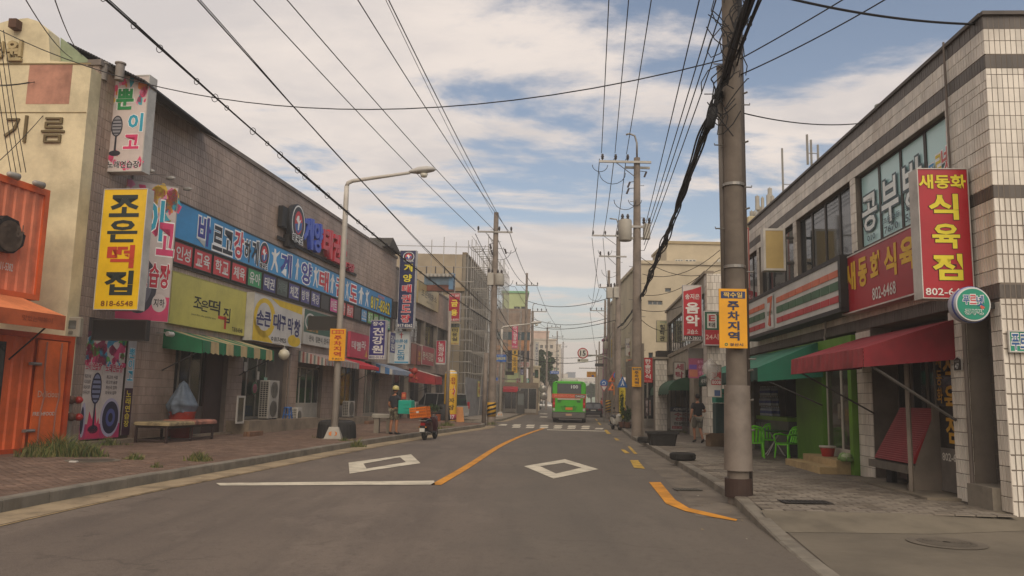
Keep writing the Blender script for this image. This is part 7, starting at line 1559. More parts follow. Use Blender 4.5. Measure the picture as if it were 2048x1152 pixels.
# ================================================================ PROPS RIGHT
gp = M('78de2c', .38, .05)
def chair(x, y, rz, label):
    o = thing('garden_chair', label, 'chair', (x, y, .15), rz, 'green plastic chairs at the folding table')
    # local: seat faces -y
    for sx in (-1, 1):
        MB().tube([(sx*.27, -.24, 0), (sx*.235, -.2, .42)], [.022, .032], 6).build('leg', gp, o); MB().tube([(sx*.25, .28, 0), (sx*.22, .2, .42)], [.022, .032], 6).build('leg', gp, o)
        MB().tube([(sx*.25, -.22, .42), (sx*.285, -.24, .62), (sx*.285, -.2, .66), (sx*.275, 0, .67), (sx*.235, .22, .62)], [.02, .022, .028, .03, .022], 7).build('armrest', gp, o, True)
    vs = []; 
    for j in range(6):
        for i in range(7):
            u_, v_ = i/6-.5, j/5-.5; vs.append((u_*.5*(1-.1*max(v_, 0)), v_*.46, .435-.02*(1-4*u_*u_)+(.0 if j else -.02)))
    n0 = len(vs); vs += [(x_, y_, z_-.025) for x_, y_, z_ in vs]
    fs = [(j*7+i, j*7+i+1, j*7+i+8, j*7+i+7) for j in range(5) for i in range(6)]; fs += [tuple(n0+k for k in f[::-1]) for f in fs]
    ed = [i for i in range(7)]+[j*7+6 for j in range(1, 6)]+[35+i for i in range(5, -1, -1)]+[j*7 for j in range(4, 0, -1)]
    fs += [(ed[(k+1) % len(ed)], ed[k], ed[k]+n0, ed[(k+1) % len(ed)]+n0) for k in range(len(ed))]
    MB().add(vs, fs).build('seat', gp, o, True, autosmooth=True)
    def bk(u_, z): return (u_*.21*(1+.15*sin(z*3)), .2+.16*(z-.42)/.45, z)
    fr_ = MB(); arc = [bk(-1, .42), bk(-1.05, .6), bk(-1, .75), bk(-.7, .85), bk(0, .885), bk(.7, .85), bk(1, .75), bk(1.05, .6), bk(1, .42)]
    fr_.tube(arc, .026, 7); fr_.tube([bk(-.9, .76), bk(-.3, .80), bk(.3, .80), bk(.9, .76)], .024, 6)
    fr_.tube([bk(-.55, .78), bk(-.25, .815), bk(.25, .815), bk(.55, .78)], .03, 6); fr_.build('back_frame', gp, o, True)
    for u_ in (-.55, -.18, .18, .55):
        mb = MB(); a, b_, c_, d_ = bk(u_-.13, .44), bk(u_+.13, .44), bk(u_*1.1+.12, .79), bk(u_*1.1-.12, .79); q = [a, b_, c_, d_]; mb.add(q+[(p[0], p[1]+.014, p[2]) for p in q], [(0, 1, 2, 3), (7, 6, 5, 4), (0, 4, 5, 1), (1, 5, 6, 2), (2, 6, 7, 3), (3, 7, 4, 0)]); mb.build('back_slat', gp, o)
    return o
ca = gnd(1510, 915, .15); cb_ = gnd(1548, 906, .15); cc = gnd(1580, 918, .15)
chair(ca.x, ca.y+.1, radians(170), 'green plastic chair nearest the big pole, its back to the road'); chair(cb_.x, cb_.y+.25, radians(-20), 'green plastic chair behind the folding table'); chair(cc.x, cc.y+.15, radians(-68), 'green plastic chair seen side on by the green wall')
o = thing('folding_table', 'folding table with a green top and crossed white metal legs', 'table', (gnd(1553, 912, .15).x, gnd(1553, 912, .15).y+.1, .15))
MB().lathe([(.38, .70), (.4, .72), (.39, .74), (0, .745)], n=28).build('table_top', M('356e2a', .5, .15), o, True, autosmooth=True)
for a_ in (.5, 2.2, 3.7, 5.3): MB().tube([(.35*cos(a_), .35*sin(a_), .02), (.3*cos(a_), .3*sin(a_), .06), (-.2*cos(a_), -.2*sin(a_), .7)], .014, 6).build('leg', M('c4c0b8', .35, .1), o)
# water bottles on a green shelf in the dark opening
xw0, xw1 = RF.at(1507, 840, -.2)[0], RF.at(1574, 840, -.2)[0]; yw = .2
o = RF.root('drinks_shelf', 'green topped counter in the dark shop opening carrying bottled water', 'counter', None, None, xw0, yw, .15); wsh = xw1-xw0
MB().box(-.3, wsh, 0, .7, 1.0, 1.12).build('green_top', M('6c9430', .5, .15), o); MB().box(-.25, wsh-.05, .05, .65, 0, 1.0).build('cabinet', M('5b5f58', .4, .2, metal=.2), o); MB().box(-.1, .9, -.01, .05, .1, .9).box(1.0, 1.9, -.01, .05, .1, .9).build('cabinet_door', M('6f736c', .35, .15, metal=.3), o)
wb = glass('c4d0de', .15, .6); wl = M('3a4c80', .5, .1); wc_ = M('c8ccd0', .4, .05)
for lay in range(3):
    nx_ = 9-lay
    for i in range(nx_):
        for j in range(2):
            bt_ = RF.root('water_bottle', 'clear water bottle with a blue label in the stacked packs on the counter', 'bottle', 'bottled water packs in the shop opening', None, xw0+.1+lay*.1+i*.21, yw+.15+j*.22, 1.27+lay*.33)
            MB().lathe([(.045, 0), (.05, .02), (.05, .2), (.02, .28)], n=8).build('bottle_body', wb, bt_, True); MB().lathe([(.052, .08), (.052, .17)], n=8).build('bottle_label', wl, bt_); MB().lathe([(.02, .28), (.02, .31), (0, .31)], n=8).build('bottle_cap', wc_, bt_)
def pail(px, py, z, r_, h, label, col, top='8c2a24'):
    w = gnd(px, py, z); o = thing('tub', label, 'tub', (w.x, w.y, z)); MB().lathe([(r_*.8, 0), (r_, h), (r_*1.08, h), (r_*1.08, h*.93), (r_*.98, h*.93), (r_*.9, h*.5), (0, h*.5)], n=20).build('body', M(col, .5, .15), o, True, autosmooth=True); return o
q = RF.at(1655, 890, .15); w = RF.world(q[0], -.15); o = thing('tub', 'small red tub with white rim on the restaurant step', 'tub', (w.x, w.y, .45)); MB().lathe([(.13, 0), (.17, .2), (.17, .2), (.14, .2), (.13, .1), (0, .1)], n=20).build('body', M('a02820', .5, .12), o, True, autosmooth=True); MB().lathe([(.165, .2), (.19, .21), (.19, .25), (.15, .24)], n=20).build('rim', M('b8b0a4', .5), o, True); 
rr = random.Random(3)
for i, (px, dy) in enumerate(((1687, .0), (1694, .02), (1698, -.06))):
    q = RF.at(px, 905, .2); w = RF.world(q[0], -.2+dy); o = thing('cabbage', 'one of the pale green cabbages heaped on the restaurant step', 'cabbage', (w.x, w.y, .45+.085), 0, 'cabbages on the step')
    vs = [];
    for a_ in range(9):
        for b_ in range(14): t_, p_ = pi*a_/8, 2*pi*b_/14; r_ = .1*(1+.12*rr.random()*sin(t_)); vs.append((r_*sin(t_)*cos(p_), r_*sin(t_)*sin(p_), .85*r_*cos(t_)))
    MB().add(vs, [(a_*14+b_, (a_+1)*14+b_, (a_+1)*14+(b_+1) % 14, a_*14+(b_+1) % 14) for a_ in range(8) for b_ in range(14)]).build('head', M(['7f9a5c', '98aa74', 'a8b48c'][i], .6, .3, scale=8.), o, True)
    for k in range(4):
        a_ = k*1.57+.4; mb = MB(); vs = []
        for u_ in range(4):
            for v_ in range(4): tt = .35+u_*.5; pp = a_+(v_-1.5)*.45; r_ = .105+.02*u_; vs.append((r_*sin(tt+.5)*cos(pp), r_*sin(tt+.5)*sin(pp), .1*cos(tt+.9)+.01*rr.random()))
        mb.add(vs, [(u_*4+v_, u_*4+v_+1, u_*4+v_+5, u_*4+v_+4) for u_ in range(3) for v_ in range(3)]); mb.build('leaf', M('6c8a48', .6, .3, scale=6.), o, True)
# red louvred display case
xa_, xb_ = RF.at(1752, 870, .2)[0], RF.at(1818, 860, .25)[0]
o = RF.root('display_case', 'slanted red louvred display fridge with a grey side under the red awning', 'display fridge', None, None, xa_, -.15, .19); wd = xb_-xa_
MB().add([(0, -.1, .45), (wd, -.1, .45), (wd, .45, 1.45), (0, .45, 1.45), (0, .5, .45), (wd, .5, .45), (0, .5, 1.45), (wd, .5, 1.45)], [(0, 1, 2, 3), (4, 6, 7, 5), (0, 3, 6, 4), (1, 5, 7, 2), (3, 2, 7, 6)]).build('red_shutter', M('8e1a22', .45, .15), o)
for k in range(26):
    t_ = (k+.5)/26; y = -.1+.55*t_; z = .45+1.0*t_; MB().box(.04, wd-.04, y-.022, y-.004, z-.012, z+.006).build('louvre', M('a04048', .35, .15), o)
MB().box(-.05, wd+.05, -.2, .55, .28, .42).build('tray', M('6e675c', .6, .3), o); MB().add([(wd+.01, -.2, .0), (wd+.01, .5, .0), (wd+.01, .5, 1.5), (wd+.01, .4, 1.5)], [(0, 1, 2, 3)]).add([(wd+.06, -.2, .0), (wd+.06, .5, .0), (wd+.06, .5, 1.5), (wd+.06, .4, 1.5)], [(0, 1, 2, 3)]).box(wd+.012, wd+.058, .3, .5, .0, 1.5).build('side_panel', M('7b7064', .6, .2), o)
for x in (.3, wd-.4): MB().tube([(x, .1, 0), (x, .1, .28)], .1, 10).build('foot', blk, o)
# lying tyres and tub by the kerb
q = gnd(1370, 922, .15); tire('tyre', 'car tyre lying flat on the pavers nearest the big pole', q.x, q.y+.28, .155, .33, .2, .19)
q = gnd(1300, 886, .15); tire('tyre', 'tyre lying half behind the black square tub', q.x-.1, q.y+.2, .155, .32, .19, .2); q = gnd(1238, 861, .02); tire('tyre', 'tyre under the yellow pillar by the white scooter', q.x+.6, q.y+.5, .155, .42, .25, .22)
q = gnd(1328, 892, .15); o = thing('black_tub', 'large black rubber tub with a thick rim at the kerb', 'tub', (q.x, q.y+.35, .15)); 
rt_ = [(x*.5, y*.34) for x, y in [(-.85, -1), (.85, -1), (1, -.8), (1, .8), (.85, 1), (-.85, 1), (-1, .8), (-1, -.8)]]; mb = MB(); ls = [(.82, 0), (.97, .40), (1.08, .40), (1.08, .47), (.95, .47), (.9, .2)]; vs = [(x*s_, y*s_, z) for s_, z in ls for x, y in rt_]; mb.add(vs, [(i*8+k, i*8+(k+1) % 8, (i+1)*8+(k+1) % 8, (i+1)*8+k) for i in range(5) for k in range(8)]+[tuple(range(7, -1, -1)), tuple(range(40, 48))]); mb.build('tub_body', M('262422', .75, .25, scale=3.), o)
# sandwich board of the laundry
q = gnd(1358, 863, .15); o = thing('folding_sign', 'white laundry and repairs folding board with dark red letters on the pavement', 'signboard', (q.x, q.y+.2, .15), -.05); wq, hq = .78, 1.25
MB().box(-wq/2, wq/2, 0, .03, .05, hq).build('board', M('b8b2a8', .5, .12), o); MB().box(-wq/2-.03, wq/2+.03, .03, .08, 0, hq+.03).build('frame', M('4c4640', .5), o)
letter(o, (-wq/2, wq/2, .05, hq), -.004, [('#', 0, 0, 1, .2, '24344c', {}), ('#', .1, .82, .95, .93, 'a02838', {})]+Tx('세탁', .15, .03, .85, .17, 'd8d4cc')+Tx('수', .25, .24, .75, .4, '9c2434', b=.05)+Tx('선', .25, .43, .75, .58, '9c2434', b=.05)+Tx('전문', .2, .64, .8, .78, '2b2b2b', b=.04)+Tx('802-2033', .15, .84, .9, .91, 'd8b8b0', b=0))
sign(R2F, (s2(1330), s2(1333), .6, 2.2), .05, .03, '3a3230', '3a3230', V('옷수선', .2, .1, .8, .9, '9c3038', b=.03), 'door_lettering', 'dark strip with red upright letters left of the laundry door')
sign(Fr((9.2, 46.9), (1, 0)), (1290, 796, 832, 1297, 796, 832), 0, .03, '4a3c38', '3a3230', V('행복', .2, .1, .8, .9, 'b8a8a4', b=.02), 'door_sign', 'upright dark sign with pale letters past the gate pillar')
sign(Fr((9.2, 46.9), (1, 0)), (1298, 799, 831, 1302, 799, 831), 0, .03, '8f887c', '3a3230', V('부동산', .2, .1, .8, .9, '8c2a34', b=.02), 'door_sign', 'upright pale sign with red letters past the gate pillar')
o = tag(MB().bbox(-.35, .35, -.25, .25, 0, 1.5, .03).build('electric_cabinet', M('2f4a48', .5, .2), None, False, (at_depth(1428, 830, 29).x+.36, 29, .15)), 'dark teal cabinet against the tiled wall behind the big pole', 'cabinet')
o = tag(MB().bbox(-.36, .36, -.26, .26, 0, .5, .02).build('cabinet_top', M('2a8a74', .5, .15), None, False, (at_depth(1428, 830, 29).x+.36, 29, 1.66)), 'teal box on top of the dark cabinet behind the big pole', 'box')
q = gnd(1418, 893, .15); o = thing('cardboard_box', 'brown open cardboard box on the ground behind the big pole', 'box', (q.x+.3, q.y+.2, .15), .2)
mb = MB(); mb.box(-.3, .3, -.2, -.19, 0, .45).box(-.3, .3, .19, .2, 0, .45).box(-.3, -.29, -.19, .19, 0, .45).box(.29, .3, -.19, .19, 0, .45).box(-.29, .29, -.19, .19, 0, .02); mb.build('box_body', M('7a6248', .8, .25), o)
for sx in (-1, 1): MB().add([(sx*.3, -.2, .45), (sx*.3, .2, .45), (sx*.46, .2, .4), (sx*.46, -.2, .4)], [(0, 1, 2, 3)]).build('flap', M('8a7054', .8, .25), o)
# balloon pillar right
q = gnd(1252, 847, .15); o = thing('balloon_pillar', 'yellow inflatable food banner pillar with red letters on the right pavement', 'inflatable sign', (q.x, q.y+.4, .12)); hb = zt(1252, 755, q.y+.4)-.12; rb = .42
MB().lathe([(rb, .0), (rb, hb-.5), (rb*.95, hb-.25), (rb*.6, hb-.06), (0, hb)], n=28).build('body', M('c8b022', .45, .15), o, True, autosmooth=True); MB().lathe([(rb*1.01, hb-.42), (rb*.96, hb-.22), (rb*.6, hb-.03), (0, hb+.02)], n=28).build('white_top', M('c4b8ac', .4), o, True)
for i, (c_, cl2) in enumerate((('몬', '4a3c28'), ('스', '4a3c28'), ('터', '4a3c28'), ('떡', 'a82c34'), ('보', 'a82c34'))): wraptext(o, c_, -.08, .34, hb-.95-i*.5, hb-.58-i*.5, rb, cl2)
wraptext(o, '맛집', -.3, .3, hb-.5, hb-.3, rb, 'a82c34')
o2 = thing('rubber_ballast', 'black square rubber base of the right yellow pillar', 'base', (q.x+.1, q.y+.1, .15)); MB().bbox(-.55, .55, -.45, .45, 0, .3, .06).build('body', M('24221f', .8, .2), o2)
def bush(x, y, z, rx_, rz_, n, label, name='potted_plant', cat='plant', seed=1, pot=True, leaf=.08):
    rr = random.Random(seed); o = thing(name, label, cat, (x, y, z)); mb = MB()
    for k in range(n):
        mb.mat(leafm[int(rr.random()*3)]); a_, b_ = rr.random()*6.28, acos(2*rr.random()-1); r_ = (.5+.5*rr.random())*(.8+.35*sin(a_*3+b_*5))
        c_ = Vector((r_*rx_*sin(b_)*cos(a_), r_*rx_*sin(b_)*sin(a_), rz_*(1+r_*cos(b_))+.25)); u_ = Vector((rr.random()-.5, rr.random()-.5, rr.random()-.5)).normalized(); v_ = u_.cross(Vector((.3, .5, 1))).normalized(); s_ = leaf*(.6+rr.random()*.8)
        mb.add([c_-u_*s_, c_-v_*s_*.45, c_+u_*s_, c_+v_*s_*.45], [(0, 1, 2, 3)])
    mb.build('foliage', None, o)
    if pot: MB().lathe([(.14, 0), (.2, .28), (.21, .3), (0, .28)], n=14).build('pot', M('6a4a3a', .7, .2), o, True, autosmooth=True); 
    return o
bush(at_depth(1255, 830, 45).x, 45, .2, .3, .45, 500, 'leafy plant in front of the right yellow pillar', seed=3); bush(at_depth(1244, 815, 45.4).x, 45.4, .2, .14, .95, 400, 'tall thin plant climbing beside the right yellow pillar', seed=4, pot=True, leaf=.06)
w = at_depth(868, 815, 50); bush(w.x, 50, .45, .35, .28, 350, 'potted plant before the grey roller shutter', seed=6)
w = at_depth(885, 800, 47)
# trees at the far left
def tree(px, Y, pytop, wpx, label, seed, tr=3.):
    x = xt(px, Y, 780); h = zt(px, pytop, Y); rr = random.Random(seed); o = thing('street_tree', label, 'tree', (x, Y, 0)); rx_ = wpx*Y/3200; mb = MB(); bm_ = M('3f3226', .9, .2)
    MB().tube([(0, 0, -.1), (.1, 0, tr*.6), (0, .1, h*.55)], [.28, .22, .1], 8).build('trunk', bm_, o, True)
    limbs = []
    for k in range(7):
        a_ = k*.9+rr.random(); e_ = Vector((rx_*.65*cos(a_), rx_*.65*sin(a_), h*(.5+.38*rr.random()))); s_ = Vector((0, .05, tr*.7+rr.random()*h*.2)); MB().tube([s_, (s_+e_)/2+Vector((0, 0, .4)), e_], [.1, .06, .02], 6).build('limb', bm_, o, True); limbs.append(e_)
    cl_ = [(e_, rx_*(.35+.2*rr.random())) for e_ in limbs]+[(Vector((rx_*.6*(rr.random()*2-1), rx_*.6*(rr.random()*2-1), tr+(h-tr)*(.2+.75*rr.random()))), rx_*(.25+.25*rr.random())) for _ in range(12)]
    for c0, r0 in cl_:
        for k in range(260):
            a_, b_ = rr.random()*6.28, acos(2*rr.random()-1); r_ = r0*(.55+.5*rr.random()); c_ = c0+Vector((r_*sin(b_)*cos(a_), r_*sin(b_)*sin(a_), r_*.85*cos(b_)))
            mb.mat(leafm[int(rr.random()*3)]); u_ = Vector((rr.random()-.5, rr.random()-.5, rr.random()-.5)).normalized(); v_ = u_.cross(Vector((.3, .5, 1))).normalized(); s_ = .22*(.6+rr.random())
            mb.add([c_-u_*s_, c_-v_*s_*.5, c_+u_*s_, c_+v_*s_*.5], [(0, 1, 2, 3)])
    mb.build('crown', None, o)
tree(1091, 138, 700, 34, 'bushy dark green street tree behind the far left poles', 1); tree(1078, 132, 716, 22, 'smaller tree left of the bushy one', 2); tree(1104, 150, 738, 22, 'lower tree right of the bushy one', 3, 2.)
tree(1182, 230, 768, 20, 'tree behind the green bus on the right', 4, 2.)
# ================================================================ VEHICLES
tyrem = M('1c1b1a', .85, .1); rimm = M('8f8f8f', .35, .1, metal=.7)
def wheel(par, x, y, r, w_, side=1):
    o = MB().lathe([(r*.62, 0), (r*.9, .0), (r, .03), (r, w_-.03), (r*.9, w_), (r*.62, w_)], (x if side > 0 else x-w_, y, r), 24, 'x').build('wheel', tyrem, par, True, autosmooth=True)
    xo = x+w_-.02 if side > 0 else x-w_+.02; MB().lathe([(r*.64, -.01), (r*.6, .01), (r*.2, .015), (0, .02)][::1], (xo, y, r), 18, 'x').build('rim', rimm, o, True)
bq = (gnd(1103, 846)+gnd(1171, 846))/2; bus = thing('city_bus', 'green city bus seen from behind with number 100 in its rear window', 'bus', (bq.x, bq.y+.05, 0), -atan(.092))
bgm = M('3f9c1c', .3, .08); BWd, BH, BLn = 1.22, 3.0, 9.0
def rrect(w_, z0, z1, r_, n=5):
    p = []
    for cx_, cz_, a0 in ((w_-r_, z1-r_, 0), (-w_+r_, z1-r_, pi/2), (-w_+.06, z0+.06, pi), (w_-.06, z0+.06, 1.5*pi)):
        rr_ = r_ if cz_ > 1 else .06
        for k in range(n+1): a_ = a0+pi/2*k/n; p.append((cx_+rr_*cos(a_), cz_+rr_*sin(a_)))
    return p[::-1]
def loft(secs, cap=True):
    mb = MB(); n = len(secs[0][1]); vs = [(x, y, z) for y, P_ in secs for x, z in P_]
    fs = [(i*n+k, (i+1)*n+k, (i+1)*n+(k+1) % n, i*n+(k+1) % n) for i in range(len(secs)-1) for k in range(n)]
    if cap: fs += [tuple(range(n)), tuple(range(len(secs)*n-1, (len(secs)-1)*n-1, -1))]
    return mb.add(vs, fs)
loft([(0, rrect(BWd-.06, .78, BH-.06, .3)), (.08, rrect(BWd, .75, BH, .32)), (BLn-.3, rrect(BWd, .75, BH, .32)), (BLn, rrect(BWd-.1, .75, BH-.15, .32))]).build('body', bgm, bus, True, autosmooth=True)
loft([(-.07, rrect(BWd-.02, .34, .8, .08)), (.1, rrect(BWd+.01, .3, .8, .06)), (BLn-.1, rrect(BWd+.01, .3, .8, .06)), (BLn, rrect(BWd-.1, .32, .8, .06))]).build('skirt', M('45433e', .6, .15), bus, True, autosmooth=True)
MB().bbox(-BWd+.06, BWd-.06, -.1, .0, .38, .72, .04).build('bumper', M('5a5650', .6, .2), bus)
MB().bbox(-.9, .92, -.012, .06, 2.1, 2.86, .05).build('rear_window', glass('23282a', .08, 1.), bus)
MB().bbox(-.62, .62, .8, 3.6, BH-.02, BH+.22, .08).build('roof_unit', M('b4b2a4', .5, .1), bus); MB().bbox(-.5, .5, 5.0, 7.4, BH-.02, BH+.16, .06).build('roof_unit', M('a8a698', .5, .1), bus)
MB().box(-BWd-.012, BWd+.012, -.016, .5, 1.78, 2.08).build('advert_band', M('b8482a', .45, .12), bus); MB().box(-.82, .82, -.014, .02, 1.66, 1.76).build('white_strip', M('b8a49a', .5, .15), bus)
for s_ in (-1, 1):
    tl = MB().bbox(min(s_*.99, s_*1.19), max(s_*.99, s_*1.19), -.02, .06, 1.08, 1.76, .03).build('tail_light', M('8c1018', .2, .1), bus); MB().bbox(min(s_*1.02, s_*1.16), max(s_*1.02, s_*1.16), -.03, -.018, 1.3, 1.45, .01).build('lamp_lens', M('c83028', .2), tl)
    MB().bbox(min(s_*1.0, s_*1.18), max(s_*1.0, s_*1.18), -.02, .06, .86, 1.04, .02).build('reverse_light', M('a8a298', .2), bus)
    MB().box(min(s_*.55, s_*.84), max(s_*.55, s_*.84), -.012, .0, 1.54, 1.6).box(min(s_*.6, s_*.84), max(s_*.6, s_*.84), -.012, .0, 1.46, 1.5).build('vent_slot', blk, bus)
    MB().bbox(min(s_*.86, s_*.98), max(s_*.86, s_*.98), -.01, .03, 2.86, 2.92, .01).build('marker_light', blk, bus)
    wheel(bus, s_*(BWd-.28), 1.9, .47, .28, s_); wheel(bus, s_*(BWd-.28), 6.8, .47, .28, s_)
    for k in range(5): MB().box(min(s_*BWd, s_*(BWd+.006)), max(s_*BWd, s_*(BWd+.006)), .6+k*1.6, 2.1+k*1.6, 2.15, 2.8).build('side_window', glass('23282a', .08, 1.), bus)
MB().add([(-.62, -.014, 1.2), (.62, -.014, 1.2), (.48, -.02, .9), (-.48, -.02, .9)], [(3, 2, 1, 0)]).build('engine_hatch', M('328214', .35, .1), bus)
MB().box(-.24, .26, -.03, -.018, .93, 1.11).build('advert_plate', M('c06a20', .5), bus); MB().box(-.22, .22, -.115, -.1, .52, .66).build('number_plate', M('b08a70', .5), bus)
letter(bus, (-1.2, 1.2, .8, 3.), -.02, Tx('100', .56, .13, .77, .24, 'c8ccc8', b=.03)+Tx('경산 시내버스 타고 신나게', .05, .44, .66, .53, 'd89c80', b=.0)+[('#', .68, .435, .99, .54, '3a2a26', {})]+Tx('1544-0226', .7, .45, .97, .53, 'd0ccc4', b=.02)+Tx('경', .35, .80, .40, .85, '1c2c1c', b=.04)+Tx('산', .63, .80, .68, .85, '1c2c1c', b=.04)+Tx('자1583', .42, .865, .6, .925, 'd8a040', b=.02))
def car(name, label, cat, x, y, rz, L_, W_, H_, col, belt=.9, van=False, g_h='20262a', hood=1.1, tail=.7):
    o = thing(name, label, cat, (x, y, 0), rz); pm2 = M(col, .25, .06, metal=.3); w = W_/2
    def sec(ww, z0, z1, tw): return [(-ww*.9, z0), (-ww, z0+.15), (-ww, z0+.4), (-ww*.985, z1-.12), (-tw, z1), (tw, z1), (ww*.985, z1-.12), (ww, z0+.4), (ww, z0+.15), (ww*.9, z0)]
    if van: S = [(0, w*.95, .35, belt), (.1, w, .25, belt+.02), (L_-1.2, w, .25, belt), (L_-.3, w*.95, .3, belt-.15), (L_, w*.82, .35, .7)]
    else: S = [(0, w*.88, .38, belt-.1), (.12, w*.96, .28, belt-.0), (tail, w, .22, belt+.03), (L_*.5, w, .2, belt), (L_-hood, w, .22, belt-.02), (L_-.3, w*.93, .28, belt-.2), (L_, w*.8, .35, .6)]
    loft([(a, sec(b_, c_, d_, b_*.9)) for a, b_, c_, d_ in S]).build('body', pm2, o, True, autosmooth=True)
    gm_ = glass(g_h, .08, 1.); y0, y1, y2, y3 = (.08, .25, L_-1.9, L_-.9) if van else (tail-.05, tail+.55, L_-hood-1.15, L_-hood+.05)
    tw = w*.78; bw2 = w*.93
    def gs(yy, ww, z): return (yy, [(-ww, belt-.04), (-ww+(ww-tw)*.9-.0, z), (-tw*.8, z+.03 if z > belt else z), (tw*.8, z+.03 if z > belt else z), (ww-(ww-tw)*.9, z), (ww, belt-.04)])
    loft([gs(y0, bw2, belt), gs(y1, bw2, H_-.06), gs(y2, bw2, H_-.06), gs(y3, bw2, belt)]).build('glasshouse', gm_, o, True, autosmooth=True)
    loft([(y1-.08, [(-tw, H_-.09), (-tw*.8, H_-.02), (tw*.8, H_-.02), (tw, H_-.09)]), (y1+.1, [(-tw, H_-.06), (-tw*.8, H_+.0), (tw*.8, H_+.0), (tw, H_-.06)]), (y2, [(-tw, H_-.06), (-tw*.8, H_+.0), (tw*.8, H_+.0), (tw, H_-.06)])]).build('roof', pm2, o, True, autosmooth=True)
    for yy in ((y1, (y1+y2)/2, y2) if not van else (y1+.0, y1+1.3, y2)):
        for s_ in (-1, 1): MB().tube([(s_*bw2*1.005, yy, belt-.02), (s_*(tw+.02), yy+.0, H_-.07)], .035, 5).build('window_pillar', pm2, o)
    for s_ in (-1, 1):
        wheel(o, s_*(w-.2), .85, .32, .2, s_); wheel(o, s_*(w-.2), L_-.85, .32, .2, s_)
        if van: MB().bbox(min(s_*w*.86, s_*w*.97), max(s_*w*.86, s_*w*.97), -.03, .15, .85, 1.35, .02).build('tail_light', M('a01820', .2, .1), o)
        else: MB().bbox(min(s_*w*.5, s_*w*.88), max(s_*w*.5, s_*w*.88), -.02, .15, .68, .84, .02).build('tail_light', M('701018', .2, .1), o)
        MB().bbox(min(s_*w, s_*(w+.18)), max(s_*w, s_*(w+.18)), y3-.35, y3-.2, belt, belt+.15, .02).build('mirror', pm2, o)
    MB().box(-.26, .26, -.03, .0, .62 if not van else .75, .74 if not van else .87).build('number_plate', M('b4b2a8', .5), o); MB().bbox(-w*.85, w*.85, -.06, .1, .32, .5, .03).build('bumper', M('2a2a2b', .6) if not van else pm2, o)
    return o
car('sedan_car', 'dark grey saloon car driving beside the bus, seen from behind', 'car', 8.3, 80, -atan(.095), 4.6, 1.82, 1.45, '1d2026')
tx = car('taxi', 'orange taxi parked across the road edge past the dark saloon', 'taxi', 9.3, 93, radians(55), 4.7, 1.85, 1.5, 'c87a14'); MB().bbox(-.25, .25, 2.2, 2.4, 1.5, 1.64, .02).build('roof_light', M('c8b070', .4), tx)
car('parked_car', 'small white car crossing the street far ahead on the left', 'car', at_depth(1068, 795, 128).x, 128, radians(-90), 4.2, 1.75, 1.45, 'b4b2ac')
vx = at_depth(943, 838, 60.5); car('van', 'silver people carrier parked behind the yellow pillar, rear towards the street', 'van', vx.x-.75, 58.6, radians(48), 4.8, 1.95, 1.95, 'a5a29c', 1.05, True)
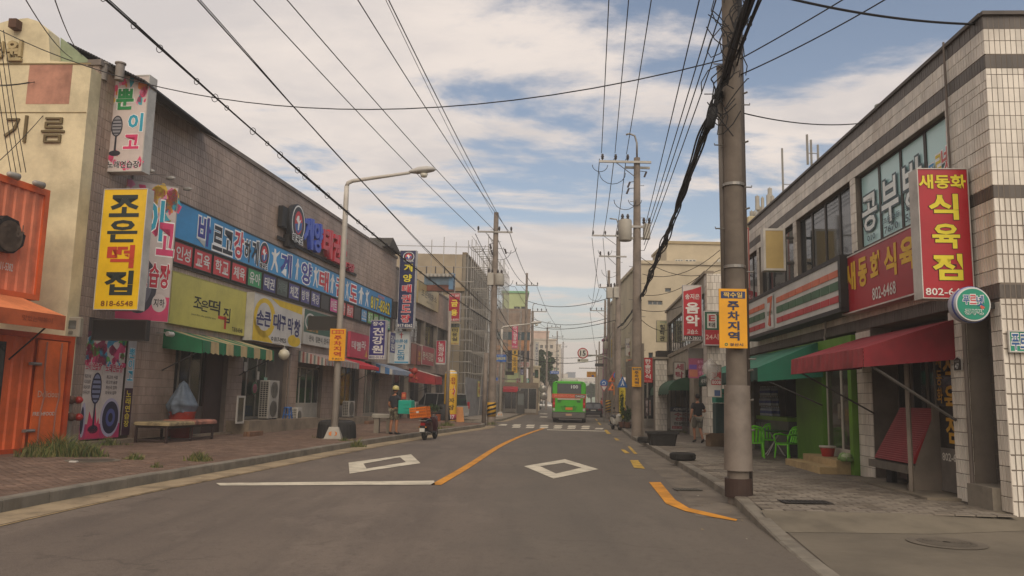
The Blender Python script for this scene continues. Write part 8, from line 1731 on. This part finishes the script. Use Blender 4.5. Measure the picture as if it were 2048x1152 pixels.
# ---------------------------------------------------------------- scooters
def scooter(x, y, rz, label, col, seatc='1f1d1c', box=False, lean=0.):
    o = thing('scooter', label, 'scooter', (x, y, .0), rz); o.rotation_euler = (0, lean, rz); m = M(col, .25, .08)
    def tyre_(yy, r_): 
        w_ = MB().lathe([(r_*.6, -.04), (r_*.85, -.055), (r_, -.03), (r_, .03), (r_*.85, .055), (r_*.6, .04)], (0, yy, r_), 22, 'x').build('wheel', tyrem, o, True, autosmooth=True); MB().lathe([(r_*.62, -.035), (r_*.62, .035)], (0, yy, r_), 18, 'x').lathe([(.06, -.07), (.06, .07)], (0, yy, r_), 10, 'x').build('rim', rimm, w_)
    tyre_(.0, .23); tyre_(1.22, .22)     # rear at 0, front at +y
    def sec2(w_, z0, z1): return [(-w_*.7, z0), (-w_, z0+(z1-z0)*.4), (-w_*.8, z1-.03), (-w_*.4, z1), (w_*.4, z1), (w_*.8, z1-.03), (w_, z0+(z1-z0)*.4), (w_*.7, z0)]
    loft([(-.22, sec2(.07, .62, .72)), (-.1, sec2(.15, .5, .76)), (.15, sec2(.2, .36, .74)), (.45, sec2(.18, .28, .68)), (.55, sec2(.15, .24, .5))]).build('rear_fairing', m, o, True, autosmooth=True)
    loft([(.5, sec2(.16, .24, .34)), (.95, sec2(.17, .24, .33))]).build('footboard', blk, o)
    loft([(.9, sec2(.18, .25, .62)), (.98, sec2(.2, .28, .86)), (1.08, sec2(.16, .4, .92)), (1.16, sec2(.08, .6, .88))]).build('leg_shield', m, o, True, autosmooth=True)
    loft([(-.12, sec2(.13, .74, .82)), (.1, sec2(.16, .74, .85)), (.45, sec2(.13, .68, .80)), (.58, sec2(.1, .66, .76))]).build('seat', M(seatc, .6, .1), o, True, autosmooth=True)
    loft([(1.05, sec2(.07, .36, .44)), (1.22, sec2(.075, .44, .50)), (1.42, sec2(.06, .34, .42))]).build('front_mudguard', m, o, True, autosmooth=True)
    MB().tube([(0, 1.22, .22), (0, 1.1, .6), (0, 1.0, .95)], .035, 8).build('fork', stl, o); MB().tube([(-.33, .93, 1.0), (-.2, 1.0, 1.02), (0, 1.02, 1.0), (.2, 1.0, 1.02), (.33, .93, 1.0)], .022, 7).build('handlebar', blk, o)
    for s_ in (-1, 1):
        MB().tube([(s_*.22, 1.0, 1.02), (s_*.28, 1.02, 1.2)], .01, 5).build('mirror_stem', blk, o); MB().lathe([(.0, 0), (.06, .005), (.06, .02), (0, .03)], (s_*.29, 1.02, 1.24), 14, 'y').build('mirror', blk, o, True)
        MB().tube([(s_*.11, -.2, .5), (s_*.13, -.25, .5)], .03, 8).build('indicator', M('b86a1c', .3), o)
    MB().lathe([(0, 1.20), (.08, 1.19), (.10, 1.12), (.08, 1.05)], (0, 0, .8), 16, 'y').build('headlight', M('b8b8b0', .15), o, True)
    MB().box(-.09, .09, -.25, -.2, .56, .66).build('tail_light', M('8c1414', .25), o); MB().box(-.1, .1, -.3, -.29, .32, .46).build('number_plate', M('c4c2b8', .5), o); MB().prism([(-.08, .28), (.08, .28), (.11, .55), (-.11, .55)], -.28, -.2).build('rear_mudguard', blk, o)
    MB().tube([(.16, -.3, .3), (.16, .1, .26), (.1, .45, .25)], [.05, .05, .02], 10).build('exhaust', M('5c5854', .4, .1, metal=.5), o, True); MB().tube([(-.1, .45, .25), (-.2, .4, .02)], .015, 5).build('kickstand', blk, o)
    MB().tube([(-.14, -.3, .74), (-.16, -.1, .8), (-.16, .15, .8)], .014, 5).tube([(.14, -.3, .74), (.16, -.1, .8), (.16, .15, .8)], .014, 5).tube([(-.14, -.3, .74), (.14, -.3, .74)], .014, 5).build('rear_rack', stl, o)
    return o
q = gnd(847, 881); sx_, sy_ = q.x, q.y
scr = scooter(sx_, sy_+.3, radians(-14), 'dark red delivery scooter parked at the left kerb, rear to the camera', '34161a', lean=.0)
cr_ = thing('orange_crate', 'tilted orange plastic crate strapped on the rear of the red scooter', 'crate', (sx_-.18, sy_+.28, .86), radians(-22)); cr_.rotation_euler = (0, radians(-7), radians(-14)); om = M('cc6a10', .45, .12)
mb = MB(); W2, D2, H2_ = .34, .24, .36
for z in (0, .12, .24, .34):
    hh_ = .045 if z < .3 else .05; mb.box(-W2, W2, -D2, -D2+.015, z, z+hh_).box(-W2, W2, D2-.015, D2, z, z+hh_).box(-W2, -W2+.015, -D2+.015, D2-.015, z, z+hh_).box(W2-.015, W2, -D2+.015, D2-.015, z, z+hh_)
mb.build('rail', om, cr_); mb = MB()
for k in range(9):
    x = -W2+.01+k*(2*W2-.04)/8; mb.box(x, x+.022, -D2-.004, -D2+.01, 0, .38).box(x, x+.022, D2-.01, D2+.004, 0, .38)
for k in range(5):
    y = -D2+.02+k*(2*D2-.06)/4; mb.box(-W2-.004, -W2+.01, y, y+.022, 0, .38).box(W2-.01, W2+.004, y, y+.022, 0, .38)
mb.build('rib', om, cr_); MB().box(-W2, W2, -D2, D2, -.01, .01).build('crate_floor', om, cr_); MB().box(-W2+.02, W2-.02, -D2+.02, D2-.02, .01, .2).build('lining', M('a8500c', .6, .1), cr_)
MB().box(-.06, .04, -D2-.008, -D2-.004, .17, .24).build('white_badge', M('c8c4bc', .5), cr_)
q = gnd(1229, 861); scooter(q.x+.1, q.y+1.5, radians(180+12), 'white scooter facing the camera at the right kerb', 'b4b0a6')
# ================================================================ PEOPLE
def skin_mesh(name, joints, edges, mat, parent, sub=2):
    me = bpy.data.meshes.new(name); ks = list(joints); me.from_pydata([joints[k][0] for k in ks], [(ks.index(a), ks.index(b_)) for a, b_ in edges], [])
    o = bpy.data.objects.new(name, me); COL.objects.link(o)
    md = o.modifiers.new('skin', 'SKIN'); md.use_smooth_shade = True; sv = me.skin_vertices[0].data
    for i, k in enumerate(ks):
        r_ = joints[k][1]; sv[i].radius = r_ if isinstance(r_, tuple) else (r_, r_); sv[i].use_root = (i == 0)
    s_ = o.modifiers.new('sub', 'SUBSURF'); s_.levels = sub; s_.render_levels = sub
    dg = bpy.context.evaluated_depsgraph_get(); m2 = bpy.data.meshes.new_from_object(o.evaluated_get(dg)); bpy.data.objects.remove(o); bpy.data.meshes.remove(me)
    m2.materials.clear(); m2.materials.append(mat); m2.name = name
    for p in m2.polygons: p.use_smooth = True
    o = bpy.data.objects.new(name, m2); COL.objects.link(o)
    if parent: o.parent = parent
    return o
def person(x, y, z, rz, label, H_, J, skin='8a5a42', hair='1a1512', shirt='22262c', shorts='6a6452', shoes='1d1c1c', helmet=None, sleeve=.5, shortl=.55, scale=1., shw=1., barefoot=False):
    """J overrides joint positions (metres at 1.75 tall, figure faces +y)"""
    o = thing('person', label, 'person', (x, y, z), rz); o.scale = (scale, scale, scale)
    P_ = dict(pel=(0, 0, .96), sp=(0, .01, 1.16), ch=(0, 0, 1.36), nk=(0, 0, 1.50), hd0=(0, .01, 1.57), ls=(-.17, 0, 1.43), rs=(.17, 0, 1.43), le=(-.24, -.03, 1.14), re=(.24, -.03, 1.14), lw=(-.27, .06, .90), rw=(.27, .06, .90),
              lh=(-.27, .09, .82), rh=(.27, .09, .82), lp=(-.1, 0, .90), rp=(.1, 0, .90), lk=(-.11, .02, .50), rk=(.11, .02, .50), la=(-.11, -.02, .09), ra=(.11, -.02, .09), lt=(-.12, .14, .035), rt=(.12, .14, .035))
    P_.update(J); Rr = dict(pel=(.15, .11), sp=(.13, .10), ch=(.155, .11), nk=.055, hd0=.055, ls=.062, rs=.062, le=.045, re=.045, lw=.03, rw=.03, lh=.034, rh=.034, lp=.092, rp=.092, lk=.06, rk=.06, la=.042, ra=.042, lt=.032, rt=.032)
    for s_ in 'lr':     # calf bulge
        k, a_ = Vector(P_[s_+'k']), Vector(P_[s_+'a']); P_[s_+'c'] = tuple(k+(a_-k)*.3+Vector((0, -.02, 0))); Rr[s_+'c'] = .058
        e_, w_ = Vector(P_[s_+'e']), Vector(P_[s_+'w']); P_[s_+'f'] = tuple(e_+(w_-e_)*.3); Rr[s_+'f'] = .043
    E_ = [('pel', 'sp'), ('sp', 'ch'), ('ch', 'nk'), ('nk', 'hd0'), ('ch', 'ls'), ('ch', 'rs'), ('ls', 'le'), ('rs', 're'), ('le', 'lf'), ('re', 'rf'), ('lf', 'lw'), ('rf', 'rw'), ('lw', 'lh'), ('rw', 'rh'), ('pel', 'lp'), ('pel', 'rp'), ('lp', 'lk'), ('rp', 'rk'), ('lk', 'lc'), ('rk', 'rc'), ('lc', 'la'), ('rc', 'ra'), ('la', 'lt'), ('ra', 'rt')]
    sk = M(skin, .6, .06); body = skin_mesh('body', {k: (P_[k], Rr[k]) for k in ['pel']+[q_ for q_ in P_ if q_ != 'pel']}, E_, sk, o)
    hc = Vector(P_['hd0'])+Vector((0, .015, .13)); mb = MB(); vs = []; n1, n2 = 12, 16     # head with brow, nose, chin
    for i in range(n1+1):
        t_ = pi*i/n1
        for j in range(n2):
            p_ = 2*pi*j/n2; x_, y_, z_ = sin(t_)*cos(p_), sin(t_)*sin(p_), cos(t_); r_ = 1.0
            w2 = .078*(1-.16*max(0, -z_)); d2 = .1; yy = y_*d2
            if y_ > .8 and -.35 < z_ < .2: yy += .018*(1 if abs(x_) < .25 else 0)
            vs.append((hc.x+x_*w2, hc.y+yy+(.012 if z_ < -.5 and y_ > 0 else 0), hc.z+z_*.122))
    mb.add(vs, [(i*n2+j, (i+1)*n2+j, (i+1)*n2+(j+1) % n2, i*n2+(j+1) % n2) for i in range(n1) for j in range(n2)]); mb.build('head', sk, o, True)
    for s_ in (-1, 1): MB().lathe([(.0, 0), (.028, .004), (.026, .016), (0, .018)], (hc.x+s_*.078-(.018 if s_ < 0 else 0)+(.0), hc.y-.005, hc.z-.01), 10, 'x').build('ear', sk, o, True); MB().lathe([(0, 0), (.011, .004), (0, .008)], (hc.x+s_*.03, hc.y+.088, hc.z+.01), 8, 'y').build('eye', M('1a1614', .3, 0), o, True)
    MB().box(hc.x-.022, hc.x+.022, hc.y+.088, hc.y+.1, hc.z-.062, hc.z-.054).build('mouth', M('6a3028', .6, 0), o)
    vs = []
    for i in range(9):
        t_ = pi*.5*i/8*1.25
        for j in range(18):
            p_ = 2*pi*j/18; t2 = min(t_, 1.1) if sin(p_) > .3 else t_; vs.append((hc.x+sin(t2)*cos(p_)*.09, hc.y-.012+sin(t2)*sin(p_)*.112, hc.z+.012+cos(t2)*.132))
    MB().add(vs, [(i*18+j, (i+1)*18+j, (i+1)*18+(j+1) % 18, i*18+(j+1) % 18) for i in range(8) for j in range(18)]).build('hair', M(hair, .8, .1), o, True)
    if helmet:
        MB().lathe([(.118, 0), (.13, .03), (.128, .08), (.1, .13), (.05, .155), (0, .16)], (hc.x, hc.y-.005, hc.z+.01), 20).build('helmet', M(helmet, .3, .05), o, True); MB().lathe([(.12, .0), (.145, -.004), (.145, .006), (.12, .012)], (hc.x, hc.y+.01, hc.z+.015), 20).build('helmet_brim', M(helmet, .3, .05), o)
    # shirt
    def mid(a, b_, f): return tuple(Vector(P_[a])+(Vector(P_[b_])-Vector(P_[a]))*f)
    sm_ = M(shirt, .8, .12); Js = dict(ch=(P_['ch'], (.175*shw, .13)), sp=(P_['sp'], (.16*shw, .125)), pel=(tuple(Vector(P_['pel'])+Vector((0, 0, -.04))), (.175*shw, .13)), nk=(mid('ch', 'nk', .6), .07), ls=(P_['ls'], .085), rs=(P_['rs'], .085), l1=(mid('ls', 'le', sleeve+.2), .075), r1=(mid('rs', 're', sleeve+.2), .075))
    skin_mesh('shirt', Js, [('ch', 'sp'), ('sp', 'pel'), ('ch', 'nk'), ('ch', 'ls'), ('ch', 'rs'), ('ls', 'l1'), ('rs', 'r1')], sm_, o)
    Jp = dict(pel=(tuple(Vector(P_['pel'])+Vector((0, 0, -.0))), (.165, .125)), lp=(P_['lp'], .115), rp=(P_['rp'], .115), lm=(mid('lp', 'lk', shortl), .105), rm=(mid('rp', 'rk', shortl), .105), lq=(mid('lp', 'lk', shortl+.38), .10), rq=(mid('rp', 'rk', shortl+.38), .10))
    skin_mesh('shorts', Jp, [('pel', 'lp'), ('pel', 'rp'), ('lp', 'lm'), ('rp', 'rm'), ('lm', 'lq'), ('rm', 'rq')], shorts if not isinstance(shorts, str) else M(shorts, .8, .12), o)
    for s_ in 'lr':
        a_, t_ = Vector(P_[s_+'a']), Vector(P_[s_+'t']); d = (t_-a_); mb = MB()
        loft_ = [(a_-d*.45+Vector((0, 0, -.035)), .035), (a_+Vector((0, 0, -.035)), .045), (a_+d*.5+Vector((0, 0, -.01)), .048), (t_+d*.25, .03)]
        MB().tube([p for p, _ in loft_], [r_ for _, r_ in loft_], 8).build('shoe', M(shoes, .6, .1), o, True)
        h_ = Vector(P_[s_+'h']); w_ = Vector(P_[s_+'w']); dd = (h_-w_).normalized(); sd = dd.cross(Vector((0, 1, 0))); sd = sd.normalized() if sd.length > .1 else Vector((1, 0, 0)); fw = dd.cross(sd).normalized(); mb = MB()
        for k in range(4):
            off_ = fw*(k-1.5)*.02; L_ = (.075, .085, .08, .065)[k]; mb.tube([h_+off_, h_+off_+dd*L_*.55, h_+off_+dd*L_*.95+sd*(.02 if s_ == 'l' else -.02)], [.011, .010, .007], 6)
        mb.tube([h_+fw*.03-dd*.02, h_+fw*.055+dd*.02, h_+fw*.06+dd*.05], [.013, .011, .008], 6); mb.build('fingers', sk, o, True)
    return o
camo = bpy.data.materials.new('camouflage_cloth'); camo.use_nodes = True; t = camo.node_tree; tcn = t.nodes.new('ShaderNodeTexCoord'); nzn = t.nodes.new('ShaderNodeTexNoise'); nzn.inputs['Scale'].default_value = 14; t.links.new(tcn.outputs['Object'], nzn.inputs['Vector']); c1 = mixc(mth('GREATER_THAN', nzn.outputs[0], .5, tree=t), lin('6e6650'), lin('3c3a30'), t); c1 = mixc(mth('GREATER_THAN', nzn.outputs[0], .58, tree=t), c1, lin('8c846c'), t); t.links.new(c1, t.nodes['Principled BSDF'].inputs['Base Color']); t.nodes['Principled BSDF'].inputs['Roughness'].default_value = .85
q = gnd(787, 869, .15)
person(q.x, q.y, .15, radians(-38), 'delivery man in yellow helmet, dark shirt and camouflage shorts holding a teal box', 1.75, dict(re=(.30, .10, 1.24), rw=(.36, .34, 1.22), rh=(.37, .43, 1.22), le=(-.27, -.06, 1.14), lw=(-.22, .12, .96), lh=(-.2, .2, .95), lk=(-.15, .02, .5), la=(-.17, -.02, .09), lt=(-.22, .12, .035), rk=(.13, .03, .5), ra=(.15, -.01, .09), rt=(.17, .15, .035)),
       helmet='c4b878', shorts=camo, shirt='2a2d33', skin='9a6848', shw=1.12, scale=1.03)
# teal delivery box held at his side, resting by the scooter
w = at_depth(813, 814, q.y-.1); o = thing('delivery_box', 'teal metal delivery box held by the man in the yellow helmet', 'delivery box', (w.x, q.y-.15, w.z-.26), radians(-14)); tm = M('1f9c84', .45, .12)
MB().bbox(-.27, .27, -.2, .2, 0, .52, .02).build('case', tm, o)
for k in range(3): MB().bbox(-.02, .2, -.215, -.2, .08+k*.14, .12+k*.14, .006).build('pressed_rib', tm, o)
MB().tube([(-.18, 0, .52), (-.16, 0, .57), (.16, 0, .57), (.18, 0, .52)], .014, 6).build('carry_handle', stl, o); MB().box(-.27, -.24, -.205, -.2, .02, .5).build('edge_strip', M('167a66', .4), o)
o = thing('red_tin', 'small red tin box standing on the teal delivery box', 'tin', (w.x-.12, q.y-.1, w.z+.31)); MB().bbox(-.09, .09, -.06, .06, 0, .26, .01).build('tin_body', M('9c3a24', .5, .15), o)
MB().box(-.06, .06, -.066, -.06, .08, .2).build('tin_label', M('b8683c', .5), o)
# support stand so that the box rests on something: low wall block behind
o = thing('stone_bench', 'grey ledge with white pipe behind the delivery man', 'ledge', (w.x-.3, q.y+.9, .15)); MB().bbox(-1.2, -.35, -.2, .2, .62, .78, .03).build('ledge', M('9a9486', .6, .2), o); MB().box(-1.1, -.9, -.15, .15, 0, .62).box(-.6, -.45, -.15, .15, 0, .62).build('support', M('7d7466', .8), o)
q = gnd(1396, 886, .15)
person(q.x, q.y, .15, radians(8), 'man in black T-shirt and grey shorts walking away on the right pavement', 1.75, dict(lk=(-.1, .14, .52), la=(-.1, .05, .12), lt=(-.1, .2, .06), rk=(.09, .0, .5), ra=(.09, -.28, .14), rt=(.09, -.17, .05), re=(.30, -.02, 1.17), rw=(.22, .16, 1.16), rh=(.18, .22, 1.2), le=(-.27, -.1, 1.15), lw=(-.30, -.05, .9)), shirt='17181b', shorts='6b675c', shoes='1d1c1c', skin='96684e', shw=1.08)
q = gnd(1033, 824, .15); person(q.x, q.y, .15, radians(10), 'child in a pink top standing on the left pavement far ahead', 1.4, {}, shirt='c08a8c', shorts='5a5048', scale=.85)
q = gnd(1080, 812, .1); person(q.x, q.y, .1, radians(100), 'worker in an orange vest near the white car', 1.7, {}, shirt='c8521c', shorts='3c3a3c', scale=1.)
w = at_depth(1203, 790, 108); person(w.x, 108, .15, radians(-120), 'worker in an orange vest on the far right pavement', 1.7, {}, shirt='c8521c', shorts='3c3a3c', scale=1.)
q = gnd(1010, 822, .15); person(q.x-.3, q.y, .15, radians(-60), 'dark clothed person sitting shaded under the red awning far left', 1.6, {}, shirt='2c2a2c', shorts='2c2a28', scale=.9)
# far red awning
rt = thing('awning', 'far red awning over the pavement by the clinic signs', 'awning', (at_depth(1006, 775, 84).x, 84, 0)); za, zb_ = zt(1010, 772, 84), zt(1010, 780, 84)
w_ = 30*84/1600; MB().add([(0, 2, za), (w_, 2, za), (w_, 0, zb_+.1), (0, 0, zb_+.1), (0, 0, zb_-.2), (w_, 0, zb_-.2)], [(0, 3, 2, 1), (3, 4, 5, 2), (0, 4, 3)]).build('canopy', M('a82430', .7, .2), rt)
MB().box(.1, .2, 1.9, 2, 0, zb_).box(w_-.2, w_-.1, 1.9, 2, 0, zb_).build('post', stl, rt)
rt = thing('shop_row', 'shaded small shops under the far red awning', 'building', (at_depth(1003, 775, 87).x, 87, 0)); MB().box(0, 4.0, 0, 3, 0, 3.4).build('wall', M('7b6d5c', .8, .2), rt); shopfront(rt, .2, 3.8, .2, 2.8, -.06, 4, frameG, .4)
# phone box like booth and small signs at kerb
q = gnd(1052, 816, .15); sign(BX(q.x, q.y), (1049, 803, 815, 1058, 803, 815), 0, .1, 'b8b0a4', '8a5a2a', [('#', 0, .8, 1, 1, 'b8702a', {})]+V('복권', .3, .1, .7, .75, 'a02c34', b=.02), 'standing_sign', 'small white and orange standing sign at the far left kerb', 'signboard', border=.02)
o = thing('phone_box', 'dark slim booth beside the far left hazard striped pole', 'booth', (at_depth(1041, 810, 84).x, 83, .15)); MB().bbox(-.4, .4, -.3, .3, 0, 2.3, .03).build('booth_body', M('3c3a36', .5, .2), o); MB().box(-.3, .3, -.32, -.3, .9, 2.0).build('pane', glass('5a605c', .1, .9), o)
# convex mirrors
for i, (px, py) in enumerate(((1086, 778), (1087, 792))):
    w = at_depth(px, py, 110); o = thing('traffic_mirror', ['upper round convex traffic mirror by the far left pole', 'lower round convex traffic mirror by the far left pole'][i], 'mirror', w); MB().lathe([(.55, .1), (.5, 0), (.3, -.06), (0, -.09)], n=20, axis='y').build('mirror_dish', M('8f8c82', .25, .05, metal=.4), o, True)
w = at_depth(1086, 778, 110); o = thing('mirror_post', 'thin post carrying the two convex mirrors', 'post', (w.x, 110.12, 0)); MB().tube([(0, 0, 0), (0, 0, w.z+.4)], .05, 6).build('shaft', stl, o)
# ---------------------------------------------------------------- air
hz = MB().box(-120, 140, -30, 560, -1.2, 40).build('haze'); tag(hz, kind='stuff')
hm = bpy.data.materials.new('haze_air'); hm.use_nodes = True; t = hm.node_tree; t.nodes.clear(); vo = t.nodes.new('ShaderNodeVolumePrincipled'); vo.inputs['Color'].default_value = (.97, .95, .92, 1); vo.inputs['Density'].default_value = .0017
ou = t.nodes.new('ShaderNodeOutputMaterial'); t.links.new(vo.outputs[0], ou.inputs['Volume']); hz.data.materials.append(hm)
# ---------------------------------------------------------------- more small signs down the street
for x0, x1, y0, y1, Y, c_, s_, c2, lab in ((1096, 1101, 716, 738, 140, 'b8b2a8', '치과', '3a5a8a', 'tiny white dentist blade sign behind the far trees'), (1104, 1109, 700, 716, 165, 'b84a3a', '한우', 'd8d0c0', 'tiny red blade sign high on the far left row'), (1108, 1113, 735, 750, 150, '3f7a5a', '약', 'd8d0c0', 'tiny green blade sign low on the far left row'),
        (1041, 1047, 738, 750, 90, '3a4a8a', '안경', 'd8d4cc', 'small blue optician sign above the far red awning'), (1238, 1245, 690, 712, 92, 'b8b0a2', '미용', '8a3a5a', 'narrow white blade sign between the right hand poles'), (1228, 1235, 738, 748, 98, 'c8a02c', '모텔', '7a2a2a', 'little yellow sign low between the right hand poles'),
        (1266, 1280, 776, 790, 54, '6a8a8a', '정육', 'd8d0c4', 'grey green shop sign behind the second right pole'), (1284, 1302, 775, 790, 48.5, '2f5a4a', '식당', 'c8c4b8', 'dark green shop sign over the dim shopfront')):
    sign(BX(0, Y, 1, 0), (x0, y0, y1, x1, y0, y1), 0, .25, c_, '8a867e', V(s_, .2, .08, .8, .92, c2, b=.02), 'blade_sign', lab, border=.02)
block('shop_building', 'narrow tan shop building behind the second right hand pole', 1262, 1284, 62, 690, 8, 'a3937a', [(1265, 700, 1272, 712, 1), (1275, 700, 1281, 712, 1), (1265, 795, 1281, 842, 3)])
block('shop_building', 'grey shop building past the tan one on the right', 1240, 1262, 78, 740, 8, '8f8472', [(1243, 746, 1250, 754, 1), (1243, 795, 1260, 828, 3)])
block('shop_building', 'low cream shop building in the far left row', 1060, 1080, 118, 735, 8, 'b8a98e', [(1063, 745, 1069, 752, 1), (1062, 775, 1078, 806, 3)])
